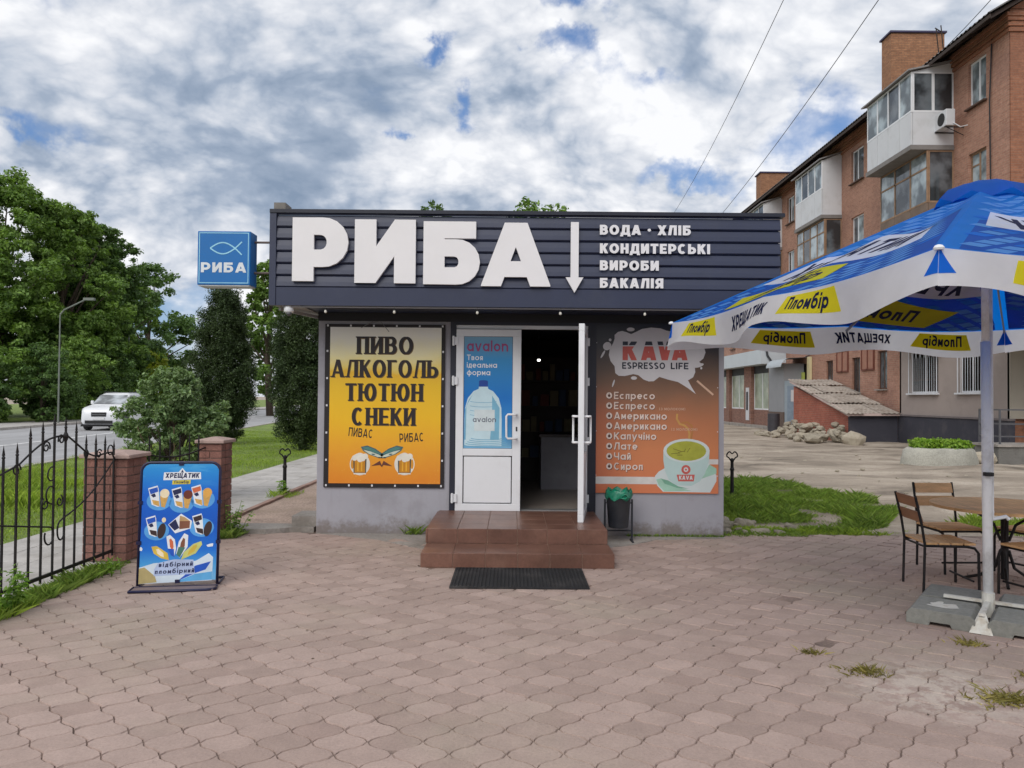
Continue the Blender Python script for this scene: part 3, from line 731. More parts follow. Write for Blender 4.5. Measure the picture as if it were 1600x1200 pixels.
m_ = MB().box(.095, w-.105, .012, .05, .09, .61).build('lower_panel', M_wpvc, lf, world=False, bevel=.006)
m_ = MB().box(.085, w-.095, .02, .04, .70, 1.97).build('glass_pane', M_dglass, lf, world=False)
def dhandle(x, y, z, side, par):
    m = MB(); d = side
    m.tube([(x+.05, y, z+.0), (x+.05, y-.055*d, z), (x+.02, y-.06*d, z), (x-.045, y-.06*d, z+.0), (x-.06, y-.06*d, z+.02), (x-.062, y-.06*d, z+.20), (x-.062, y-.06*d, z+.25), (x-.045, y-.06*d, z+.27), (x+.02, y-.06*d, z+.27), (x+.05, y-.055*d, z+.27), (x+.05, y, z+.27)], .0125, 8)
    return m.build('handle', mat('handle_white', C(235, 235, 238), .3), par, world=False, smooth=True)
dhandle(w-.10, 0, .82, 1, lf)
for z in (.10, 1.42, 1.87): MB().box(-.045, .02, -.022, -.001, z, z+.09).tube([(-.03, -.03, z-.01), (-.03, -.03, z+.10)], .012, 8).build('hinge', M_wpvc, lf, world=False)
m_ = MB().box(w-.055, w-.038, -.004, .0, .90, .95).build('keyhole', M_black, lf, world=False)
# poster on that door
M_pb = None
m, T, b = newmat('water_poster'); z_ = T.n('ShaderNodeSeparateXYZ', {0: T.n('ShaderNodeTexCoord').outputs['Object']}).outputs[2]
T.put(b.inputs['Base Color'], T.ramp(T.lin(z_, .70, 1.97), [(0, C(120, 178, 214)), (.14, C(60, 146, 206)), (.45, C(0, 112, 196)), (.8, C(40, 140, 200)), (1, C(110, 160, 190))])); b.inputs['Roughness'].default_value = .35
M_pb = m
pw0, pw1 = .09, w-.1
pst = MB().box(pw0, pw1, .016, .0195, .705, 1.965).build('poster', M_pb, lf, world=False)
pr = Print(); cxp = (pw0+pw1)/2
mag = mat('magenta_ink', C(150, 60, 110), .5); wht = mat('white_ink', C(232, 232, 236), .5, .03); lb = mat('pale_blue_ink', C(196, 222, 232), .4, .06, 9); nb = mat('blue_ink', C(14, 62, 150), .4); gy = mat('grey_ink', C(92, 100, 116), .5); mb2 = mat('mid_blue_ink', C(120, 178, 206), .4, .1, 7); lbl = mat('label_ink', C(206, 218, 222), .5)
pr.text(mag, 'avalon', pw0+.03, 1.80, .125, .085, 2, fit=.47)
for i, tt in enumerate(('Твоя', 'ідеальна', 'форма')): pr.text(wht, tt, pw0+.03, 1.70-i*.085, .062, .075, 2, slant=.0)
bc = pw0+.22
bott = [(bc-.21, .73), (bc-.21, 1.02), (bc-.205, 1.16), (bc-.175, 1.27), (bc-.11, 1.35), (bc-.055, 1.375), (bc-.05, 1.40), (bc+.05, 1.40), (bc+.055, 1.375), (bc+.11, 1.35), (bc+.175, 1.27), (bc+.205, 1.16), (bc+.21, 1.02), (bc+.21, .73)]
pr.poly(lb, bott, 2); pr.poly(mb2, [(bc-.21, .80), (bc-.195, .80), (bc-.19, 1.18), (bc-.12, 1.31), (bc-.165, 1.25), (bc-.205, 1.14)], 3)
pr.poly(mb2, [(bc+.08, .80), (bc+.18, .80), (bc+.185, 1.16), (bc+.1, 1.3), (bc+.10, 1.1)], 3)
for k_ in range(4): pr.line(mb2, arc(bc, 1.24-k_*.05, .16, .02, 200, 340, 8), .006, 3.5)
pr.rect(nb, bc-.05, bc+.05, 1.40, 1.46, 3); pr.ell(nb, bc, 1.462, .05, .012, 3.2)
pr.rect(lbl, bc-.10, bc+.13, .90, 1.14, 5); pr.text(gy, 'avalon', bc+.015, 1.0, .06, .08, 6, align='c')
for k_ in range(5): pr.line(mb2, arc(pw0+.26, .74+k_*.02, .26-.02*k_, .02, 190, 350, 8), .008, 4)
pr.build('poster_print', lambda x, y, z: (x, .0155-z, y), lf, world=False, zs=.0004)

rd = bpy.data.objects.new('door', None); col.objects.link(rd); rd.parent = kiosk; rd.location = Vector((.80, YW-.02, dz0))-wloc(kiosk)
w2 = .80; r_, t = doorleaf('door', w2); r_.build('leaf_frame', M_wpvc, rd, world=False, bevel=.004)
MB().box(.095, w2-.105, .012, .05, .09, .61).build('lower_panel', M_wpvc, rd, world=False, bevel=.006)
MB().box(.085, w2-.095, .02, .04, .70, 1.97).build('glass_pane', M_dglass, rd, world=False)
dhandle(w2-.10, 0, .82, 1, rd); dhandle(w2-.10, .06, .82, -1, rd)
for z in (.10, .75, 1.42, 1.87): MB().box(-.02, .02, -.02, .08, z, z+.09).build('hinge', M_wpvc, rd, world=False)
hv = Vector((.688, 7.935, 0))-Vector((.80, YW-.02, 0)); rd.rotation_euler = (0, 0, math.atan2(hv.y, hv.x))

# interior
mb = MB(); mb.box(-2.08, 2.29, YW+.13, 13.07, .2, .262); mb.build('inner_floor', mat('inner_floor', C(150, 140, 132), .35, .08, 2, var2=.1), kiosk)
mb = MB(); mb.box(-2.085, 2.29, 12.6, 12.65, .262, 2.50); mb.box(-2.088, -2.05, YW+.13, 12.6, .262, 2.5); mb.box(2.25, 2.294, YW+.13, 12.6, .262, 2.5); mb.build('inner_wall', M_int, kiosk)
ct = thing('counter', (.72, 11.3, .262), 'white shop counter in the dark interior seen through the open door', 'counter')
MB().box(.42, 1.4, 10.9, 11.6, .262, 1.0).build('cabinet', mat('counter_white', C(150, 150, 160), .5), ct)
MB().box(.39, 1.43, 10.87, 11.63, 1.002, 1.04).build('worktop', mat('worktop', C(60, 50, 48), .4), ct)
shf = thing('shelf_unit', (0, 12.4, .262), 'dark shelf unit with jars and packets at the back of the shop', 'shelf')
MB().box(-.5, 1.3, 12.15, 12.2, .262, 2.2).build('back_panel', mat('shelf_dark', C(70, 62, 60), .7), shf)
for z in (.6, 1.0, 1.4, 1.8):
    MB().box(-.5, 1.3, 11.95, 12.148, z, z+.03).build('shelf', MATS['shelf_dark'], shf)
    mb = MB(); mb.cur = 0
    x = -.45
    while x < 1.2:
        ww = random.uniform(.06, .14); hh_ = random.uniform(.12, .26); mb.cur = random.randrange(3); mb.box(x, x+ww, 11.98, 12.1, z+.031, z+.03+hh_); x += ww+random.uniform(.01, .05)
    tag(mb.build('packets', [mat('pk1', C(120, 60, 50)), mat('pk2', C(130, 120, 90)), mat('pk3', C(60, 80, 110))], shf), kind='stuff')
br = thing('ceiling_lamp', (.18, 10.4, 2.3), 'small lit ceiling lamp inside the dark shop', 'lamp')
m, T, b = newmat('lamp_glow'); b.inputs['Emission Color'].default_value = (1, .97, .9, 1); b.inputs['Emission Strength'].default_value = 4
MB().lathe([(.0, 0), (.018, .004), (.022, .02), (.018, .03)], (.36, 10.4, 2.05), 12).build('bulb', m, br)
MB().tube([(.36, 10.4, 2.08), (.36, 10.4, 2.5)], .006, 6).build('cord', M_black, br)

# steps
st = thing('entrance_steps', (.06, 7.9, 0), 'two brown tiled steps and landing in front of the kiosk door', 'steps')
mb = MB(); mb.box(-.81, .935, 7.03, 8.73, -.02, .124); mb.box(-.80, .93, 7.50, 8.73, .124, .266); mb.build('core', M_grout, st)
def tiles_top(x0, x1, y0, y1, z, nx, ny, par):
    for i in range(nx):
        for j in range(ny):
            a = x0+(x1-x0)*i/nx; b = x0+(x1-x0)*(i+1)/nx; c = y0+(y1-y0)*j/ny; d = y0+(y1-y0)*(j+1)/ny
            MB().box(a+.003, b-.003, c+.003, d-.003, z, z+.010).build('tile', M_tile, par, bevel=.0015)
def tiles_front(x0, x1, y, z0, z1, n, par):
    for i in range(n):
        a = x0+(x1-x0)*i/n; b = x0+(x1-x0)*(i+1)/n
        MB().box(a+.003, b-.003, y-.010, y, z0, z1).build('tile', M_tile, par, bevel=.0015)
tiles_top(-.82, .95, 7.02, 7.49, .124, 6, 1, st); tiles_front(-.82, .95, 7.03, 0.002, .131, 6, st)
tiles_top(-.81, .94, 7.49, 8.70, .266, 6, 4, st); tiles_front(-.81, .94, 7.50, .137, .273, 6, st)
for xx in (-.81, .935):
    s = 1 if xx > 0 else -1
    for j in range(5):
        a = 7.03+j*.334; MB().box(min(xx, xx+.01*s), max(xx, xx+.01*s), a+.003, a+.331, .002, .124).build('tile', M_tile, st)
    for j in range(4):
        a = 7.50+j*.3; MB().box(min(xx, xx+.008*s)-(.01 if s < 0 else 0)+ .0, max(xx, xx+.008*s)-(.0 if s < 0 else .0), a+.003, a+.297, .136, .265).build('tile', M_tile, st)
# mat
M_rub = mat('rubber', C(30, 30, 33), .8, .3, 8, dirt=C(84, 80, 78), dirtamt=.4, ds=3)
dm = thing('doormat', (.06, 6.6, 0), 'black ribbed rubber doormat lying on the pavers before the steps', 'doormat')
MB().box(-.49, .64, 6.26, 6.97, .002, .010).build('base', M_rub, dm, bevel=.003)
mb = MB()
for i in range(36):
    x = -.475+i*.0315
    for j in range(22): mb.box(x, x+.016, 6.275+j*.0315, 6.275+j*.0315+.024, .010, .018)
tag(mb.build('rib_studs', M_rub, dm), kind='stuff')
mb = MB(); mb.box(-.495, .645, 6.255, 6.272, .002, .0155).box(-.495, .645, 6.962, 6.98, .002, .0155).box(-.495, -.478, 6.272, 6.962, .002, .0155).box(.628, .645, 6.272, 6.962, .002, .0155)
mb.build('rim', M_rub, dm)

# concrete apron slabs against the kiosk wall
M_conc = mat('concrete', C(150, 144, 138), .92, .15, 2.5, .006, 60, var2=.15, dirt=C(112, 106, 98), dirtamt=.6)
mb = MB(); mb.prism([(-2.2, 8.73), (-1.75, 8.5), (-1.45, 8.36), (-1.1, 8.05), (-.83, 7.8), (-.83, 8.73)], 2, -.02, .004)
mb.prism([(.96, 8.73), (.96, 8.0), (1.3, 8.2), (1.6, 8.50), (2.4, 8.62), (2.41, 8.73)], 2, -.02, .004)
tag(mb.build('concrete_apron', M_conc), kind='structure')
mb = MB(); mb.prism([(-3.45, 8.72), (-3.1, 8.66), (-2.75, 8.64), (-2.6, 8.72), (-2.52, 8.78), (-2.25, 8.8), (-2.25, 9.05), (-3.45, 9.05)], 2, -.02, .055)
mb.box(-2.52, -2.22, 8.86, 9.3, .056, .17)
tag(mb.build('broken_kerb', M_conc), kind='structure')

# string of bulbs
sb = thing('string_lights', (0, 8.05, 2.45), 'row of small unlit bulbs strung below the navy fascia', 'string lights')
mb = MB(); xs = [-1.96, -1.24, -.37, .50, 1.385, 2.1]; pts = []
for i in range(len(xs)-1):
    for t in range(6):
        u = t/6; pts.append((xs[i]+(xs[i+1]-xs[i])*u, 8.03, 2.487-.02*math.sin(PI*u)))
mb.tube(pts, .004, 5); mb.build('cable', M_black, sb)
for x in xs:
    MB().lathe([(.008, .012), (.012, 0), (.012, -.02), (.009, -.026)], (x, 8.03, 2.482), 10).build('socket', M_black, sb)
    MB().lathe([(.008, 0), (.013, -.009), (.015, -.02), (.011, -.03), (.003, -.034)], (x, 8.03, 2.457), 12).build('bulb', mat('bulb_glass', C(225, 222, 212), .2, spec=.6), sb, smooth=True)
# camera
sc_ = thing('security_camera', (-2.35, 8.03, 2.48), 'small white dome security camera under the left end of the fascia', 'security camera')
MB().lathe([(.045, .02), (.05, 0), (.052, -.03), (.04, -.05)], (-2.35, 8.05, 2.475), 16).build('housing', M_wpvc, sc_, smooth=True)
MB().lathe([(.032, .0), (.031, -.015), (.02, -.03), (.004, -.036)], (-2.345, 8.04, 2.425), 14).build('lens_dome', glass('lens', (.01, .01, .012), .1), sc_, smooth=True)

# blade sign
bs = thing('blade_sign', (-3.0, 8.05, 2.8), 'square blue lightbox sign with a fish outline fixed left of the kiosk fascia', 'sign')
M_sblue = mat('sign_blue', C(0, 104, 176), .35, .03, 2)
bx0, bx1, bz0, bz1 = at(308.5, 400, 7.9).x, at(391, 400, 7.9).x, at(350, 445, 7.9).z, at(350, 361, 7.9).z
MB().box(bx0, bx1, 7.9, 8.11, bz0, bz1).build('lightbox', M_sblue, bs, bevel=.006)
MB().box(bx0+.01, bx1-.01, 7.91, 8.10, bz0-.012, bz0-.001).build('base_tray', mat('tray', C(205, 208, 214), .5), bs)
pr = Print(); cy_ = mat('pale_cyan', C(150, 208, 232), .4); W_ = bx1-bx0; H_ = bz1-bz0
pr.line(cy_, [(.02, .02), (W_-.02, .02), (W_-.02, H_-.02), (.02, H_-.02)], .008, 1, True)
def fish(pr, mt, cx, cyy, w, h, lw, z):
    n = 14; up = []; dn = []
    for i in range(n+1):
        t = i/n; x = -w/2+w*t; y = h*math.sin(PI*min(1, t/.79)) if t <= .79 else -h*(t-.79)/.21*1.15
        up.append((cx+x, cyy+y)); dn.append((cx+x, cyy-y))
    pr.line(mt, up, lw, z); pr.line(mt, dn, lw, z+.3)
fish(pr, cy_, W_*.54, H_*.68, W_*.60, H_*.105, .013, 1.5)
pr.text(mat('sign_white', C(214, 220, 226), .4), 'РИБА', W_/2, H_*.23, H_*.185, .115, 2, align='c', fit=W_*.86)
pr.build('sign_print', lambda x, y, z: (bx0+x, 7.899-z, bz0+y), bs, zs=.0006)
mb = MB()
for yy in (378, 426):
    p = at(395, yy, 8.0); mb.tube([(bx1-.02, 8.03, p.z), (-2.53, 8.03, p.z)], .012, 8)
mb.build('bracket', mat('bracket', C(96, 84, 80), .6), bs)

# yellow banner
def ban(name, label, x0, x1, z0, z1, m, cat='banner'):
    t = thing(name, ((x0+x1)/2, YW-.01, z0), label, cat)
    MB().box(x0, x1, YW-.02, YW-.003, z0, z1).build('sheet', m, t); return t
M_eye = mat('eyelet', C(222, 222, 226), .35)
ya, yb = at(509, 509, YW), at(694, 762, YW)
M_bf = mat('banner_black', C(28, 22, 24), .6, .1, 4)
x0, x1, z0, z1 = -2.125, -.762, .525, 2.375
yb_ = ban('beer_banner', 'yellow banner in a black border with dark serif lettering left of the door', x0, x1, z0, z1, M_bf)
m, T, b = newmat('yellow_print'); P_ = T.n('ShaderNodeNewGeometry').outputs['Position']; zc = T.n('ShaderNodeSeparateXYZ', {0: P_}).outputs[2]
zn = T.m('ADD', T.lin(zc, z0, z1), T.m('MULTIPLY', T.m('SUBTRACT', T.noise(P_, 5, 4, .6), .5), .10))
c_ = T.ramp(zn, [(0, C(222, 130, 36)), (.2, C(230, 156, 38)), (.42, C(238, 186, 26)), (.62, C(238, 192, 32)), (.70, C(236, 186, 44)), (.725, C(238, 210, 104)), (.8, C(244, 232, 172)), (.92, C(240, 236, 220)), (1, C(232, 230, 226))])
bub = T.n('ShaderNodeTexVoronoi', {'Vector': P_, 'Scale': 34.}, feature='F1').outputs[0]
f_ = T.m('MULTIPLY', T.m('MULTIPLY', T.ss(bub, .30, .2), T.lin(zn, .3, .0)), T.m('MULTIPLY', T.ss(T.noise(P_, 3., 3), .5, .6), .55))
c_ = T.mix(f_, c_, (*C(236, 182, 84), 1)); T.put(b.inputs['Base Color'], c_); b.inputs['Roughness'].default_value = .4
MB().box(x0+.058, x1-.042, YW-.024, YW-.0205, z0+.045, z1-.035).build('poster', m, yb_)
pr = Print(); ink = mat('brown_ink', C(34, 24, 26), .5); shd = mat('shadow_ink', C(120, 92, 40), .5)
def pxp(x, y): p = at(x, y, YW); return p.x, p.z
for t_, xx0, xx1, yy in (('ПИВО', 558, 646, 553), ('АЛКОГОЛЬ', 518, 685, 589), ('ТЮТЮН', 540, 661, 626), ('СНЕКИ', 550, 649, 664)):
    a_ = pxp(xx0, yy); e_ = pxp(xx1, yy)
    for mm_, dx, dz, zl in ((shd, .007, -.008, 1.), (ink, 0, 0, 3.)):
        pr.text(mm_, t_, a_[0]+dx, a_[1]+dz, .198, .118, zl, gap=.12, thin=.055, serif=True, fit=e_[0]-a_[0])
for t_, xx, yy, r in (('ПИВАС', 545, 681, -.09), ('РИБАС', 625, 691, .05)):
    a_ = pxp(xx, yy); pr.text(ink, t_, a_[0], a_[1], .10, .08, 2, gap=.16, wid=.62, rot=r)
fw = mat('foam_white', C(224, 220, 208), .5); am = mat('amber_ink', C(196, 130, 20), .5); am2 = mat('amber_light', C(226, 166, 44), .5); dk = mat('dark_green_ink', C(58, 70, 66), .5)
te = mat('teal_ink', C(76, 128, 122), .5); te2 = mat('teal_dark', C(64, 98, 104), .5); tl = mat('belly_ink', C(200, 208, 190), .5); mar = mat('maroon_ink', C(96, 52, 40), .5)
def mug(cxp_, cyp, s):
    cx_, cz_ = pxp(cxp_, cyp)
    pr.ell(fw, cx_, cz_, .115, .125, 1.5); pr.ell(mat('banner_amber', C(208, 142, 40), .5), cx_-s*.085, cz_+.0, .018, .055, 2.2)
    pr.poly(dk, [(cx_-.075, cz_+.06), (cx_+.075, cz_+.06), (cx_+.07, cz_-.11), (cx_-.07, cz_-.11)], 2.6)
    pr.rect(am, cx_-.06, cx_+.06, cz_-.095, cz_+.055, 3)
    for k_ in (-.03, .012): pr.rect(am2, cx_+k_, cx_+k_+.016, cz_-.08, cz_+.03, 3.5)
    pr.rect(fw, cx_-.07, cx_+.07, cz_-.115, cz_-.10, 3.5)
    for k_ in range(5): pr.ell(fw, cx_-.06+k_*.03, cz_+.07+.02*math.sin(k_*2.), .032, .032, 3.8+k_*.1)
    pr.ell(fw, cx_, cz_+.10, .04, .03, 4.5)
mug(563, 725, 1); mug(632.5, 725, -1)
def hand(sx, cxp_, cyp, rot):
    cx_, cz_ = pxp(cxp_, cyp)
    def q(pts, m_, z): pr.poly(m_, [(cx_+sx*(p[0]*math.cos(rot)-p[1]*math.sin(rot)), cz_+p[0]*math.sin(rot)+p[1]*math.cos(rot)) for p in pts], z)
    q([(-.14, .0), (-.08, .045), (.02, .05), (.12, .03), (.17, 0), (.10, -.03), (-.02, -.04), (-.10, -.03)], te2, 5)
    q([(-.12, .0), (-.06, .035), (.02, .038), (.11, .02), (.02, .005), (-.06, .0)], te, 5.4)
    q([(-.10, -.018), (-.02, -.002), (.08, .004), (.15, -.002), (.08, -.024), (-.02, -.034)], tl, 5.5)
    q([(-.0, -.02), (.03, -.008), (.05, -.014), (.02, -.028)], te2, 6)
hand(1, 582, 706, -.42); hand(-1, 613, 706, -.42)
a_ = pxp(597, 728); pr.poly(mar, [(a_[0]-.12, a_[1]), (a_[0]-.02, a_[1]+.06), (a_[0]-.0, a_[1]+.01), (a_[0]+.02, a_[1]+.06), (a_[0]+.12, a_[1]), (a_[0]+.02, a_[1]+.012), (a_[0], a_[1]-.012), (a_[0]-.02, a_[1]+.012)], 4)
pr.build('lettering', lambda x, y, z: (x, YW-.0242-z, y), yb_, zs=.0005)
pts_ = []
for i in range(6): pts_ += [(x0+.03+(x1-x0-.06)*i/5, z1-.018), (x0+.03+(x1-x0-.06)*i/5, z0+.022)]
for i in range(1, 6): pts_ += [(x0+.028, z0+(z1-z0)*i/6), (x1-.022, z0+(z1-z0)*i/6)]
for (a_, b__) in pts_:
    MB().box(a_-.009, a_+.009, YW-.027, YW-.0201, b__-.011, b__+.011).build('tie', M_eye, yb_)
mb = MB(); mb.tube([(-1.68, YW-.028, 2.36), (-1.55, YW-.028, 2.40), (-1.5, YW-.028, 2.41), (-1.40, YW-.028, 2.29)], .003, 5); mb.tube([(-1.72, YW-.028, 2.33), (-1.58, YW-.03, 2.405)], .003, 5)
mb.build('cord', mat('grey_cord', C(120, 120, 120), .7), yb_)

# coffee banner
x0, x1, z0, z1 = .945, 2.345, .487, 2.44
m, T, b = newmat('coffee_print'); P_ = T.n('ShaderNodeNewGeometry').outputs['Position']; s3 = T.n('ShaderNodeSeparateXYZ', {0: P_})
zn = T.m('ADD', T.lin(s3.outputs[2], z0, z1), T.m('MULTIPLY', T.m('SUBTRACT', T.noise(P_, 2.0, 3, .6), .5), .10))
c_ = T.ramp(zn, [(0, C(212, 124, 84)), (.25, C(204, 128, 84)), (.42, C(180, 116, 80)), (.58, C(134, 98, 76)), (.72, C(92, 74, 64)), (.84, C(48, 46, 52)), (.95, C(26, 29, 42)), (1, C(22, 26, 40))])
lef = T.m('MULTIPLY', T.lin(s3.outputs[0], x0+.45, x0), T.lin(s3.outputs[2], z1-.7, z0+.9)); c_ = T.mix(T.m('MULTIPLY', lef, .35), c_, (*C(186, 84, 66), 1))
T.put(b.inputs['Base Color'], c_); b.inputs['Roughness'].default_value = .4
kb_ = ban('coffee_banner', 'brown coffee menu banner with a white splash and a large cup right of the door', x0, x1, z0, z1, m)
pr = Print(); ow = mat('splash_white', C(206, 204, 208), .5, .03); red = mat('coral_ink', C(196, 92, 84), .5); nav = mat('navy_ink', C(34, 40, 56), .5); cr = mat('cream_ink', C(222, 205, 196), .5); crs = mat('menu_shadow', C(88, 52, 40), .5)
def zp(px_, py_): return pxp(925+px_/7.5, 495+py_/7.5)
spl = [(195, 450), (205, 380), (245, 310), (262, 260), (262, 215), (300, 180), (350, 168), (400, 182), (455, 205), (520, 175), (580, 145), (690, 128), (800, 138), (870, 165), (950, 178), (1040, 190), (1130, 215), (1190, 225), (1250, 262), (1290, 330), (1370, 345), (1310, 362), (1325, 420), (1300, 490), (1250, 530), (1290, 560), (1230, 575), (1200, 590), (1205, 650), (1180, 710), (1120, 745), (1165, 830), (1212, 905), (1110, 830), (1005, 765), (900, 740), (785, 705), (720, 755), (660, 758), (600, 735), (540, 685), (480, 672), (380, 695), (310, 692), (270, 660), (262, 580), (215, 520)]
pr.poly(ow, [zp(*p) for p in spl], 1)
for (a_, b__, rx, ry, r) in ((450, 150, .045, .022, 0), (175, 345, .05, .045, .8), (125, 440, .012, .05, -.5), (248, 780, .009, .045, -.3), (488, 718, .035, .02, 0), (210, 272, .016, .016, 0), (1245, 572, .06, .02, .3), (1275, 603, .012, .014, 0), (1340, 825, .012, .0, 0)):
    if ry: q_ = zp(a_, b__); pr.ell(ow, q_[0], q_[1], rx, ry, 1.2, 14, r)
q1, q2 = zp(1225, 750), zp(1415, 915); pr.line(mat('stick_ink', C(206, 172, 148), .5), [q1, q2], .022, 1.3)
# heading letters: coral with dark tops
for ch, a_, b__ in (('К', 355, 520), ('А', 570, 750), ('V', 760, 935), ('А', 930, 1115)):
    l_ = zp(a_, 510); r_ = zp(b__, 510); tp = zp(a_, 290); H_ = tp[1]-l_[1]
    bw, G = glyph(ch, .14, .14, (r_[0]-l_[0])/H_)
    for i, s__ in enumerate(G):
        for q in s__:
            for lo, hi, mm_ in ((0, .74, red), (.80, 1, nav)):
                c2 = clipy(q, lo, hi)
                if len(c2) > 2: pr.poly(mm_, [(l_[0]+p.x*H_, l_[1]+p.y*H_) for p in c2], 3+i*.1)
a_ = zp(350, 610); e_ = zp(852, 610); pr.text(nav, 'ESPRESSO', a_[0], a_[1], .075, .10, 3, fit=e_[0]-a_[0])
a_ = zp(918, 615); e_ = zp(1125, 615); pr.text(nav, 'LIFE', a_[0], a_[1], .075, .10, 3, fit=e_[0]-a_[0])
for i, (t_, ex) in enumerate((('Еспресо', ''), ('Еспресо', '(з молоком)'), ('Американо', ''), ('Американо', '(з молоком)'), ('Капучіно', ''), ('Лате', ''), ('Чай', ''), ('Сироп', ''))):
    a_ = pxp(959, 623.5+i*15.75)
    for mm_, dx, dz, zl in ((crs, .005, -.006, 1.4), (cr, 0, 0, 2.6)):
        tw = pr.text(mm_, t_, a_[0]+dx, a_[1]+dz, .082, .085, zl, gap=.17)
    if ex: pr.text(mat('menu_small', C(196, 160, 138), .5), ex, a_[0]+tw+.05, a_[1]-.008, .040, .07, 2.2, gap=.15)
    bx, bz = a_[0]-.055, a_[1]+.040
    pr.ell(crs, bx+.004, bz-.005, .036, .038, 1.5); pr.ell(cr, bx, bz, .034, .036, 2.5); pr.ell(crs, bx, bz-.002, .015, .016, 3.5); pr.line(crs, [(bx, bz+.005), (bx, bz+.028)], .006, 3.6)
wb = mat('cup_white', C(206, 216, 216), .4, .04, 3); mint = mat('mint_ink', C(160, 200, 180), .4); mint2 = mat('mint_dark', C(120, 172, 148), .4); grn = mat('drink_green', C(166, 168, 62), .4, .1, 14); grn2 = mat('drink_dark', C(120, 116, 44), .4); whb = mat('band_white', C(214, 210, 206), .5)
def kp(px_, py_): return pxp(925+px_/7.619, 640+py_/7.619)
a_ = kp(40, 880); b__ = kp(800, 800); pr.rect(whb, a_[0], b__[0], a_[1], b__[1], 1.3)
a_ = kp(1370, 650); b__ = kp(1475, 590); pr.rect(whb, a_[0], x1-.002, a_[1], b__[1], 1.3)
pr.poly(wb, [kp(*p) for p in ((745, 790), (790, 735), (870, 690), (1390, 640), (1475, 780), (1475, 850), (1400, 985), (840, 975), (770, 900))], 2)
pr.poly(mint, [kp(*p) for p in ((760, 830), (820, 815), (1050, 930), (1180, 965), (860, 970), (790, 900))], 2.4)
pr.poly(mint2, [kp(*p) for p in ((820, 820), (900, 840), (1020, 910), (1150, 940), (1010, 930), (860, 880))], 2.8)
pr.poly(mint, [kp(*p) for p in ((1300, 820), (1390, 650), (1475, 700), (1475, 760))], 2.6)
pr.poly(mat('cup_side', C(184, 208, 206), .4, .05, 4), [kp(*p) for p in ((845, 480), (1395, 480), (1385, 620), (1340, 760), (1280, 850), (1180, 905), (1000, 900), (910, 830), (862, 720), (845, 600))], 3.5)
c_ = kp(1120, 488); pr.ell(wb, c_[0], c_[1], .262, .135, 4.2); c_ = kp(1118, 492); pr.ell(grn, c_[0], c_[1], .225, .112, 4.8)
for (a_, b__, l, r) in ((1010, 480, .05, -.3), (1060, 500, .04, .2), (1100, 485, .02, 1.2), (1145, 480, .03, 1.), (990, 520, .05, .1), (1040, 540, .03, 0)):
    q_ = kp(a_, b__); pr.line(grn2, [(q_[0]-l*math.cos(r), q_[1]-l*math.sin(r)), (q_[0]+l*math.cos(r), q_[1]+l*math.sin(r))], .008, 5.4)
sm = mat('steam_ink', C(196, 150, 84), .5)
pr.line(sm, [kp(*p) for p in ((1010, 50), (1005, 110), (1040, 170), (1100, 190), (1140, 230), (1155, 290), (1150, 350))], .022, 1.5); pr.line(mat('steam2', C(176, 120, 66), .5), [kp(*p) for p in ((1060, 160), (1130, 150), (1180, 190), (1190, 260), (1175, 350))], .02, 1.4)
c_ = kp(1113, 712); pr.ell(red, c_[0], c_[1], .052, .052, 4.6); pr.ell(wb, c_[0], c_[1], .026, .026, 5); pr.ell(red, c_[0], c_[1], .012, .012, 5.4)
pr.poly(red, [kp(*p) for p in ((1003, 772), (1218, 772), (1205, 852), (1022, 852))], 4.6)
a_ = kp(1112, 832); pr.text(wb, 'КАVА', a_[0], a_[1], .045, .12, 5.2, align='c', fit=.155)
pr.build('print', lambda x, y, z: (x, YW-.0202-z, y), kb_, zs=.0005)
for i in range(4):
    for (xx, zz_) in ((x0+.012, z0+.2+i*.5), (x1-.012, z0+.2+i*.5)): MB().lathe([(.006, 0), (.004, .003)], (xx, 0, 0), 8).build('screw', M_eye, kb_, world=False).matrix_basis = Matrix.Translation(Vector((xx, YW-.0205, zz_))-wloc(kb_)) @ Matrix.Rotation(PI/2, 4, 'X') @ Matrix.Translation((-xx, 0, 0))

# small junction at wall and cable stub
# ------------------------------------------------------------------ litter bin
bn = thing('litter_bin', (1.17, 8.35, 0), 'small black litter bin with a green bag beside the steps', 'litter bin')
M_bin = mat('bin_dark', C(38, 42, 50), .5, .15, 6, dirt=C(80, 80, 80), dirtamt=.3)
mb = MB(); mb.lathe([(.105, .0), (.108, .01), (.135, .34), (.14, .345), (.13, .345), (.10, .02)], (1.17, 8.38, .16), 20); mb.build('bucket', M_bin, bn, smooth=True)
mb = MB()
for s in (-1, 1): mb.tube([(1.17+s*.148, 8.38, .0), (1.17+s*.148, 8.38, .46)], .011, 8); mb.tube([(1.17+s*.148, 8.29, .008), (1.17+s*.148, 8.47, .008)], .012, 8); mb.tube([(1.17+s*.148, 8.38, .42), (1.17+s*.13, 8.38, .42)], .008, 6)
mb.tube([(1.022, 8.38, .12), (1.318, 8.38, .12)], .009, 6)
mb.build('stand', M_bin, bn)
mb = MB(); N = 28
prof = [(.142, .34), (.146, .36), (.140, .41), (.128, .44), (.119, .43), (.121, .30)]
for i, (r, z) in enumerate(prof):
    for j in range(N):
        a = 2*PI*j/N; k = 1+.05*math.sin(5*a+i)+.04*math.sin(11*a+i*2); mb.v.append((1.17+r*k*math.cos(a), 8.38+r*k*math.sin(a), .16+z*1.0-.03+.018*math.sin(7*a+i)))
for i in range(len(prof)-1):
    for j in range(N): mb.f.append([i*N+j, i*N+(j+1) % N, (i+1)*N+(j+1) % N, (i+1)*N+j]); mb.mi.append(0)
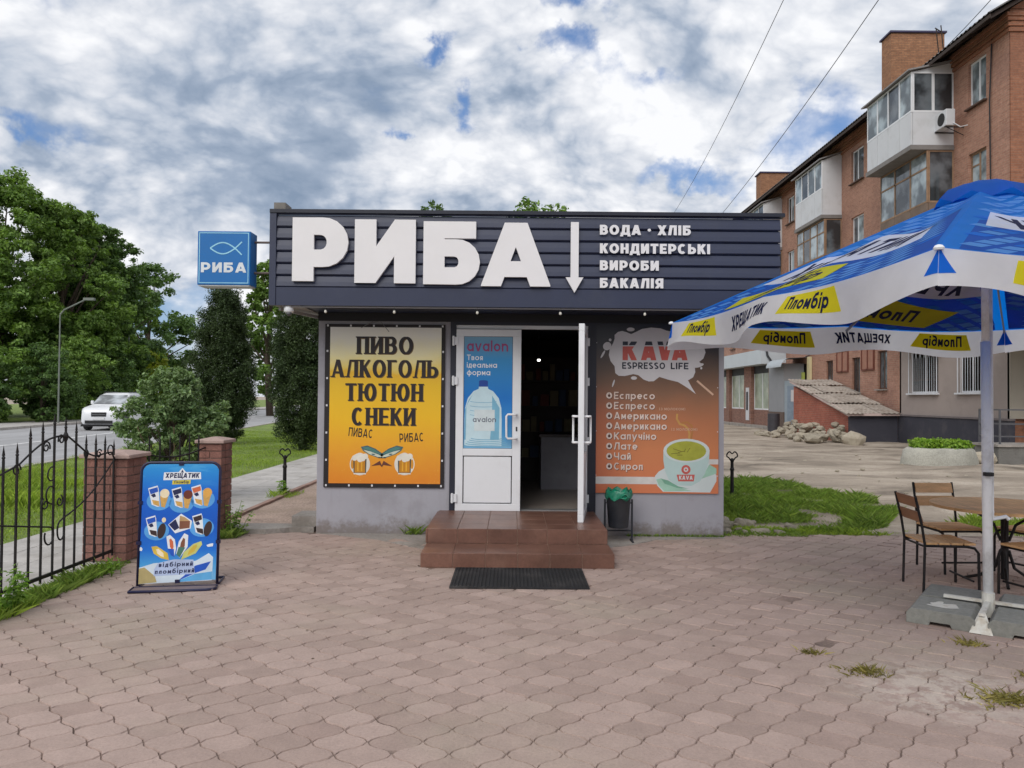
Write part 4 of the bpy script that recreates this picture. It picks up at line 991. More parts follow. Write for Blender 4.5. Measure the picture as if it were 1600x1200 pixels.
mb.tube([(1.19, 8.24, .50), (1.22, 8.235, .53), (1.26, 8.24, .51), (1.22, 8.23, .48), (1.17, 8.235, .49)], .01, 6)
mb.build('bag', mat('green_bag', C(14, 120, 92), .35, .25, 22, .003, 40, spec=.6), bn, smooth=True)

# ------------------------------------------------------------------ A-board
ab = thing('pavement_sign', (-2.68, 6.2, 0), 'blue advertising board with ice creams in a dark frame by the brick pillar', 'pavement sign', rz=math.radians(9))
M_fr = mat('sign_frame', C(26, 26, 62), .35, .1, 5)
w_, h_ = .61, 1.0; tl_ = .07
def ay(z): return .02+tl_*z/h_
mb = MB(); r = .07
path_ = [(-w_/2, ay(.05), .02), (-w_/2, ay(h_-r), h_-r)]+[(-w_/2+r-r*math.cos(a), ay(h_-r+r*math.sin(a)), h_-r+r*math.sin(a)) for a in (PI/8*i for i in range(1, 5))]+[(w_/2-r+r*math.sin(a), ay(h_-r+r*math.cos(a)), h_-r+r*math.cos(a)) for a in (PI/8*i for i in range(0, 5))]+[(w_/2, ay(.05), .02)]
mb.tube(path_, .011, 8, True); mb.build('frame', M_fr, ab, world=False, smooth=True)
mb = MB(); mb.tube([(-w_/2-.02, .0, .011), (w_/2+.01, -.0, .011), (w_/2+.015, -.10, .011), (w_/2-.05, -.135, .011), (-w_/2-.02, -.135, .011), (-w_/2-.02, .0, .011)], .011, 8); mb.build('foot', M_fr, ab, world=False, smooth=True)
MB().box(-w_/2-.01, w_/2, -.125, -.0, .004, .016).build('tray', mat('tray_grey', C(120, 104, 104), .6), ab, world=False)
mb = MB(); mb.tube([(-w_/2, .08, .012), (-w_/2, .3, .012), (w_/2, .3, .012), (w_/2, .08, .012)], .01, 8); mb.tube([(-.2, .3, .012), (-.1, ay(.7)+.01, .7)], .008, 6); mb.build('rear_stay', M_fr, ab, world=False)
m, T, b = newmat('icecream_print'); P_ = T.n('ShaderNodeTexCoord').outputs['Object']; zc = T.n('ShaderNodeSeparateXYZ', {0: P_}).outputs[2]
c_ = T.ramp(zc, [(0, C(130, 190, 228)), (.18, C(70, 158, 220)), (.3, C(20, 110, 208)), (.5, C(0, 84, 190)), (.75, C(0, 98, 204)), (.95, C(30, 140, 214)), (1, C(60, 160, 220))])
wv = T.ss(T.noise(T.vm('MULTIPLY', P_, (1, 1, 3)), 6, 3, .5), .5, .62); c_ = T.mix(T.m('MULTIPLY', wv, T.lin(zc, .75, 1.0, 0, .25)), c_, (*C(110, 200, 240), 1))
T.put(b.inputs['Base Color'], c_); b.inputs['Roughness'].default_value = .3
pan = [(-w_/2+.012, .055), (w_/2-.012, .055), (w_/2-.012, h_-.06), (w_/2-.03, h_-.03), (w_/2-.06, h_-.012), (-w_/2+.06, h_-.012), (-w_/2+.03, h_-.03), (-w_/2+.012, h_-.06)]
mb = MB(); n = len(pan)
mb.add([(p[0], ay(p[1])-.003, p[1]) for p in pan]+[(p[0], ay(p[1])+.004, p[1]) for p in pan], [tuple(range(n)), tuple(range(n, 2*n))]+[(i, (i+1) % n, n+(i+1) % n, n+i) for i in range(n)])
mb.build('panel', m, ab, world=False)
pr = Print(); wi = mat('paper_white', C(226, 230, 236), .4, .02); ni = mat('deep_navy_ink', C(22, 30, 76), .4); ye = mat('yellow_ink', C(214, 196, 60), .4); bi = mat('bright_blue_ink', C(24, 84, 190), .4)
cone = mat('wafer_ink', C(206, 160, 84), .5, .15, 60); choc = mat('choc_ink', C(52, 34, 36), .4); van = mat('vanilla_ink', C(236, 220, 186), .5); org = mat('orange_ink', C(206, 104, 66), .4); halo = mat('halo_blue', C(84, 158, 222), .4); brn = mat('brown_choc', C(126, 78, 56), .4); gold = mat('gold_ink', C(214, 182, 70), .4); pg = mat('pack_green', C(70, 120, 104), .4); lm = mat('lime_cream', C(204, 206, 120), .5)
def q(px_, py_): # pixel of the 4.8x zoom of the board -> board metres
    return ((px_-430)/590*.60, 1.0-(py_-165)/890*.965)
def poly(m_, pts, z): pr.poly(m_, [q(*p) for p in pts], z)
poly(wi, [(300, 238), (410, 236), (438, 205), (466, 236), (580, 238), (584, 290), (296, 296)], 1.)
poly(ni, [(428, 240), (438, 218), (450, 240)], 2); a_ = q(310, 280); pr.text(ni, 'ХРЕЩАТИК', a_[0], a_[1], .040, .12, 2, slant=.12, fit=.262)
poly(ye, [(366, 298), (505, 294), (502, 325), (364, 328)], 1.2); a_ = q(436, 320); pr.text(ni, 'Пломбір', a_[0], a_[1], .022, .1, 2.2, align='c')
for (hx, hy) in ((270, 450), (440, 470), (600, 440), (260, 670), (600, 650)): c_ = q(hx, hy); pr.ell(halo, c_[0], c_[1], .095, .075, .6)
def pack(x, y, top, kind):
    poly(wi, [(x-80, y-75), (x-10, y-95), (x-2, y-70), (x+12, y+60), (x-8, y+62), (x-50, y+45)], 1.6)
    poly(top, [(x-74, y-66), (x-10, y-84), (x-4, y-50), (x-60, y-30)], 2); poly(ni, [(x-60, y-26), (x-30, y-38), (x-18, y-15), (x-40, y-6)], 2.2)
    poly(cone if kind != 'bar' else choc, [(x-50, y+10), (x+4, y+20), (x+10, y+60), (x-36, y+44)], 2.1)
    if kind == 'bar':
        c_ = q(x+42, y+20); pr.ell(choc, c_[0], c_[1], .030, .062, 2.6, 20, -.22)
    else:
        poly(cone, [(x+10, y-20), (x+78, y-30), (x+50, y+68), (x+22, y+62)], 2.6); c_ = q(x+46, y-36); pr.ell(kind, c_[0], c_[1], .036, .036, 3)
pack(265, 430, bi, van); pack(442, 440, ni, mat('choc_top', C(110, 46, 30), .4)); pack(590, 425, org, mat('caramel_top', C(222, 166, 80), .4)); pack(255, 650, bi, 'bar'); pack(605, 640, choc, 'bar')
c_ = q(312, 590); pr.ell(van, c_[0], c_[1], .016, .02, 3.2)
poly(wi, [(345, 625), (440, 545), (525, 600), (515, 655), (400, 690)], 1.6); poly(ni, [(350, 625), (400, 585), (430, 650), (395, 670)], 2); poly(brn, [(430, 600), (510, 600), (508, 652), (430, 660)], 2.2); poly(mat('tan_ink', C(186, 150, 104), .4), [(432, 560), (470, 572), (508, 600), (430, 600)], 2.3)
for (pts, m1, m2) in ((((225, 785), (265, 780), (350, 835), (360, 885), (300, 870), (245, 835)), gold, van), (((335, 712), (362, 700), (400, 735), (412, 800), (398, 860), (350, 800)), wi, org), (((470, 690), (500, 705), (498, 790), (440, 870), (412, 840), (430, 750)), wi, brn), (((600, 750), (608, 775), (560, 840), (450, 885), (470, 830), (540, 770)), lm, gold)):
    poly(m1, pts, 2); cxx = sum(p[0] for p in pts)/6; cyy = sum(p[1] for p in pts)/6
    poly(m2, [(cxx+(p[0]-cxx)*.45, cyy+(p[1]-cyy)*.6) for p in pts], 2.4)
poly(bi, [(345, 800), (395, 805), (400, 862), (375, 850)], 2.8); poly(pg, [(430, 790), (480, 795), (440, 868), (415, 845)], 2.8)
poly(mat('snow_ink', C(206, 220, 232), .5), [(125, 940), (250, 905), (560, 895), (590, 880), (660, 840), (694, 870), (690, 1040), (125, 1055)], 1.)
poly(mat('sand_ink', C(176, 160, 110), .5, .1, 20), [(125, 945), (180, 935), (260, 1000), (275, 1045), (122, 1056)], 1.6); poly(bi, [(480, 1000), (560, 930), (680, 900), (640, 960), (560, 985), (430, 1040)], 1.4); poly(mat('sky_ink', C(92, 168, 220), .5), [(430, 1040), (560, 990), (690, 975), (690, 1035), (440, 1046)], 1.7)
poly(mat('lilac_paper', C(176, 192, 224), .5), [(278, 905), (400, 880), (545, 885), (560, 990), (250, 1000), (252, 950)], 2.)
a_ = q(285, 935); pr.text(ni, 'відбірний', a_[0], a_[1], .036, .10, 3, gap=.2, slant=.1, rot=.02, fit=.26)
a_ = q(258, 985); pr.text(ni, 'пломбірний', a_[0], a_[1], .036, .10, 3, gap=.2, slant=.1, rot=.02, fit=.30)
poly(wi, [(135, 790), (150, 785), (160, 800), (155, 815), (133, 812)], 1); poly(wi, [(640, 780), (670, 770), (692, 768), (690, 790), (650, 794)], 1)
pr.build('print', lambda x, y, z: (x, ay(y)-.0032-z, y), ab, world=False, zs=.0004)
for (px_, pz) in ((0, h_-.01), (-w_/2, .68), (w_/2, .68), (-w_/2, .36), (w_/2, .36), (0, .05)):
    MB().box(px_-.018, px_+.018, ay(pz)-.012, ay(pz)+.005, pz-.014, pz+.014).build('clip', M_fr, ab, world=False)

# ------------------------------------------------------------------ brick pillars
M_brick = mat('pillar_brick', C(136, 96, 86), .9, .2, 5, .004, 60, var2=.2, dirt=C(108, 82, 76), dirtamt=.5, rnd=.17)
M_mort = mat('mortar', C(128, 112, 104), .95, .15, 8, .004, 60)
M_cap = mat('cap_concrete', C(172, 148, 140), .9, .12, 4, .005, 50, dirt=C(130, 116, 108), dirtamt=.5)
def pillar(x0, x1, y0, y1, H, label):
    t = thing('brick_pillar', ((x0+x1)/2, (y0+y1)/2, 0), label, 'pillar')
    MB().box(x0+.012, x1-.012, y0+.012, y1-.012, -.03, H-.06).build('core', M_mort, t)
    n = int((H-.07)/.078); hgt = (H-.07)/n
    for i in range(n):
        z0, z1 = i*hgt+.005, (i+1)*hgt-.005
        def run(a0, a1, off):
            L_ = .25; xs = [a0]; x = a0+(L_ if not off else L_/2)
            while x < a1-.07: xs.append(x); x += L_
            xs.append(a1); return xs
        o = i % 2; d = .115
        xs = run(x0, x1, o)
        for a, b in zip(xs, xs[1:]):
            for (ya_, yb_2) in ((y0, y0+d), (y1-d, y1)):
                j = random.uniform(-.003, .004); MB().box(a+.004, b-.004, ya_-j, yb_2+j, z0, z1).build('brick', M_brick, t)
        ys = run(y0+d, y1-d, 1-o)
        for a, b in zip(ys, ys[1:]):
            for (xa, xb_) in ((x0, x0+d), (x1-d, x1)):
                j = random.uniform(-.003, .004); MB().box(xa-j, xb_+j, a+.004, b-.004, z0, z1).build('brick', M_brick, t)
    mb = MB(); ov = .03
    mb.add([(x0-ov, y0-ov, H-.065), (x1+ov, y0-ov, H-.065), (x1+ov, y1+ov, H-.065), (x0-ov, y1+ov, H-.065), (x0-ov, y0-ov, H-.03), (x1+ov, y0-ov, H-.03), (x1+ov, y1+ov, H-.03), (x0-ov, y1+ov, H-.03), (x0+.1, y0+.1, H), (x1-.1, y0+.1, H), (x1-.1, y1-.1, H), (x0+.1, y1-.1, H)],
           [(0, 3, 2, 1), (0, 1, 5, 4), (1, 2, 6, 5), (2, 3, 7, 6), (3, 0, 4, 7), (4, 5, 9, 8), (5, 6, 10, 9), (6, 7, 11, 10), (7, 4, 8, 11), (8, 9, 10, 11)])
    mb.build('cap', M_cap, t, bevel=.008); return t
pillar(-3.98, -3.57, 7.16, 7.54, 1.02, 'brick pillar with a worn cap at the end of the wrought iron fence behind the blue board')
pillar(-3.43, -3.17, 8.42, 8.74, 1.09, 'narrower brick pillar with a pale cap between the blue board and the kiosk')

# ------------------------------------------------------------------ wrought iron fence
M_iron = mat('iron', C(26, 24, 26), .55, .2, 20, metal=.3, dirt=C(60, 48, 44), dirtamt=.4, ds=6)
def spiral(c, r0, r1, a0, turns, flip=1, n=22):
    return [(0, c[0]+flip*(r0+(r1-r0)*i/n)*math.cos(a0+turns*2*PI*i/n), c[1]+(r0+(r1-r0)*i/n)*math.sin(a0+turns*2*PI*i/n)) for i in range(n+1)]
fe = thing('iron_fence', (-3.69, 5.6, 0), 'black wrought iron fence with scrolls and spear tips left of the blue board', 'fence')
FX = -3.69
def hgt_top(y):
    c = [(4.3, 1.0), (4.9, .92), (5.45, 1.0), (5.75, 1.08), (5.91, 1.17), (6.07, 1.24), (6.22, 1.27), (6.38, 1.26), (6.53, 1.18), (6.67, 1.10), (6.81, 1.06), (6.97, 1.08), (7.12, 1.08)]
    for (a, ha), (b, hb) in zip(c, c[1:]):
        if a <= y <= b: return ha+(hb-ha)*(y-a)/(b-a)
    return 1.0
ys = [4.35+.155*i for i in range(19)]
def spear(mb, x, y, z, knob):
    mb.lathe([(.007, 0), (.013, .015), (.006, .03), (.004, .035)], (x, y, z), 8)
    mb.add([(x-.004, y-.014, z+.03), (x+.004, y-.014, z+.03), (x+.004, y+.014, z+.03), (x-.004, y+.014, z+.03), (x, y, z+.11)], [(0, 1, 2, 3), (0, 1, 4), (1, 2, 4), (2, 3, 4), (3, 0, 4)])
for i, y in enumerate(ys):
    tall = i % 2 == 0; h = hgt_top(y)+(.03 if tall else -.0)
    mb = MB(); mb.bar((FX, y, .06), (FX, y, h), .014, up=(1, 0, 0)); spear(mb, FX, y, h, tall)
    if i in (13, 15): mb.lathe([(.008, -.11), (.02, -.075), (.022, -.05), (.008, -.02)], (FX, y, h), 8)
    mb.build('picket', M_iron, fe)
MB().bar((FX, 4.3, .105), (FX, 7.15, .105), .012, .028).build('rail', M_iron, fe)
pts = [(FX+.012, y, hgt_top(y)-.06) for y in np.linspace(4.3, 7.14, 46)]
MB().tube(pts, .008, 6).build('top_rail', M_iron, fe)
pts = [(FX+.012, 4.3+2.84*t, .62-.22*math.sin(PI*t*1.02)**1.0*(1 if t < .66 else .9)) for t in np.linspace(0, .68, 30)]
MB().tube([(FX+.012, 5.2+.94*t, .66-.17*t) for t in np.linspace(0, 1, 8)]+[(FX+.012, 6.14+.06*math.sin(a), .42+.07*math.cos(a)) for a in np.linspace(0, 5.2, 16)], .007, 6).build('scroll', M_iron, fe)
MB().tube([(FX+.012, 7.1-.78*t, .93-.40*t-.06*math.sin(PI*t)) for t in np.linspace(0, 1, 10)]+[(FX+.012, 6.30-.05*math.sin(a), .44+.08*math.cos(a)) for a in np.linspace(.0, 5.0, 14)], .007, 6).build('scroll', M_iron, fe)
for (cy_c, cz_c, r0, r1, a0, tn, fl) in ((6.08, 1.13, .05, .012, -.4, 1.5, 1), (6.28, 1.13+.05, .045, .012, -.4, 1.4, -1), (5.72, .98, .05, .012, 0, 1.4, 1), (6.16, .90, .07, .03, 1.2, .8, 1), (6.16, .76, .09, .03, -1.5, -.8, 1), (6.27, .68, .05, .012, 2., 1.2, -1), (6.08, .68, .05, .012, 2., 1.2, 1), (6.86, 1.02, .045, .012, .5, 1.2, 1), (7.05, 1.04, .05, .04, -.5, .9, 1)):
    MB().tube([(FX+.014, cy_c+(p[1]), cz_c+p[2]) for p in [(0, q_[1], q_[2]) for q_ in spiral((0, 0), r0, r1, a0, tn, fl)]], .006, 6).build('scroll', M_iron, fe)
f2 = thing('iron_fence', (-3.5, 8.0, 0), 'short black iron fence section standing between the two brick pillars', 'fence')
for i in range(6):
    y = 7.70+i*.13; x = -3.66+.30*(y-7.6)/.85
    mb = MB(); mb.bar((x, y, .05), (x, y, 1.04), .013, up=(1, 0, 0)); spear(mb, x, y, 1.04, 0); mb.build('picket', M_iron, f2)
MB().bar((-3.66, 7.55, .12), (-3.36, 8.42, .12), .012, .026).build('rail', M_iron, f2)
MB().tube([(-3.66+.30*t+.01, 7.56+.86*t, .98-.07*math.sin(PI*t)) for t in np.linspace(0, 1, 12)], .008, 6).build('top_rail', M_iron, f2)

# ------------------------------------------------------------------ bollards
def bollard(x, y, label):
    t = thing('bollard', (x, y, 0), label, 'bollard', 'iron bollards beside the kiosk')
    MB().lathe([(.045, -.03), (.045, .03), (.03, .05), (.028, .42), (.036, .43), (.036, .45), (.026, .47), (.024, .56), (.034, .58), (.034, .60), (.018, .62)], (0, 0, 0), 12).build('post', M_iron, t, world=False, smooth=False)
    MB().tube([(.075*math.sin(a)*(1.15 if math.cos(a) > -.2 else .75), 0, .66+.075*math.cos(a)) for a in np.linspace(.5, 2*PI-.5, 18)], .011, 6).build('ring', M_iron, t, world=False)
    MB().tube([(-.04, 0, .725), (0, 0, .69), (.04, 0, .725)], .012, 6).build('knot', M_iron, t, world=False)
bollard(-3.56, 12.1, 'black iron bollard with a ring top standing by the grey path left of the kiosk')
bollard(3.53, 12.3, 'black iron bollard with a ring top standing in grass right of the kiosk')

# ------------------------------------------------------------------ car
def car():
    t = thing('car', (-18.45, 36, -.055), 'white sport utility car driving towards the camera on the road', 'car', rz=math.radians(-90+7)); t.scale = (.93, .93, 1.05)
    M_cp = mat('car_paint', C(224, 226, 230), .25, .02, 1, spec=.7, coord='obj'); M_cb = mat('car_black', C(22, 22, 24), .5); M_cg = glass('car_glass', (.10, .11, .12), .05)
    L_, Wd, zs_ = 4.7, .92, [.28, .55, .85, 1.02]
    # stations along x (front at +2.35): (x, low z, belt z, half width)
    stn = [(2.35, .42, .70, .62), (2.28, .28, .88, .80), (2.0, .24, .98, .90), (1.2, .24, 1.08, .935), (.6, .24, 1.12, .94), (-1.6, .24, 1.16, .94), (-2.1, .30, 1.10, .90), (-2.33, .45, .95, .80)]
    mb = MB(); n = 10
    for (x, zl, zb_, hw) in stn:
        sec = [(-hw*.92, zl), (-hw, zl+.12), (-hw*1.0, (zl+zb_)/2), (-hw*.97, zb_-.06), (-hw*.86, zb_), (hw*.86, zb_), (hw*.97, zb_-.06), (hw, (zl+zb_)/2), (hw, zl+.12), (hw*.92, zl)]
        for (y, z) in sec: mb.v.append((x, y, z))
    for i in range(len(stn)-1):
        for j in range(n): mb.f.append([i*n+j, i*n+(j+1) % n, (i+1)*n+(j+1) % n, (i+1)*n+j]); mb.mi.append(0)
    mb.f += [list(range(n)), list(range((len(stn)-1)*n, len(stn)*n))]; mb.mi += [0, 0]
    mb.build('body', M_cp, t, world=False, smooth=True, bevel=.02)
    rf = [(1.25, 1.06, .80, 1.08), (.45, 1.50, .70, 1.12), (.1, 1.60, .66, 1.12), (-1.0, 1.62, .66, 1.14), (-1.7, 1.52, .66, 1.15), (-2.15, 1.14, .76, 1.15)]
    mb = MB()
    for (x, zt, hw, zb_) in rf:
        for (y, z) in ((-hw-.1*(zt > 1.2), zb_-.05), (-hw, zt-.04), (-hw*.8, zt), (hw*.8, zt), (hw, zt-.04), (hw+.1*(zt > 1.2), zb_-.05)): mb.v.append((x, y, z))
    for i in range(len(rf)-1):
        for j in range(5): mb.f.append([i*6+j, i*6+j+1, (i+1)*6+j+1, (i+1)*6+j]); mb.mi.append(0)
    mb.build('cabin', M_cp, t, world=False, smooth=True)
    def quad(name, pts, m): MB().add(pts, [tuple(range(len(pts)))]).build(name, m, t, world=False)
    quad('windscreen', [(1.17, -.72, 1.12), (1.17, .72, 1.12), (.47, .63, 1.52), (.47, -.63, 1.52)], M_cg)
    for s in (-1, 1):
        for (xa, xb_, xt0, xt1) in ((.75, -.30, .40, -.30), (-.38, -1.2, -.38, -1.15), (-1.28, -1.8, -1.22, -1.62)):
            quad('side_window', [(xa, s*.815, 1.17), (xb_, s*.815, 1.18), (xt1, s*.705, 1.52), (xt0, s*.715, 1.50)], M_cg)
        MB().box(.55, .72, s*.96-.06, s*.96+.06, 1.10, 1.26).build('mirror', M_cp, t, world=False, bevel=.03)
        MB().add([(2.33, s*.62, .72), (2.12, s*.86, .80), (2.0, s*.9, .90), (2.2, s*.72, .88), (2.30, s*.55, .80)], [(0, 1, 2, 3, 4)]).build('headlight', mat('lamp_clear', C(84, 90, 98), .1, spec=.8), t, world=False)
        MB().add([(2.34, s*.62, .50), (2.26, s*.82, .52), (2.27, s*.80, .60), (2.34, s*.60, .58)], [(0, 1, 2, 3)]).build('fog_lamp', M_cb, t, world=False)
        for x in (1.45, -1.40):
            w = bpy.data.objects.new('wheel', None); col.objects.link(w); w.parent = t; w.location = (x, s*.82, .36); w.rotation_euler = (PI/2, 0, 0)
            MB().lathe([(.24, -.12), (.34, -.12), (.36, -.08), (.36, .08), (.34, .12), (.24, .12)], (0, 0, 0), 24).build('tyre', M_cb, w, world=False)
            MB().lathe([(.06, -.125), (.23, -.115), (.235, .115), (.06, .125)], (0, 0, 0), 10).build('rim', mat('rim', C(150, 152, 156), .3, metal=.7), w, world=False)
            MB().box(x-.42, x+.42, s*.935-.012, s*.935+.012, .26, .62).build('wheel_arch', M_cb, t, world=False)
    MB().box(2.28, 2.372, -.34, .34, .60, .78).build('grille', M_cb, t, world=False, bevel=.02); MB().box(2.30, 2.382, -.30, .30, .68, .69).build('grille_bar', mat('chrome', C(190, 190, 194), .2, metal=.9), t, world=False)
    MB().box(2.26, 2.368, -.62, .62, .30, .44).build('air_intake', M_cb, t, world=False, bevel=.02)
    MB().box(2.37, 2.385, -.26, .26, .47, .58).build('number_plate', mat('plate', C(214, 214, 216), .5), t, world=False)
    MB().box(-2.3, 2.2, -.86, .86, .18, .27).build('underbody', M_cb, t, world=False)
    for s in (-1, 1): MB().tube([(.2, s*.58, 1.63), (-1.5, s*.6, 1.64)], .02, 6).build('roof_rail', M_cb, t, world=False)
    return t
car()['label'] = 'white car with a dark grille coming along the road past the bush'

# ------------------------------------------------------------------ lamp posts
def lamp(x, y, h, arm, label, r=.05):
    t = thing('street_lamp', (x, y, 0), label, 'street lamp')
    MB().tube([(x, y, 0), (x, y, h)], [r, r*.6], 8).build('pole', mat('lamp_grey', C(116, 122, 116), .8), t)
    if arm:
        MB().tube([(x, y, h), (x+.2, y, h+.25), (x+arm, y, h+.25+arm*.42)], .04, 6).build('arm', MATS['lamp_grey'], t)
        MB().box(x+arm-.1, x+arm+.45, y-.1, y+.1, h+.2+arm*.42, h+.33+arm*.42).build('lantern', MATS['lamp_grey'], t)
lamp(-23.9, 40.5, 5.75, 1.35, 'grey street lamp with an angled arm beyond the road in front of the tall trees')
lamp(-30.0, 60, 7.0, 0, 'bare thin pole among the trees beyond the road', .1)

# ------------------------------------------------------------------ umbrella
U0 = Vector((3.42, 5.56, 0)); APX = Vector((3.525, 5.73, 3.17))
um = thing('parasol', (U0.x, U0.y, 0), 'big blue and white printed parasol over the cafe table', 'parasol')
CR = [Vector((1.50, 7.20, 2.27)), Vector((2.07, 3.72, 2.30)), Vector((5.55, 4.28, 2.32)), Vector((4.98, 7.76, 2.28))]
M_ub = mat('fabric_blue', C(6, 108, 204), .75, .04, 2, .002, 300, trans=.4)
def fabric(name, c):
    m = bpy.data.materials.new(name); m.use_nodes = True; MATS[name] = m; T = NT(m.node_tree); m.node_tree.nodes.clear()
    v = T.n('ShaderNodeNewGeometry').outputs['Position']; k = T.lin(T.noise(v, 3, 4, .6), .3, .7, .94, 1.06)
    cc = T.n('ShaderNodeVectorMath', {0: c, 3: k}, operation='SCALE').outputs[0]
    wr = T.n('ShaderNodeBump', {'Strength': .6, 'Distance': .012, 'Height': T.noise(v, 5, 3, .5, .6)})
    d = T.n('ShaderNodeBsdfPrincipled', {'Base Color': cc, 'Roughness': .7, 'Normal': wr.outputs[0]}); t = T.n('ShaderNodeBsdfTranslucent', {0: cc})
    T.n('ShaderNodeOutputMaterial', {0: T.n('ShaderNodeMixShader', {0: .6, 1: d.outputs[0], 2: t.outputs[0]}).outputs[0]}); return m
U_b = fabric('canopy_blue', C(4, 124, 226)); U_d = fabric('canopy_deep', C(4, 94, 192)); U_l = fabric('canopy_light', C(96, 168, 236)); U_w = fabric('canopy_white', C(242, 243, 246)); U_y = fabric('canopy_yellow', C(232, 222, 40)); U_n = fabric('canopy_navy', C(26, 34, 84)); U_v = fabric('vent_blue', C(20, 98, 196))
def P3(i, s, t, off=0.):
    "panel i: s metres along the edge from its middle, t metres up the slope from the edge"
    A, B = CR[i], CR[(i+1) % 4]; E = (A+B)/2; T_ = (APX-E).length; v = max(.0, 1-t/T_); Ls = (B-A).length
    u = .5+(s/Ls/v if v > 1e-4 else 0); u = min(1, max(0, u))
    p = APX+((A+(B-A)*u)-APX)*v
    p = p+Vector((0, 0, -.035*abs(math.sin(2*PI*u))*max(0, v)**3))
    # slack between ribs
    w = math.sin(PI*min(1, max(0, v)))
    p = p+Vector((0, 0, -.04*w*math.sin(2*PI*u)**2))
    n = (B-A).cross(APX-A).normalized()
    if n.z < 0: n = -n
    return p+n*off
VH = .23
def V3(i, s, t, off=0.):
    "valance of panel i: t metres down from the edge"
    A, B = CR[i], CR[(i+1) % 4]; Ls = (B-A).length; u = s/Ls+.5; p = A+(B-A)*u
    out = (B-A).cross(Vector((0, 0, 1))).normalized()
    if out.dot((A+B)/2-APX) < 0: out = -out
    f = t/VH; p = p+Vector((0, 0, -.035*abs(math.sin(2*PI*u))))
    for ee, cc in ((0., A), (1., B)):
        dg = (cc-APX); dg.z = 0; w_ = max(0, 1-abs(u-ee)/.10)**1.5; out = (out*(1-w_)+dg.normalized()*w_)
    e_ = math.sin(PI*min(1, max(0, u)))**.5
    p = p+Vector((0, 0, -t*(.97)))+out*(.05*f+e_*(.06*f*math.sin(u*2*PI*2.2+i*1.3)+.018*f*math.sin(u*31+i)))+out*off
    p = p+Vector((0, 0, .035*f*math.sin(u*2*PI*2.2+i))); return p
for i in range(4):
    A, B = CR[i], CR[(i+1) % 4]; Ls = (B-A).length; T_ = (APX-(A+B)/2).length; v0 = .13
    mb = MB(); N, Mv = 24, 14
    for j in range(Mv+1):
        v = v0+(1-v0)*j/Mv
        for k in range(N+1): s = (k/N-.5)*Ls*v*.9999; mb.v.append(tuple(P3(i, s, T_*(1-v))))
    for j in range(Mv):
        for k in range(N): a = j*(N+1)+k; mb.f.append([a, a+1, a+N+2, a+N+1]); mb.mi.append(0)
    cp = mb.build('canopy_panel', U_b, um, smooth=True)
    mb = MB()
    for j in range(7):
        for k in range(121): mb.v.append(tuple(V3(i, (k/120-.5)*Ls, VH*j/6)))
    for j in range(6):
        for k in range(120): a = j*121+k; mb.f.append([a, a+1, a+122, a+121]); mb.mi.append(0)
    va = mb.build('valance', U_w, um, smooth=True)
    hw = Ls/2
    def lim(t): return hw*(1-t/T_)*.985
    # which way the print reads: seen from outside the words run left to right
    out = ((A+B)/2-APX); out.z = 0; right = out.cross(Vector((0, 0, 1))); sg = 1 if (B-A).dot(right) < 0 else -1
    pr = Print()
    def add(m_, pts, z): pr.poly(m_, pts, z)
    # deep blue field with lighter chequers
    add(U_d, [(-hw*.93, .02), (hw*.96, .02), (hw*.36, T_*.60), (-hw*.10, T_*.55), (-hw*.55, T_*.38)], 1)
    for a in range(-16, 20):
        for b in range(0, 24):
            if (a+b) % 2: continue
            cx_, cz_ = a*.115+b*.03, .05+b*.078; r1_, r2_ = .113, .076
            if cz_+r2_ > T_*.90 or abs(cx_)+r1_ > lim(cz_)-.02: continue
            hsh = (a*7+b*13) % 11
            if cz_ > 1.0: m_ = U_l
            elif cx_ > .45 or cx_ < -1.0: m_ = U_l if hsh > 1 else U_b
            elif hsh > 4: m_ = U_b
            else: continue
            add(m_, [(cx_-r1_, cz_-.02), (cx_, cz_-r2_*.55), (cx_+r1_, cz_+.02), (cx_, cz_+r2_*.55)], 2)
    # white swoosh, yellow tag and words
    add(U_w, [(-1.04, .60), (-.68, 1.02), (-.10, 1.06), (.60, .98), (.98, .56), (.30, .54), (-.35, .58)], 3)
    pr.text(U_n, 'ХРЕЩАТИК', -.78, .64, .28, .10, 4.2, rot=.02, slant=.2, fit=1.42)
    add(U_y, [(-.80, .08), (-.98, .36), (-.20, .50), (.36, .48), (.46, .20), (-.10, .12)], 4)
    pr.text(U_n, 'Пломбір', -.60, .17, .20, .10, 5.2, rot=.06, slant=.2, fit=.85)
    pr.build('print', lambda x, y, z, i=i, sg=sg: P3(i, x*sg, y, z), cp, split=.11, zs=.0011, both=True)
    pr = Print()
    for (cx_, kind) in ((-hw*.62, 'y'), (-hw*.12, 'x'), (hw*.34, 'y'), (hw*.82, 'c')):
        if kind == 'y':
            add(U_y, [(cx_-.30, .06), (cx_+.34, .07), (cx_+.28, .215), (cx_-.24, .20)], 1); pr.text(U_n, 'Пломбір', cx_-.20, .095, .095, .10, 2, slant=.15, fit=.42)
        elif kind == 'x':
            pr.text(U_n, 'ХРЕЩАТИК', cx_-.32, .08, .10, .10, 2, slant=.2, fit=.62)
    for s_ in (-1, 1): add(U_b, [(s_*hw*.999, .235), (s_*(hw-.085), .08), (s_*hw*.999, .075)], 1.5)
    pr.build('print', lambda x, y, z, i=i, sg=sg: V3(i, x*sg, VH-y if y < VH else 0, z), va, split=.035, zs=.0012, both=True)
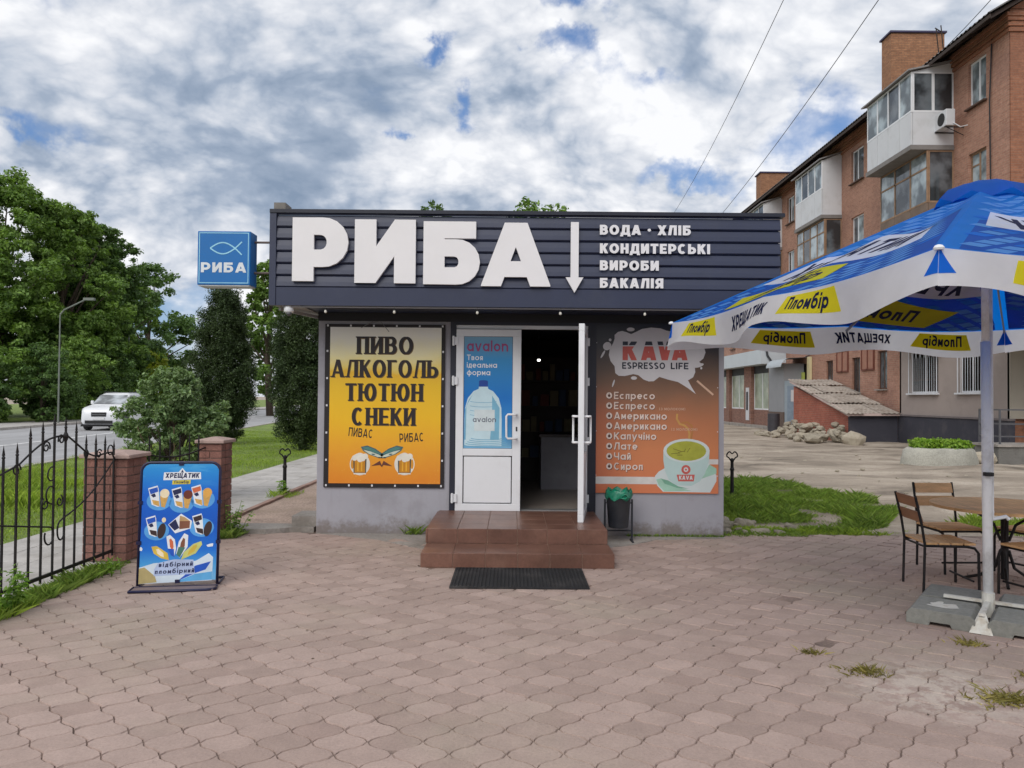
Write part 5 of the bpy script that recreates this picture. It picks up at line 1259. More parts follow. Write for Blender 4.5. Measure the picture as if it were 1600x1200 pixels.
# vent cap
mb = MB(); N = 32
for j, (r, z) in enumerate(((.02, .13), (.15, .10), (.27, .045), (.33, -.035))):
    for k in range(N):
        a = 2*PI*k/N; w = .028*math.cos(8*a)*(j/3)**2; sq = 1.
        mb.v.append((APX.x+r*sq*math.cos(a), APX.y+r*sq*math.sin(a), APX.z+z+w-.09))
for j in range(3):
    for k in range(N): mb.f.append([j*N+k, j*N+(k+1) % N, (j+1)*N+(k+1) % N, (j+1)*N+k]); mb.mi.append(0)
mb.f.append(list(range(N))); mb.mi.append(0)
mb.build('vent_cap', U_v, um, smooth=True)
M_pole = mat('pole_white', C(236, 237, 240), .45, .05, 6, dirt=C(120, 112, 106), dirtamt=.35, ds=4)
top = APX+Vector((0, 0, -.03)); bt = Vector((3.42, 5.52, .12))
MB().tube([bt, bt+(top-bt)*.62], .033, 14).build('pole', M_pole, um, smooth=True)
MB().tube([bt+(top-bt)*.60, top], .026, 12).build('upper_pole', M_pole, um, smooth=True)
hub = bt+(top-bt)*.80
MB().lathe([(.03, -.05), (.055, -.04), (.055, .04), (.03, .05)], hub, 14).build('runner', M_pole, um)
MB().tube([(hub.x+.075, hub.y+.05, hub.z-.05), (3.50, 5.60, .72)], .012, 8).build('crank_rod', M_pole, um)
MB().tube([(3.50, 5.60, .76), (3.50, 5.60, .70), (3.60, 5.60, .72), (3.62, 5.60, .70)], .014, 8).build('crank_handle', M_pole, um)
MB().tube([(3.43, 5.53, 1.02), (3.43, 5.53, 1.045)], .0345, 14).build('band', M_black, um)
tops = APX+Vector((0, 0, -.03))
ends = CR+[(CR[i]+CR[(i+1) % 4])/2 for i in range(4)]
M_rib = mat('rib_metal', C(150, 152, 158), .4, metal=.5)
for k, e in enumerate(ends):
    e2 = e+Vector((0, 0, -.02)); m1 = tops+(e2-tops)*.5+Vector((0, 0, -.045))
    MB().bar(tops+(e2-tops)*.03+Vector((0, 0, -.03)), tops+(e2-tops)*.985+Vector((0, 0, -.04 if k > 3 else -.02)), .014, .022).build('rib', M_rib, um)
    MB().bar(hub, m1, .012, .018).build('strut', M_rib, um)
for c in CR: MB().lathe([(.022, -.01), (.026, 0), (.018, .012), (.006, .016)], c+(c-APX).normalized()*.01, 10).build('tip_cap', M_wpvc, um)
# foot of the pole
M_ft = mat('foot_white', C(206, 204, 196), .6, .1, 12, dirt=C(150, 130, 100), dirtamt=.5, ds=9)
UU, VV = Vector((.8, -.6, 0)), Vector((.6, .8, 0))
ft = MB()
ft.tube([(3.42, 5.52, .02), (3.42, 5.52, .19)], .042, 12)
for d in (-VV, VV, UU, -UU):
    a = Vector((3.42, 5.52, .125))
    ft.bar(a+d*.03, a+d*(.43 if d == -VV else .28), .035, .02)
a = Vector((3.42, 5.52, .0))-VV*.47
for s in (-1,):
    ft.add([a+VV*.08+UU*.02+Vector((0, 0, .13)), a+VV*.08-UU*.02+Vector((0, 0, .13)), a-UU*.07+Vector((0, 0, .004)), a+UU*.07+Vector((0, 0, .004)), a+VV*.05+UU*.02+Vector((0, 0, .10)), a+VV*.05-UU*.02+Vector((0, 0, .10)), a+VV*.03-UU*.05+Vector((0, 0, .004)), a+VV*.03+UU*.05+Vector((0, 0, .004))], [(0, 1, 2, 3), (4, 5, 6, 7), (0, 3, 7, 4), (1, 2, 6, 5), (2, 3, 7, 6), (0, 1, 5, 4)])
ft.build('foot', M_ft, um)
M_slab = mat('ballast', C(132, 132, 126), .9, .12, 3, .004, 50, var2=.15, dirt=C(98, 98, 94), dirtamt=.5, coord='obj', rnd=.06)
spos = [(-1, -1, 'weathered grey ballast slab with white paint splashes, front left of the parasol pole'), (1, -1, 'grey ballast slab in front of the parasol pole, cut by the right photo edge'), (-1, 1, 'grey ballast slab under the feet of the front chair, behind the splashed slab'), (1, 1, 'grey ballast slab behind the parasol pole under the cafe table')]
for a, b, lab in spos:
    c = Vector((3.42, 5.52, 0))+UU*a*.245+VV*b*.235
    t = thing('ballast_slab', c, lab, 'concrete slab', 'concrete slabs holding the parasol down', rz=math.atan2(-.6, .8))
    h = .21; mb = MB()
    mb.prism([(-h, .0), (-.07, .0), (-.06, .025), (.06, .025), (.07, .0), (h, 0), (h, .07), (h-.03, .105), (-h+.03, .105), (-h, .07)], 1, -h, h)
    mb.build('slab', M_slab, t, world=False, bevel=.004)
    if (a, b) == (-1, -1):
        pr = Print(); rr = random.Random(4)
        for k in range(10):
            an = k*PI/5+rr.uniform(-.2, .2); ln = rr.uniform(.06, .13)
            pr.ell(M_ft, math.cos(an)*ln*.75, math.sin(an)*ln*.45, ln*.55, .025, 1+k*.1, 12, an*.7)
        pr.ell(M_ft, 0, 0, .06, .045, 2.2)
        pr.build('paint_splash', lambda x, y, z: (x, y, .1055+z), t, world=False, zs=.0005)

# ------------------------------------------------------------------ cafe furniture
M_wood = mat('slat_wood', C(214, 168, 118), .5, .22, 3, .001, 40, stretch=(6, 1, 6), var2=.12, coord='obj', rnd=.1)
M_woodd = mat('slat_wood_dark', C(150, 106, 76), .5, .2, 3, .001, 40, stretch=(6, 1, 6), coord='obj', rnd=.08)
def chair(label, woodb, woods):
    t = thing('cafe_chair', (0, 0, 0), label, 'chair', 'wooden slat chairs at the cafe table')
    for s in (-1, 1):
        y = s*.19
        MB().tube([(-.21, y, 0), (-.20, y, .385), (-.225, y, .55), (-.275, y, .775)], .011, 8).build('rear_leg', M_iron, t, world=False)
        MB().tube([(-.20, y, .378), (.13, y, .378), (.19, y, .365), (.22, y, .325), (.225, y, 0)], .011, 8).build('front_leg', M_iron, t, world=False)
    MB().tube([(.18, -.19, .1), (.18, .19, .1)], .009, 6).build('stretcher', M_iron, t, world=False)
    MB().tube([(-.20, -.19, .372), (-.20, .19, .372)], .009, 6).build('seat_bar', M_iron, t, world=False)
    MB().tube([(.14, -.19, .372), (.14, .19, .372)], .009, 6).build('seat_bar', M_iron, t, world=False)
    for i in range(4): MB().box(-.195+i*.10, -.195+i*.10+.088, -.205, .205, .390, .408).build('seat_slat', woods, t, world=False, bevel=.004)
    for (z0, z1, x) in ((.68, .77, -.262), (.56, .65, -.232)):
        MB().add([(x+.012+.02*0, -.18, z0), (x+.012, .18, z0), (x-.016, .18, z1), (x-.016, -.18, z1), (x+.030, -.18, z0), (x+.030, .18, z0), (x+.002, .18, z1), (x+.002, -.18, z1)], [(0, 1, 2, 3), (4, 5, 6, 7), (0, 1, 5, 4), (1, 2, 6, 5), (2, 3, 7, 6), (3, 0, 4, 7)]).build('back_slat', woodb, t, world=False, bevel=.004)
    return t
c1 = chair('chair with two brown back slats nearest the camera, left of the parasol pole', M_woodd, M_wood); c1.location = (3.58, 6.44, 0); c1.rotation_euler = (0, 0, math.radians(-4))
c2 = chair('chair facing the camera behind the round table, left of the parasol pole', M_wood, M_wood); c2.location = (4.07, 7.14, 0); c2.rotation_euler = (0, 0, -PI/2+.05)
c3 = copy_tree(c1); c3.location = (4.22, 6.12, 0); c3.rotation_euler = (0, 0, PI+.25); c3['label'] = 'chair with curved front legs right of the parasol pole, cut by the photo edge'
c4 = copy_tree(c2); c4.location = (4.72, 6.98, 0); c4.rotation_euler = (0, 0, PI+.35); c4['label'] = 'chair on the far side of the table, only its seat corner beyond the parasol pole'
tb = thing('cafe_table', (4.25, 6.63, 0), 'round wooden cafe table on curved black legs behind the parasol pole', 'table')
TX, TY = 4.25, 6.63
for i in range(9):
    x0 = -.57+i*.1267; x1 = x0+.1225
    n = 6; fr_ = []; bk = []
    for k in range(n+1):
        x = x0+(x1-x0)*k/n; y = math.sqrt(max(0, .572**2-x*x)); fr_.append((TY+x, y))
    poly = [(p[0], TX-p[1]) for p in fr_]+[(p[0], TX+p[1]) for p in fr_[::-1]]
    MB().prism([(p[1], p[0]) for p in poly], 2, .640, .664).build('top_board', M_wood, tb)
MB().lathe([(.03, .03), (.03, .63)], (TX, TY, 0), 12).build('column', M_iron, tb)
for k in range(4):
    a = PI/4+k*PI/2+.3; d = Vector((math.cos(a), math.sin(a), 0)); o_ = Vector((TX, TY, 0))
    MB().tube([o_+d*.03+Vector((0, 0, .28)), o_+d*.07+Vector((0, 0, .13)), o_+d*.18+Vector((0, 0, .05)), o_+d*.30+Vector((0, 0, .012))], .013, 8).build('leg', M_iron, tb)
    MB().tube([o_+d*.03+Vector((0, 0, .36)), o_+d*.08+Vector((0, 0, .50)), o_+d*.22+Vector((0, 0, .60)), o_+d*.44+Vector((0, 0, .628))], .012, 8).build('top_brace', M_iron, tb)
# ------------------------------------------------------------------ apartment building
M_br = brickmat('building_brick', C(180, 134, 114), C(160, 114, 96), C(172, 142, 124), dirt=.5)
M_br2 = brickmat('gable_brick', C(160, 108, 82), C(140, 92, 70), C(150, 112, 92), dirt=.45)
M_chb = brickmat('chimney_brick', C(176, 126, 92), C(150, 104, 76), C(132, 104, 84), dirt=.4)
M_render = mat('grey_render', C(158, 146, 140), .9, .06, .8, .004, 60, dirt=C(140, 130, 124), dirtamt=.4)
M_plinth = mat('plinth_dark', C(58, 58, 68), .85, .12, 1.5, .003, 50, dirt=C(84, 80, 82), dirtamt=.5)
M_roofm = mat('roof_sheet', C(92, 88, 86), .8, .2, 2, .01, 20, stretch=(1, 8, 1)); M_under = mat('eave_wood', C(62, 52, 48), .9, .2, 3)
M_fr2 = mat('old_frame', C(148, 120, 96), .8, .2, 5, dirt=C(110, 90, 74), dirtamt=.5); M_gl = glass('window_glass', (.03, .035, .04), .06); M_glb = glass('window_glass_pale', (.10, .12, .13), .08)
M_cur = mat('curtain', C(176, 170, 160), .9, .15, 9, stretch=(1, 6, .3))
M_wp2 = mat('panel_white', C(208, 210, 214), .5, .03, 1.2, dirt=C(182, 182, 182), dirtamt=.4)
M_sill = mat('sill_dark', C(84, 64, 54), .7, .15, 5)
apt = thing('apartment_building', (18, 40, 0), 'long four storey orange brick apartment building with balconies and a dark eave', 'apartment building')
XW = 15.0; Y0, Y1 = 23.1, 66.0; ZT = 13.5
wins = []   # (y0,y1,z0,z1,kind)
wins += [(24.25, 25.2, 11.2, 12.7, 'w'), (24.25, 25.2, 8.2, 9.7, 'o'), (24.25, 25.2, 5.2, 6.7, 'w')]
for z in (11.15, 8.2, 5.0):
    wins += [(32.75, 33.95, z, z+1.45, 'w'), (40.85, 41.9, z, z+1.45, 'w'), (48.6, 49.8, z, z+1.45, 'o'), (56, 57.2, z, z+1.45, 'w')]
wins += [(30.6, 31.6, 5., 6.45, 'w'), (35.2, 36.4, 5., 6.45, 'o'), (37.6, 38.6, 5.0, 6.45, 'w'), (38.9, 40.0, 5., 6.45, 'o'), (43.4, 45.0, 5., 6.45, 'w'), (46.3, 47.4, 5., 6.45, 'w'), (51.6, 52.6, 5., 6.45, 'o')]
wins += [(39.0, 39.8, 2.45, 3.45, 'd'), (35.9, 36.7, 2.3, 3.45, 'd'), (33.1, 33.9, 1.85, 3.45, 'd'), (30.7, 31.5, 2.04, 3.6, 'd')]
gw = [(26.85, 28.75, 1.86, 3.40), (24.3, 25.6, 1.86, 3.40)]
def facade(x, y0, y1, z0, z1, rects, m, nm, par, dep=.14, flip=1):
    ysl = sorted({y0, y1}|{r[0] for r in rects}|{r[1] for r in rects}); zsl = sorted({z0, z1}|{r[2] for r in rects}|{r[3] for r in rects}); mb = MB()
    ysl = [v for v in ysl if y0 <= v <= y1]; zsl = [v for v in zsl if z0 <= v <= z1]
    for a, b in zip(ysl, ysl[1:]):
        for c, d in zip(zsl, zsl[1:]):
            if any(r[0] < (a+b)/2 < r[1] and r[2] < (c+d)/2 < r[3] for r in rects): continue
            mb.add([(x, a, c), (x, b, c), (x, b, d), (x, a, d)], [(0, 1, 2, 3)])
    for r in rects:
        a, b, c, d = r[:4]; X2 = x+dep
        mb.add([(x, a, c), (x, b, c), (X2, b, c), (X2, a, c), (x, a, d), (x, b, d), (X2, b, d), (X2, a, d)], [(0, 1, 2, 3), (4, 5, 6, 7), (0, 3, 7, 4), (1, 2, 6, 5)])
    return mb.build(nm, m, par)
facade(XW, Y0, Y1, -.1, ZT, [w[:4] for w in wins], M_br, 'wall', apt)
MB().box(XW+.02, XW+12, Y0, Y0+.05, -.1, ZT-.002).build('gable_wall', M_br2, apt)
MB().box(XW+.5, XW+12, Y0+.06, Y1-.1, -.1, ZT-.6).build('inner_core', mat('room_dark', C(44, 42, 44), .9), apt)
MB().box(XW+.02, XW+12, Y1-.05, Y1, -.1, ZT-.002).build('far_wall', M_br2, apt)
# stepped cornice
mb = MB()
for k, (dx, z0_) in enumerate(((.05, 12.8), (.09, 12.95), (.13, 13.1), (.17, 13.22))): mb.box(XW-dx, XW-.001, Y0-dx, Y1, z0_, z0_+.11)
for k, (dx, z0_) in enumerate(((.05, 12.8), (.09, 12.95), (.13, 13.1), (.17, 13.22))): mb.box(XW, XW+12, Y0-dx, Y0-.001, z0_, z0_+.14)
mb.build('cornice', M_br2, apt)
# roof: corrugated sheets, eave with dark underside and rafters
rf = MB(); ny = 190; ya_, yb2 = Y0-.55, Y1+.4; EX, EZ, RX, RZ = 14.08, 13.14, 20.5, 17.0
for i in range(ny*2+1):
    y = ya_+(yb2-ya_)*i/(ny*2); w = .03*(1 if i % 2 else -1)
    rf.v += [(EX, y, EZ+w), (RX, y, RZ+w), (26.6, y, EZ+w)]
for i in range(ny*2): a = i*3; rf.f += [[a, a+1, a+4, a+3], [a+1, a+2, a+5, a+4]]; rf.mi += [0, 0]
rfo = rf.build('roof', M_roofm, apt)
mb = MB(); mb.add([(EX+.04, ya_+.05, EZ-.07), (EX+.04, yb2, EZ-.07), (RX, yb2, RZ-.09), (RX, ya_+.05, RZ-.09)], [(0, 1, 2, 3)]); mb.box(EX+.02, EX+.05, ya_+.05, yb2, EZ-.16, EZ-.05)
for i in range(48):
    y = Y0-.4+i*.9; mb.bar((EX+.06, y, EZ-.12), (XW+.3, y, EZ+.58), .07, .1)
mb.build('eave', M_under, apt)
mb = MB(); mb.add([(XW+.02, Y0-.02, ZT), (RX, Y0-.02, RZ-.1), (26, Y0-.02, ZT)], [(0, 1, 2)]); mb.build('gable_top', M_br2, apt)
def window(y0, y1, z0, z1, kind, x=XW):
    m = {'w': M_wpvc, 'o': M_fr2, 'd': mat('brown_frame', C(88, 62, 50), .7, .2, 6)}[kind]; t = .06
    X = x+.09
    mb = MB(); mb.box(X, X+.05, y0, y0+t, z0, z1).box(X, X+.05, y1-t, y1, z0, z1).box(X, X+.05, y0+t, y1-t, z0, z0+t).box(X, X+.05, y0+t, y1-t, z1-t, z1)
    ym = (y0+y1)/2+(.12 if (y1-y0) > 1 else 0); mb.box(X, X+.05, ym-.035, ym+.035, z0+t, z1-t)
    if kind == 'o': mb.box(X, X+.05, ym+.035, y1-t, z1-.45, z1-.40)
    w = mb.build('window', m, apt)
    for (a, b) in ((y0+t, ym-.035), (ym+.035, y1-t)): MB().box(X+.02, X+.03, a, b, z0+t, z1-t).build('pane', M_gl if random.random() < .6 else M_glb, w)
    MB().box(x-.12, x+.09, y0-.06, y1+.06, z0-.05, z0-.003).build('sill', M_sill if kind != 'd' else M_conc, w)
    if random.random() < .6: MB().box(X+.12, X+.14, y0+.05, (y0+y1)/2-.1*random.random(), z0+.05, z1).build('curtain', M_cur, w)
for w_1 in wins: window(*w_1)
# balconies -------------------------------------------------------
def balcony(y0, y1, xb, z0, z1, zs_, nfront, nside, style, roofx=.15):
    "x from xb to the wall, glazed from zs_ to z1"
    m = M_wp2 if style == 'new' else M_fr2; b = bpy.data.objects.new('balcony', None); col.objects.link(b); b.parent = apt; b.location = Vector((xb, y0, z0))-wloc(apt)
    MB().box(xb-.04, XW-.001, y0-.04, y1+.04, z0-.16, z0).build('slab', mat('slab_grey', C(128, 124, 122), .9, .15, 3), b)
    mp = M_wp2 if style == 'new' else mat('old_board', C(120, 104, 92), .85, .25, 3, dirt=C(88, 76, 68), dirtamt=.5)
    n = nfront
    for i in range(n):
        a = y0+(y1-y0)*i/n; c = y0+(y1-y0)*(i+1)/n
        MB().box(xb, xb+.05, a+.012, c-.012, z0+.002, zs_-.012).build('front_panel', mp, b)
    MB().box(xb+.06, XW-.002, y0, y0+.05, z0+.002, zs_-.012 if nside else z1).build('side_panel', mp, b); MB().box(xb+.06, XW-.002, y1-.05, y1, z0+.002, z1).build('side_panel', mp, b)
    MB().box(xb+.02, xb+.045, y0+.06, y1-.06, z0+.003, zs_-.02).build('backing', mat('joint_grey', C(120, 120, 124), .8) if style == 'new' else M_under, b)
    f = MB(); t = .05
    f.box(xb-.005, xb+.06, y0-.005, y1, zs_-.01, zs_+t).box(xb-.005, xb+.06, y0-.005, y1, z1-t, z1)
    for i in range(n+1):
        a = y0+(y1-y0)*i/n; f.box(xb, xb+.055, max(y0-.003, a-t*.7), min(y1, a+t*.7), zs_+t, z1-t)
    if nside:
        f.box(xb+.062, XW-.002, y0-.004, y0+.055, zs_-.01, zs_+t).box(xb+.062, XW-.002, y0-.004, y0+.055, z1-t, z1)
        for i in range(nside+1):
            a = xb+.062+(XW-.002-xb-.062)*i/nside; f.box(max(xb+.062, a-t*.9), min(XW-.002, a+t*.9), y0-.002, y0+.05, zs_+t, z1-t)
    if style != 'new': f.box(xb, xb+.055, y0, y1, z1-.62, z1-.56)
    fo = f.build('glazing_frame', M_wpvc if style == 'new' else m, b)
    for i in range(n):
        a = y0+(y1-y0)*i/n+.03; c = y0+(y1-y0)*(i+1)/n-.03; MB().box(xb+.02, xb+.03, a, c, zs_+t, z1-t).build('pane', M_glb if (i*7+int(y0)) % 3 else M_gl, fo)
    if nside:
        for i in range(nside):
            a = xb+.062+(XW-.06-xb)*i/nside+.03; c = xb+.062+(XW-.06-xb)*(i+1)/nside-.03; MB().box(a, c, y0+.02, y0+.03, zs_+t, z1-t).build('pane', M_gl, fo)
    if roofx: 
        mb = MB(); mb.add([(xb-roofx, y0-.12, z1+.0), (XW-.002, y0-.12, z1+.35), (XW-.002, y1+.2, z1+.35), (xb-roofx, y1+.2, z1+.0), (xb-roofx, y0-.12, z1+.05), (XW-.002, y0-.12, z1+.40), (XW-.002, y1+.2, z1+.40), (xb-roofx, y1+.2, z1+.05)], [(0, 1, 2, 3), (4, 5, 6, 7), (0, 1, 5, 4), (3, 2, 6, 7), (0, 3, 7, 4)])
        mb.build('canopy', mat('canopy_sheet', C(136, 134, 134), .6, .1, 3), b)
        MB().prism([(xb+.02, z1), (XW-.002, z1), (XW-.002, z1+.34)], 1, y0, y0+.04).build('gable_infill', mp, b)
    return b
balcony(26.05, 29.3, 13.55, 10.3, 12.82, 11.45, 4, 2, 'new')
balcony(26.05, 29.35, 14.08, 7.35, 10.13, 8.35, 3, 1, 'old', 0)
balcony(26.05, 29.35, 14.08, 4.4, 7.1, 5.4, 3, 1, 'old', 0)
balcony(34.95, 38.2, 14.08, 10.05, 12.55, 11.25, 4, 0, 'new')
balcony(34.95, 38.3, 14.2, 7.2, 9.87, 8.2, 4, 1, 'old', 0)
balcony(42.7, 46.2, 13.95, 10.1, 12.55, 11.2, 4, 0, 'new')
balcony(42.7, 46.2, 14.1, 7.2, 9.9, 8.2, 4, 1, 'old', 0)
balcony(52.5, 56, 14.0, 10.1, 12.5, 11.2, 4, 0, 'new')
def chimney(x0, x1, y0, y1, z0, z1):
    MB().box(x0, x1, y0, y1, z0, z1).build('chimney', M_chb, apt); MB().box(x0-.08, x1+.08, y0-.08, y1+.08, z1+.001, z1+.08).build('chimney_cap', mat('chimney_cap', C(58, 54, 84), .6), apt)
chimney(17.0, 19.4, 34.4, 35.3, 14.0, 18.2)
chimney(17.0, 19.1, 52.6, 53.6, 14.0, 17.2)
mb = MB()
for y in (27.0, 27.3): mb.tube([(15.2, y, 13.9), (15.1, y, 14.9)], .02, 6)
mb.tube([(14.9, 27.0, 14.8), (15.3, 27.3, 14.8)], .02, 6); mb.build('roof_bracket', M_under, apt)
# cables and patches of the facade
mb = MB(); mb.tube([(14.97, 23.9, 13.1), (14.95, 24.0, 11.0), (14.96, 23.95, 7.2), (14.95, 24.05, 4.2)], .022, 6); mb.tube([(14.97, 30, 4.2), (14.96, 34, 4.05), (14.96, 37, 4.1), (14.95, 39.3, 3.75)], .022, 6); mb.build('cable', M_black, apt)
# grey rendered ground floor end
XG = 14.9
facade(XG, 23.0, 29.5, 1.06, 4.3, gw, M_render, 'rendered_wall', apt)
MB().box(XG, XG+.1, 29.4, 29.5, 1.06, 4.3).build('render_edge', M_render, apt); MB().box(XG, XG+14, 22.97, 23.09, 1.06, 4.3).build('rendered_gable', mat('beige_render', C(172, 164, 150), .9, .06, 1), apt)
MB().box(XG-.06, XG+.1, 22.9, 29.52, -.1, 1.0).build('plinth', M_plinth, apt); MB().box(XG-.1, XG+.1, 22.88, 29.53, 1.0, 1.058).build('plinth_ledge', mat('ledge', C(112, 104, 104), .8), apt)
MB().box(XG-.03, XG+.1, 23.0, 29.52, 4.3, 4.42).build('band_course', M_conc, apt)
for (a, b, c, d) in gw:
    X = XG+.08; mb = MB(); mb.box(X, X+.05, a, a+.06, c, d).box(X, X+.05, b-.06, b, c, d).box(X, X+.05, a+.06, b-.06, c, c+.06).box(X, X+.05, a+.06, b-.06, d-.06, d).box(X, X+.05, (a+b)/2-.03, (a+b)/2+.03, c+.06, d-.06)
    w = mb.build('window', M_wpvc, apt); MB().box(X+.02, X+.03, a+.06, b-.06, c+.06, d-.06).build('pane', M_gl, w); MB().box(X+.1, X+.12, a+.06, b-.06, c, d).build('blind', mat('blind', C(120, 150, 158), .8, .1, 8, stretch=(1, 8, .2)), w)
    MB().box(XG-.12, XG+.08, a-.08, b+.08, c-.06, c-.003).build('sill', M_wp2, w)
    mb = MB(); n = int((b-a)/.14)
    for i in range(n+1):
        y = a+.03+(b-a-.06)*i/n; mb.tube([(XG-.05, y, c-.02), (XG-.05, y, d-.3)]+[(XG-.05, y+(.05 if i % 2 else -.05)*math.sin(t), d-.3+.3*t/3.1) for t in np.linspace(.5, 3.1, 4)], .009, 5)
    mb.bar((XG-.05, a, c-.02), (XG-.05, b, c-.02), .02); mb.bar((XG-.05, a, d), (XG-.05, b, d), .02); mb.bar((XG-.05, a, c), (XG-.05, a, d), .02, up=(1, 0, 0)); mb.bar((XG-.05, b, c), (XG-.05, b, d), .02, up=(1, 0, 0))
    mb.build('window_grille', M_wp2, w)
for (a, b, c, d) in ((34.2, 35.4, 2.85, 3.85), (31.75, 32.9, 2.85, 3.85)):
    mb = MB(); X = XW-.06; t = .06
    for (p, q_, r_2, s_) in ((a, a+t, c, d), (b-t, b, c, d), ((a+b)/2-.03, (a+b)/2+.03, c, d), (a+t, b-t, c, c+t), (a+t, b-t, d-t, d)): mb.box(X, X+.055, p, q_, r_2, s_)
    mb.build('shutter_frame', mat('rust_brown', C(112, 62, 48), .7, .15, 6), apt)
    MB().box(XW-.03, XW-.004, a+.05, b-.05, c+.05, d-.05).build('shutter_panel', mat('shutter_panel', C(160, 116, 98), .8, .1, 4), apt)
def ac(x, y, z, label):
    t = thing('air_conditioner', (x, y, z), label, 'air conditioner')
    MB().box(x-.30, x, y, y+.78, z, z+.55).build('casing', M_wp2, t, bevel=.015)
    o = MB().lathe([(.21, 0), (.21, .01)], (0, 0, 0), 20).build('fan_grille', mat('fan_black', C(20, 20, 22), .6), t, world=False); o.matrix_basis = Matrix.Translation((-.30, .30, .275)) @ Matrix.Rotation(-PI/2, 4, 'Y')
    mb = MB(); mb.bar((x-.3, y+.1, z-.03), (x+.35, y+.1, z-.03), .03); mb.bar((x-.3, y+.68, z-.03), (x+.35, y+.68, z-.03), .03); mb.bar((x-.25, y+.1, z-.03), (x+.33, y+.1, z-.3), .02); mb.build('bracket', M_black, t)
    MB().tube([(x-.1, y, z+.1), (x+.1, y-.12, z-.1), (x+.33, y-.14, z-.05)], .02, 6).build('pipe', M_wp2, t)
ac(14.65, 25.35, 10.75, 'white air conditioner on the brick wall beside the top white balcony')
ac(14.55, 26.4, 3.48, 'white air conditioner above the grilled window of the grey ground floor wall')
# shop row ---------------------------------------------------------
shp = thing('shop_front', (14.4, 47, 0), 'low shop front with brick piers and a long blank white fascia board, far right', 'shop')
M_pb2 = brickmat('pier_brick', C(150, 108, 92), C(124, 86, 76), C(140, 116, 104), .24, .08)
XS = 14.2
for (a, b) in ((42.0, 42.5), (45.6, 47.0), (50.2, 50.9), (54.0, 54.6)): MB().box(XS, XW-.003, a, b, -.1, 3.6).build('pier', M_pb2, shp)
for (a, b) in ((42.5, 45.6), (47.0, 50.2), (50.9, 54.0)):
    MB().box(XS+.15, XW-.004, a+.002, b-.002, -.1, 1.0).build('stall_riser', M_pb2, shp)
    fo = MB().box(XS+.18, XS+.24, a+.02, a+.10, 1.0, 3.1).box(XS+.18, XS+.24, b-.1, b-.02, 1., 3.1).box(XS+.18, XS+.24, (a+b)/2-.04, (a+b)/2+.04, 1., 3.1).box(XS+.18, XS+.24, a+.1, b-.1, 1.0, 1.08).build('window', M_wpvc, shp)
    MB().box(XS+.20, XS+.215, a+.1, b-.1, 1.08, 3.1).build('pane', mat('poster_pane', C(150, 160, 140), .3, .35, 1.6, dirt=C(196, 196, 180), dirtamt=.7, ds=1.2), fo)
    MB().box(XS+.19, XW-.004, a+.002, b-.002, 3.1, 3.6).build('lintel', mat('lintel_dark', C(50, 52, 56), .7), shp)
MB().box(13.65, XW-.005, 42.02, 54.6, 3.55, 4.35).build('fascia_board', mat('fascia_grey', C(192, 200, 206), .5, .04, 1), shp)
MB().box(13.9, XW-.005, 42.0, 54.6, -.1, .12).build('step', M_conc, shp)
MB().box(XS-.03, XS-.003, 45.95, 46.55, .35, 2.3).build('menu_board', M_wp2, shp); MB().box(XS-.05, XS-.031, 46.1, 46.4, .95, 2.05).build('menu_strip', M_black, shp)
mb = MB(); mb.tube([(13.9, 41.95, 4.3), (13.95, 41.95, 4.0), (14.15, 41.9, 3.7), (14.12, 41.85, .9), (14.0, 41.8, .6), (14.0, 41.8, .0)], .06, 8); mb.build('downpipe', mat('downpipe', C(58, 60, 66), .6), shp)
por = thing('entrance_porch', (14.3, 40.5, 0), 'grey metal porch with a pale blue door between the shop front and the brick cellar', 'porch')
MB().box(13.95, XW-.004, 39.45, 41.7, .95, 3.45).build('wall', mat('porch_grey', C(140, 142, 146), .7, .06, 1.5), por); MB().box(13.93, XW-.005, 39.43, 41.72, -.1, .948).build('base', mat('porch_brown', C(96, 80, 72), .85, .1, 2), por)
MB().box(13.8, 14.9, 38.6, 41.8, -.1, .07).build('step', M_conc, por)
fo = MB().box(14.0, 14.85, 39.38, 39.44, .07, 2.55).build('door', mat('door_bluegrey', C(150, 166, 178), .6, .1, 2.5), por); MB().box(14.12, 14.7, 39.37, 39.379, .4, 2.3).build('door_panel', mat('door_blue2', C(132, 150, 168), .6), fo); MB().box(14.3, 14.6, 39.36, 39.369, 1.5, 2.1).build('notice', M_wp2, fo)
MB().box(14.86, 14.99, 39.3, 39.44, .07, 3.0).build('side_panel', mat('lime_panel', C(176, 186, 96), .6), por)
mb = MB()
for i in range(9):
    a = PI/2*i/8; mb.v += [(14.05-.9*math.sin(a)*.55, 38.7, 3.25+.45*math.cos(a)), (14.05-.9*math.sin(a)*.55, 41.0, 3.25+.45*math.cos(a))]
for i in range(8): k_ = i*2; mb.f.append([k_, k_+1, k_+3, k_+2]); mb.mi.append(0)
mb.add([(14.05, 38.7, 3.7), (15, 38.7, 3.75), (15, 41, 3.75), (14.05, 41, 3.7)], [(0, 1, 2, 3)]); mb.build('awning', mat('awning_grey', C(176, 184, 190), .5, .05, 2), por)
cs = thing('wall_sign', (14.9, 38.3, 3), 'narrow cream vertical sign on the brick wall right of the porch', 'sign')
MB().box(14.88, 14.98, 38.35, 38.75, 2.5, 3.75).build('board', mat('cream_board', C(214, 202, 160), .6, .05, 4), cs)
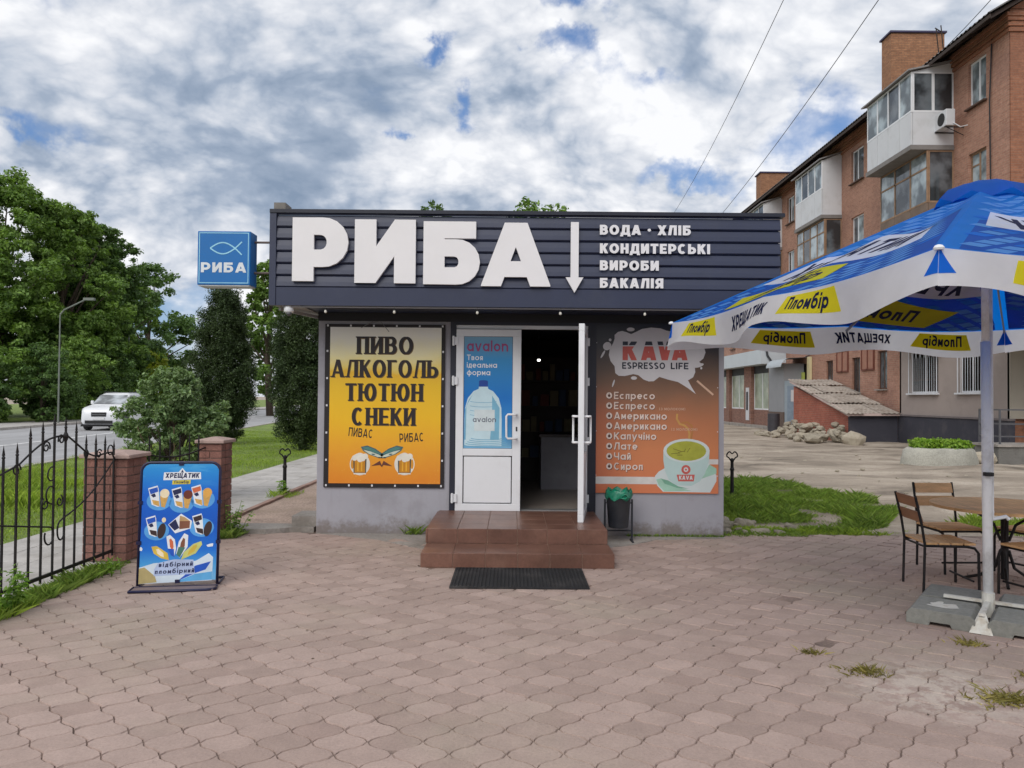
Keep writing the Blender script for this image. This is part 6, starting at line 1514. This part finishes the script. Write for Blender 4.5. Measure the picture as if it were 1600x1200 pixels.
# cellar entrance ----------------------------------------------------
cel = thing('cellar_entrance', (14, 32, 0), 'low brick cellar entrance with a sloping weathered sheet roof against the building', 'cellar entrance')
M_cb = brickmat('cellar_brick', C(176, 98, 78), C(158, 84, 68), C(160, 122, 104), dirt=.55)
mb = MB(); mb.prism([(29.6, -.1), (35.3, -.1), (35.3, 2.2), (29.6, 1.0)], 0, 12.95, 13.15); mb.box(13.15, 14.88, 35.1, 35.3, -.1, 2.3); mb.build('side_wall', M_cb, cel)
MB().box(12.96, 14.82, 29.5, 29.6, -.1, 1.02).build('end_wall', M_plinth, cel)
MB().box(13.3, 13.5, 29.4, 29.5, -.1, .9)
rows = [(29.25, 31.0), (30.9, 32.8), (32.7, 34.4), (34.3, 35.7)]
M_sl = mat('slate_sheet', C(160, 150, 140), .9, .25, 1.6, .01, 12, stretch=(1, 3, 1), var2=.15, dirt=C(120, 104, 92), dirtamt=.7, rnd=.12)
zf = lambda y: 1.06+(y-29.4)*.231
for r_i, (a, b) in enumerate(rows):
    x = 12.72+(.1 if r_i % 2 else 0)
    while x < 14.8:
        w = random.uniform(.55, .8); x2 = min(x+w, 14.88); dz_ = random.uniform(-.015, .02); a2 = a+random.uniform(-.08, .08); nn = 8
        mb = MB()
        for k in range(nn+1):
            xx = x+(x2-x)*k/nn; wv_ = .018*(1 if k % 2 else -1)
            mb.v += [(xx, a2, zf(a2)+.07+wv_+dz_), (xx, b, zf(b)+.02+wv_+dz_), (xx, a2, zf(a2)+.055+wv_+dz_), (xx, b, zf(b)+.005+wv_+dz_)]
        for k in range(nn): p = k*4; mb.f += [[p, p+4, p+5, p+1], [p+2, p+3, p+7, p+6], [p, p+2, p+6, p+4]]; mb.mi += [0, 0, 0]
        mb.build('roof_sheet', M_sl, cel); x = x2+.006
MB().bar((12.86, 29.3, 1.02), (12.86, 35.5, zf(35.5)-.03), .05, .12).build('verge_board', mat('verge_pale', C(196, 176, 170), .8, .1, 4), cel)
MB().bar((12.8, 29.33, 1.03), (14.85, 29.33, 1.05), .05, .1).build('verge_board', MATS['verge_pale'], cel)
bb = thing('barrel', (12.55, 37.2, 0), 'dark barrel standing at the far end of the brick cellar wall', 'barrel')
MB().lathe([(.27, 0), (.28, .02), (.28, .3), (.295, .32), (.28, .34), (.28, .62), (.295, .64), (.28, .66), (.28, .93), (.26, .94)], (12.75, 37.4, -.03), 18).build('drum', mat('barrel_dark', C(58, 56, 62), .6, .2, 5), bb, smooth=False)
# entrance platform on the right -------------------------------------
pf = thing('entrance_platform', (14, 21, 0), 'concrete entrance platform with a dark metal railing and awning at the building corner', 'platform')
MB().box(12.35, 19, 19.5, 20.5, -.1, .42).build('base', mat('rough_concrete', C(118, 116, 112), .95, .25, 3, .02, 25, dirt=C(84, 82, 80), dirtamt=.6), pf); MB().box(12.3, 19, 19.45, 20.55, .421, .48).build('deck', M_conc, pf)
rl = MB()
for (x, y) in ((12.45, 20.45), (12.45, 19.6), (13.2, 19.6), (14.0, 19.6), (14.8, 19.6)): rl.bar((x, y, .48), (x, y, 1.36), .04, up=(1, 0, 0))
for z in (1.36, 1.0, .68): rl.bar((12.45, 19.6, z), (12.45, 20.47, z), .035); rl.bar((12.45, 19.6, z), (16, 19.6, z), .035)
rl.build('railing', mat('rail_grey', C(92, 92, 96), .5, metal=.3), pf)
mb = MB(); mb.add([(12.9, 20.2, 3.35), (18, 20.2, 3.35), (18, 22.9, 3.8), (12.9, 22.9, 3.8), (12.9, 20.2, 3.28), (18, 20.2, 3.28), (18, 22.9, 3.73), (12.9, 22.9, 3.73)], [(0, 1, 2, 3), (4, 5, 6, 7), (0, 1, 5, 4), (0, 3, 7, 4)]); mb.build('awning', mat('awning_dark', C(96, 98, 100), .6, .1, 3), pf)
MB().box(15.4, 18, 22.9, 22.96, .5, 3.2).build('doorway', mat('doorway_shade', C(30, 28, 30), .8), pf)  # flat dark panel: the shade of the open recess put into its colour
# planters and rocks ---------------------------------------------------
def rockmesh(seed, mb=None, sub=2):
    import bmesh
    bm = bmesh.new(); bmesh.ops.create_icosphere(bm, subdivisions=sub, radius=1)
    o = Vector((seed*3.1, seed*1.7, 0)); rr = random.Random(seed)
    for v in bm.verts:
        n = v.co.normalized(); k = 1+.35*mnoise.noise(n*1.3+o)+.14*mnoise.noise(n*3.4+o); v.co = Vector((n.x*k, n.y*k*.9, n.z*k*.7))
    for _ in range(5):
        d = Vector((rr.gauss(0, 1), rr.gauss(0, 1), rr.gauss(0, .6))).normalized(); c = rr.uniform(.6, .8)
        for v in bm.verts:
            e = v.co.dot(d)-c
            if e > 0: v.co -= d*e*.9
    me = bpy.data.meshes.new('rock'); bm.to_mesh(me); bm.free(); return me
M_rock = mat('rubble_stone', C(164, 155, 139), .95, .2, 3, .01, 25, var2=.15, dirt=C(132, 124, 108), dirtamt=.6, coord='obj', rnd=.14)
rms = [rockmesh(s) for s in range(1, 7)]
for m_ in rms: m_.materials.append(M_rock)
def rock(x, y, z, s, label, grp=None, name='rubble_stone', me=None):
    o = bpy.data.objects.new(name, me or random.choice(rms)); col.objects.link(o); o.location = (x, y, z); o.scale = (s, s*random.uniform(.7, 1.1), s*random.uniform(.6, .9)); o.rotation_euler = (random.uniform(-.3, .3), random.uniform(-.3, .3), random.uniform(0, 6.3)); return tag(o, label, 'stone', grp)
rr = random.Random(5)
for i in range(95):
    u = rr.random(); x = 10.9+2.0*rr.random()**.6; y = 28.6+6.6*u; d_ = (12.95-x)
    s = rr.uniform(.09, .24)*(1 if rr.random() < .85 else 1.5)
    rock(x, y, max(0, .62-.34*d_)*rr.random()+s*.25, s, 'pale broken stone in the rubble heap against the brick cellar wall', 'rubble heap by the cellar')
rock(11.25, 28.7, .12, .42, 'largest pale boulder at the left front of the rubble heap'); rock(12.4, 27.9, .14, .42, 'big mossy boulder at the right front of the rubble heap')
pl = thing('stone_planter', (10.8, 19.4, 0), 'oval concrete planter with low bright green plants on the dirt yard', 'planter')
mb = MB(); N = 36
for j, (r, z) in enumerate(((.95, -.08), (.93, .12), (.86, .34), (.78, .40), (.70, .38), (.68, .28))):
    for k in range(N):
        a = 2*PI*k/N; q_ = 1+.05*mnoise.noise(Vector((math.cos(a)*2, math.sin(a)*2, j*.7))); mb.v.append((10.8+r*q_*math.cos(a), 19.4+r*.62*q_*math.sin(a), z+.03*mnoise.noise(Vector((math.cos(a)*3, math.sin(a)*3, 7)))))
for j in range(5):
    for k in range(N): mb.f.append([j*N+k, j*N+(k+1) % N, (j+1)*N+(k+1) % N, (j+1)*N+k]); mb.mi.append(0)
mb.f.append([5*N+k for k in range(N)]); mb.mi.append(0)
mb.build('rim', mat('planter_conc', C(168, 166, 156), .95, .2, 3, .012, 30, var2=.2, dirt=C(120, 118, 108), dirtamt=.6), pl, smooth=True)
M_lp = leafmat('planter_leaf', C(104, 142, 46), .35, C(146, 172, 66), .3)
tag(npmesh('plants', blobleaves([((10.8+rng.uniform(-.5, .5), 19.4+rng.uniform(-.3, .3), .46), (.24, .2, .17)) for _ in range(22)], 3200, .085), 4, M_lp, pl), kind='stuff')
rock(11.95, 19.5, .1, .36, 'rounded pinkish grey boulder between the planter and the concrete platform')

# ------------------------------------------------------------------ overhead wires
def wire(name, pts, r, label):
    a, b, sag = pts; P_ = [(a+(b-a)*t)+Vector((0, 0, -sag*4*t*(1-t))) for t in np.linspace(0, 1, 24)]
    o = MB().tube([tuple(p) for p in P_], r, 5).build(name, mat('wire', C(70, 72, 80), .6)); return tag(o, label, 'cable')
wire('overhead_wire', (at(1375+160, -240, 9), at(1095, 372, 26), .25), .007, 'longer right overhead wire slanting down behind the kiosk roof')
wire('overhead_wire', (at(1225+110, -240, 9), at(1040, 352, 30), .35), .006, 'thinner left overhead wire slanting across the clouds')
wire('overhead_wire', (at(1600, -60, 20), at(1455, 95, 29), .1), .012, 'short wire running to the bracket on the building roof')

# ------------------------------------------------------------------ vegetation
LF_big = leafmat('leaf_broad', C(94, 124, 64), .4, C(122, 150, 74), .28)
LF_dk = leafmat('leaf_dark', C(76, 104, 62), .4, C(100, 128, 70), .25)
LF_yel = leafmat('leaf_yellow', C(132, 148, 56), .35, C(160, 164, 72), .4)
LF_thu = leafmat('leaf_thuja', C(50, 66, 42), .45, C(70, 88, 50), .12)
LF_bush = leafmat('leaf_bush', C(98, 126, 84), .4, C(136, 156, 112), .25)
LF_weed = leafmat('leaf_weed', C(96, 134, 50), .4, C(140, 168, 80), .35)
M_bark = mat('bark', C(86, 74, 64), .95, .3, 3, .02, 15, stretch=(4, 4, 1), coord='obj')
def subblobs(blobs, k=9, f=.42):
    "ragged clusters on the surface of each foliage mass"
    out = []
    for c, r in blobs:
        for _ in range(k):
            d = unit(rng.normal(size=(1, 3)))[0]; s = f*rng.uniform(.45, 1.25); q = rng.uniform(.55, 1.12)
            out.append(((c[0]+d[0]*r[0]*q, c[1]+d[1]*r[1]*q, c[2]+d[2]*r[2]*q), (r[0]*s, r[1]*s, r[2]*s*.8)))
    return out
def tree(x, y, h, r, nleaf, size, lm_, label, cat='tree', group=None, crown0=.18, nb=26, trunk=.3, seed=0, squash=1., spread=.5, name='broadleaf_tree', rb=(.22, .42), lean=0):
    R_ = random.Random(seed+int(x*7+y*3)); t = thing(name, (x, y, 0), label, cat, group)
    z0 = h*crown0; blobs = []
    nb = int(nb*2.0); rb = (rb[0]*.66, rb[1]*.72)
    for i in range(nb):
        u = R_.random(); z = z0+(h-z0)*(.04+.92*u); k = math.sin(PI*min(1, (.12+.86*u)))**.6
        a = R_.uniform(0, 2*PI); rad = r*k*R_.uniform(.35, .92); br = r*R_.uniform(*rb)*(.75+.25*k)
        z = min(z, h-br*.85)
        blobs.append(((x+rad*math.cos(a)+lean*u, y+rad*math.sin(a)*squash, z), (br, br*squash, br*.85)))
    blobs.append(((x+lean, y, h-r*.3), (r*.3, r*.3, r*.3)))
    mb = MB(); mb.tube([(x, y, -.1), (x+.05*h*R_.uniform(-.5, .5), y, h*.35), (x+lean*.6, y, h*.8)], [trunk, trunk*.75, trunk*.2], 9)
    mb.build('trunk', M_bark, t, smooth=True)
    mb = MB()
    for i, (c, br) in enumerate(blobs):
        if i % 3 == 0: zz_ = max(z0*.8, c[2]*.55); mb.tube([(x, y, zz_), ((x+c[0])/2, (y+c[1])/2, (zz_+c[2])/2+.2), c], [trunk*.35, trunk*.22, trunk*.06], 6)
    if mb.v: mb.build('limbs', M_bark, t, smooth=True)
    cr = npmesh('crown', blobleaves(subblobs(blobs, *((9, .42) if cat != 'shrub' else (8, .6))), nleaf, size, spread=spread, rmin=.2), 4, lm_, t)
    return t
G = 'tall trees beyond the road'
tree(-33.5, 50, 15.9, 6.2, 84000, .25, LF_big, 'tallest broad green tree beyond the road at the left photo edge', group=G, nb=46, crown0=.05, seed=1)
tree(-31.2, 57, 14.6, 4.7, 60000, .24, LF_dk, 'dark rounded tree beyond the road, right of the tallest one', group=G, nb=46, crown0=.03, seed=2)
tree(-30.6, 52, 14.6, 4.4, 46000, .24, LF_big, 'green tree between the tallest one and the dark rounded one', group=G, nb=44, crown0=.03, seed=12)
tree(-34.4, 64, 13.4, 4.6, 44000, .26, LF_big, 'green tree forming the right outer edge of the roadside wood', group=G, nb=40, crown0=.08, seed=3)
tree(-41, 48, 13.5, 5.5, 16000, .32, LF_dk, 'tree half outside the left photo edge beyond the road', group=G, nb=30, crown0=.05, seed=4)
tree(-35.5, 75, 14.5, 5.5, 16000, .34, LF_dk, 'farther dark tree rising between the roadside trees', group=G, nb=30, crown0=.05, seed=5)
tree(-43.0, 84, 12.5, 3.9, 12000, .30, LF_dk, 'distant lower tree at the right end of the roadside wood', group=G, nb=26, crown0=.05, seed=6)
G = 'bushes along the far pavement'
for i, (x, y, h, r, lm_, lab) in enumerate(((-28.3, 41.0, 5.2, 2.6, LF_big, 'bright bush below the tall trees at the left photo edge'), (-26.0, 42.5, 4.3, 2.4, LF_dk, 'bush left of the lamp pole beyond the road'), (-27.2, 47, 5.0, 2.6, LF_big, 'bush behind the lamp pole beyond the road'), (-27.7, 52, 5.2, 2.8, LF_dk, 'dark bush above the white car'), (-29.8, 58, 5.4, 2.8, LF_big, 'bush right of the white car beyond the road'), (-32.3, 66, 6.0, 3.0, LF_yel, 'yellow green bush at the foot of the roadside wood'), (-35.4, 76, 6.0, 3.0, LF_yel, 'yellow green small tree at the right end of the wood'), (-42.0, 95, 6.0, 3.4, LF_yel, 'farthest yellow green bush where the road ends'), (-32.5, 43.5, 4.6, 2.6, LF_dk, 'low dark bush outside the left photo edge'), (-27.6, 39.6, 2.6, 1.9, LF_dk, 'low shrub at the far pavement edge, left of the lamp pole'), (-26.9, 44.6, 2.6, 1.8, LF_dk, 'low shrub at the far pavement edge, right of the lamp pole'), (-27.0, 49.5, 2.8, 2.0, LF_dk, 'low shrub at the far pavement edge above the white car'))):
    tree(x, y, h, r, 13000 if y < 60 else 8000, .17 if y < 60 else .26, lm_, lab, 'bush', G, crown0=.02, nb=22, trunk=.08, seed=20+i, name='roadside_bush')
tree(-19.5, 62, 12.6, 3.6, 20000, .30, LF_big, 'tree with a thin crown seen between the blue sign and the kiosk', nb=26, crown0=.12, seed=41)
tree(-26, 120, 9.5, 6.5, 9000, .5, LF_dk, 'distant tree at the end of the road', nb=22, crown0=.05, seed=42)
tree(-9.5, 88, 9.0, 6., 9000, .5, LF_dk, 'distant tree behind the columnar evergreens', nb=22, crown0=.05, seed=43)
tree(-2.55, 25, 8.0, 1.6, 3600, .15, LF_dk, 'small tree top just showing above the kiosk roof edge, left one', nb=16, crown0=.5, seed=44, trunk=.12, spread=.7)
tree(.75, 25, 8.05, 1.9, 5200, .15, LF_big, 'leafy tree top showing above the kiosk roof edge, right one', nb=20, crown0=.5, seed=45, trunk=.12, spread=.7)
# columnar evergreens
def thuja(x, y, h, r, n, label, seed, taper=.5):
    R_ = random.Random(seed); t = thing('thuja_tree', (x, y, 0), label, 'evergreen tree', 'columnar evergreens on the lawn')
    blobs = []
    for i in range(120):
        u = (i+.5)/120; z = .25+(h-.3)*u
        k = min(1, (u/.2)**.5) * (1-.55*max(0, (u-.42)/.58)**1.3)*(.92+.08*math.sin(u*11+seed))
        a = i*2.4; rad = r*k*R_.uniform(.5, .88); br = r*R_.uniform(.15, .38)*(.55+.45*k)
        blobs.append(((x+rad*math.cos(a), y+rad*math.sin(a), z), (br, br, br*1.35)))
    MB().tube([(x, y, -.1), (x, y, h*.9)], [.13, .02], 8).build('trunk', M_bark, t, smooth=True)
    c = np.array([b[0] for b in blobs]); npmesh('crown', blobleaves(subblobs(blobs, 9, .75), int(n*1.9), .065, up=.5, spread=.6, rmin=.2, aspect=.4), 4, LF_thu, t); return t
thuja(-9.35, 25.0, 5.0, 1.04, 64000, 'dark columnar evergreen below the blue sign, left of the other one', 1)
thuja(-6.05, 22.3, 5.6, 1.05, 62000, 'dark columnar evergreen partly hidden by the left kiosk wall', 2, .9)
tree(-4.98, 11.3, 1.98, .74, 30000, .056, LF_bush, 'rounded leafy shrub behind the brick pillars and the short fence', 'shrub', None, crown0=.12, nb=46, trunk=.035, seed=61, name='garden_shrub', rb=(.22, .36), spread=.6)
mb = MB(); R_ = random.Random(3)
for i in range(14):
    a = R_.uniform(0, 6.3); mb.tube([(-4.98+.1*math.cos(a), 11.3+.1*math.sin(a), 0), (-4.98+.25*math.cos(a), 11.3+.25*math.sin(a), .5), (-4.98+.45*math.cos(a), 11.3+.6*math.sin(a), 1.1)], [.014, .011, .006], 5)
sh = [o for o in col.objects if o.name.startswith('garden_shrub')][0]
mb.build('stems', mat('stem_pale', C(120, 106, 84), .9), sh)

# grass ---------------------------------------------------------------
M_gr = leafmat('grass_blade', C(120, 148, 58), .35, C(150, 168, 78), .3)
M_grd = leafmat('grass_tall', C(92, 122, 50), .45, C(132, 150, 74), .3)
def blades(xy, z, h, w, lean=.35):
    n = len(xy); a = rng.uniform(0, 2*PI, n); hh_ = h*rng.uniform(.5, 1.3, n) if np.isscalar(h) else h*rng.uniform(.6, 1.25, n)
    p = np.column_stack([xy, np.full(n, z) if np.isscalar(z) else z]); t = np.column_stack([np.cos(a), np.sin(a), np.zeros(n)]); d = rng.normal(0, lean, (n, 2))
    tip = p+np.column_stack([d[:, 0]*hh_, d[:, 1]*hh_, hh_]); mid = p+np.column_stack([d[:, 0]*hh_*.3, d[:, 1]*hh_*.3, hh_*.55]); ww = (w*rng.uniform(.7, 1.3, n))[:, None]
    return np.stack([p-t*ww, p+t*ww, mid+t*ww*.8, tip], 1).reshape(-1, 3)
def clump(xy, n, sc_=1.): return np.array([mnoise.noise(Vector((float(a)*sc_, float(b)*sc_, n))) for a, b in xy])
# lawn blades: left of the path, denser where near
N = 120000; yy = 3.5+(31)*rng.random(N)**1.5; xx = rng.uniform(0, 1, N)*(-(8.55+.12*yy)+5.33)-5.33
k = np.abs(xx) < .72*yy+.6; xy = np.column_stack([xx[k], yy[k]]); c = clump(xy, 1, .7)
tall = (xy[:, 1] > 10.5)*(xy[:, 1] < 14.5)*(xy[:, 0] < -6.3)
h = .045+.035*np.clip(c*2, -.5, 1)+.16*tall*np.clip(c+.35, 0, 1)
tag(npmesh('lawn_grass', blades(xy, -.03, h, .0034), 4, M_gr, None), 'short green grass between the path and the road', None, None, 'stuff')
N = 14000; yy = rng.uniform(16, 40, N); xx = rng.uniform(-3.5, -3.0, N)
# grass between kiosk gravel and path
def patch(name, poly, n, h, w, m, label, z=0., dens=None):
    P_ = np.array(poly); lo, hi = P_.min(0), P_.max(0); pts = rng.uniform(lo, hi, (n*3, 2)); ins = np.zeros(len(pts), bool); j = len(P_)-1
    for i in range(len(P_)):
        xi, yi = P_[i]; xj, yj = P_[j]
        c_ = ((yi > pts[:, 1]) != (yj > pts[:, 1])) & (pts[:, 0] < (xj-xi)*(pts[:, 1]-yi)/(yj-yi+1e-12)+xi); ins ^= c_; j = i
    pts = pts[ins][:n]; c = clump(pts, 5, 1.6)
    keep = c > -.16-.35*rng.random(len(c)); pts = pts[keep]; c = c[keep]
    c2 = clump(pts, 9, 4.5)
    return tag(npmesh(name, blades(pts, z, h*(1+.9*np.clip(c*1.6, -.5, 1))*(1+.7*np.clip(c2, -.8, 1))*rng.choice([.5, .8, 1., 1.35], len(pts)), w, .6), 4, m, None), label, None, None, 'stuff')
patch('yard_grass', [(2.75, 10.7), (2.9, 12.5), (3.4, 15.2), (4.9, 15.2), (5.8, 12.6), (5.5, 10.9), (4.6, 9.5), (3.9, 9.0), (3.3, 9.5)], 95000, .055, .0013, M_grd, 'tall green grass on the bank right of the kiosk', -.03)
patch('yard_weeds', [(6.2, 8.9), (6.9, 8.95), (7.2, 10.3), (6.2, 10.4), (5.3, 9.6)], 2400, .07, .005, M_gr, 'thin grass behind the cafe table', -.03)
patch('yard_edge_weeds', [(2.5, 8.95), (2.6, 11.0), (3.4, 9.8), (4.2, 9.0), (4.9, 9.3), (4.3, 8.9)], 7000, .045, .0016, M_gr, 'sparse weeds on the bare ground beside the right kiosk corner', -.03)
patch('fence_weeds', [(-3.72, 5.6), (-3.72, 7.2), (-3.50, 7.15), (-3.47, 6.2), (-3.47, 5.5)], 4200, .05, .0011, M_grd, 'grass tufts growing along the foot of the iron fence', -.01)
patch('fence_grass', [(-3.85, 4.2), (-3.72, 5.7), (-3.46, 5.7), (-3.44, 4.5), (-3.42, 4.2)], 3200, .035, .0012, M_gr, 'low grass at the paving edge by the fence', -.01)
patch('pillar_weeds', [(-3.40, 8.2), (-3.0, 8.35), (-2.95, 8.7), (-3.2, 8.85), (-3.42, 8.5)], 2200, .065, .0014, M_grd, 'weeds at the foot of the narrow pillar', -.005)
patch('bollard_weeds', [(-3.75, 11.7), (-3.35, 11.7), (-3.3, 12.5), (-3.75, 12.4)], 420, .06, .002, M_gr, 'weeds around the bollard by the path', -.01)
for (x, y, r, n, lab) in ((2.62, 4.02, .11, 420, 'dry grass tuft in the joints at the lower right corner'), (2.98, 4.35, .07, 160, 'small grass tuft in the joints near the right edge'), (2.05, 4.42, .08, 200, 'thin dark grass tuft between pavers'), (2.95, 4.95, .06, 130, 'tiny weed between pavers near the parasol slabs'), (1.86, 4.75, .04, 60, 'tiny weed in a paver joint')):
    pts = rng.normal(0, r*.5, (n, 2))*np.array([1.6, 1.])+np.array([x, y])
    npmesh_o = npmesh('grass_tuft', blades(pts, -.008, .032, .003, 1.1), 4, leafmat('tuft_leaf', C(112, 110, 58), .4, C(146, 134, 82), .2) if 'tuft_leaf' not in MATS else MATS['tuft_leaf'], None); tag(npmesh_o, lab, 'weed')
pts = np.column_stack([rng.uniform(2.45, 3.4, 1100), rng.uniform(8.75, 9.15, 1100)]); tag(npmesh('kiosk_weeds', blades(pts, -.02, .05, .005, .7), 4, M_grd, None), 'weeds in the broken stones by the right kiosk corner', None, None, 'stuff')
pts = np.column_stack([rng.uniform(-1.2, -1.0, 60), rng.uniform(8.66, 8.72, 60)]); tag(npmesh('grass_tuft', blades(pts, 0, .10, .003, .5), 4, M_grd, None), 'thin weed against the kiosk wall under the yellow banner', 'weed')
pts = np.column_stack([rng.uniform(1.3, 2.4, 500), rng.uniform(8.67, 8.73, 500)]); tag(npmesh('wall_weeds', blades(pts, 0, .03, .004, .7), 4, M_grd, None), 'moss and tiny weeds along the foot of the right kiosk wall', None, None, 'stuff')
# leaf litter and specks on the paving
R_ = random.Random(21); mb = MB()
for i in range(150):
    x = R_.uniform(-3.3, 5); y = R_.uniform(2.9, 8.6); s = R_.choice([.004, .005, .007, .012]); a = R_.uniform(0, 3); zt = .006
    mb.add([(x+s*math.cos(a), y+s*math.sin(a), zt), (x-s*.5*math.sin(a), y+s*.5*math.cos(a), zt+s*.3), (x-s*math.cos(a), y-s*math.sin(a), zt+.001), (x+s*.5*math.sin(a), y-s*.5*math.cos(a), zt)], [(0, 1, 2, 3)])
tag(mb.build('litter', mat('litter', C(86, 74, 58), .9, .5, 30)), 'specks of leaf and grit scattered on the pavers', None, None, 'stuff')
# broad leaved weeds by the fence
def weed(x, y, h, n, size, label, seed, ns=7):
    R_ = random.Random(seed); t = thing('leafy_weed', (x, y, 0), label, 'weed', 'leafy weeds along the fence'); mb = MB(); P_ = []; Nn = []
    for s in range(ns):
        a = R_.uniform(0, 6.3); l = R_.uniform(.25, .6)*h; hh_ = h*R_.uniform(.6, 1.05); b0 = Vector((x+R_.uniform(-.06, .06), y+R_.uniform(-.08, .08), 0)); tp = b0+Vector((l*math.cos(a)*.6, l*math.sin(a)*.6, hh_)); mb.tube([b0, b0+(tp-b0)*.5+Vector((0, 0, .03)), tp], [.004, .003, .002], 5)
        for k in range(n):
            u = .25+.75*k/n; p = b0+(tp-b0)*u; aa = R_.uniform(0, 6.3); P_.append((p.x+size*.5*math.cos(aa), p.y+size*.5*math.sin(aa), p.z+R_.uniform(-.01, .01))); Nn.append((math.cos(aa)*.35, math.sin(aa)*.35, 1))
    mb.build('stems', LF_weed, t); P_ = np.array(P_); Nn = unit(np.array(Nn)+rng.normal(0, .25, (len(P_), 3)))
    npmesh('leaves', leafquads(P_, Nn, size, .6), 4, LF_weed, t)
weed(-3.52, 5.10, .36, 16, .06, 'taller pale leafy weed at the left photo edge below the fence', 1, 9); weed(-3.50, 5.42, .34, 16, .055, 'pale leafy weed right of the taller one below the fence', 2, 9)
weed(-3.48, 4.75, .24, 12, .06, 'leafy weed nearest the camera at the left edge of the paving', 3)
weed(-3.06, 8.5, .42, 14, .05, 'leafy weed beside the narrow brick pillar', 4, 9); weed(-3.56, 12.0, .25, 10, .07, 'yellowish weed at the foot of the path bollard', 5, 6)
weed(-3.42, 6.6, .2, 10, .035, 'small leafy weed in the grass by the wide pillar', 6)
# broken stones right of the kiosk
rr = random.Random(9)
for i in range(22):
    s = rr.uniform(.04, .13); rock(rr.uniform(2.5, 3.5), rr.uniform(8.9, 9.9), -.0, s, 'flat broken stone lying by the right corner of the kiosk', 'broken stones by the kiosk corner')
for i in range(60):
    s = rr.uniform(.02, .07); rock(rr.uniform(3.5, 12), rr.uniform(11, 24), -.03, s, 'small stone lying on the bare dirt yard', 'small stones on the yard')
print('TRIS', sum(len(o.data.polygons)*2 for o in bpy.data.objects if o.type == 'MESH'), 'OBJ', len(bpy.data.objects))
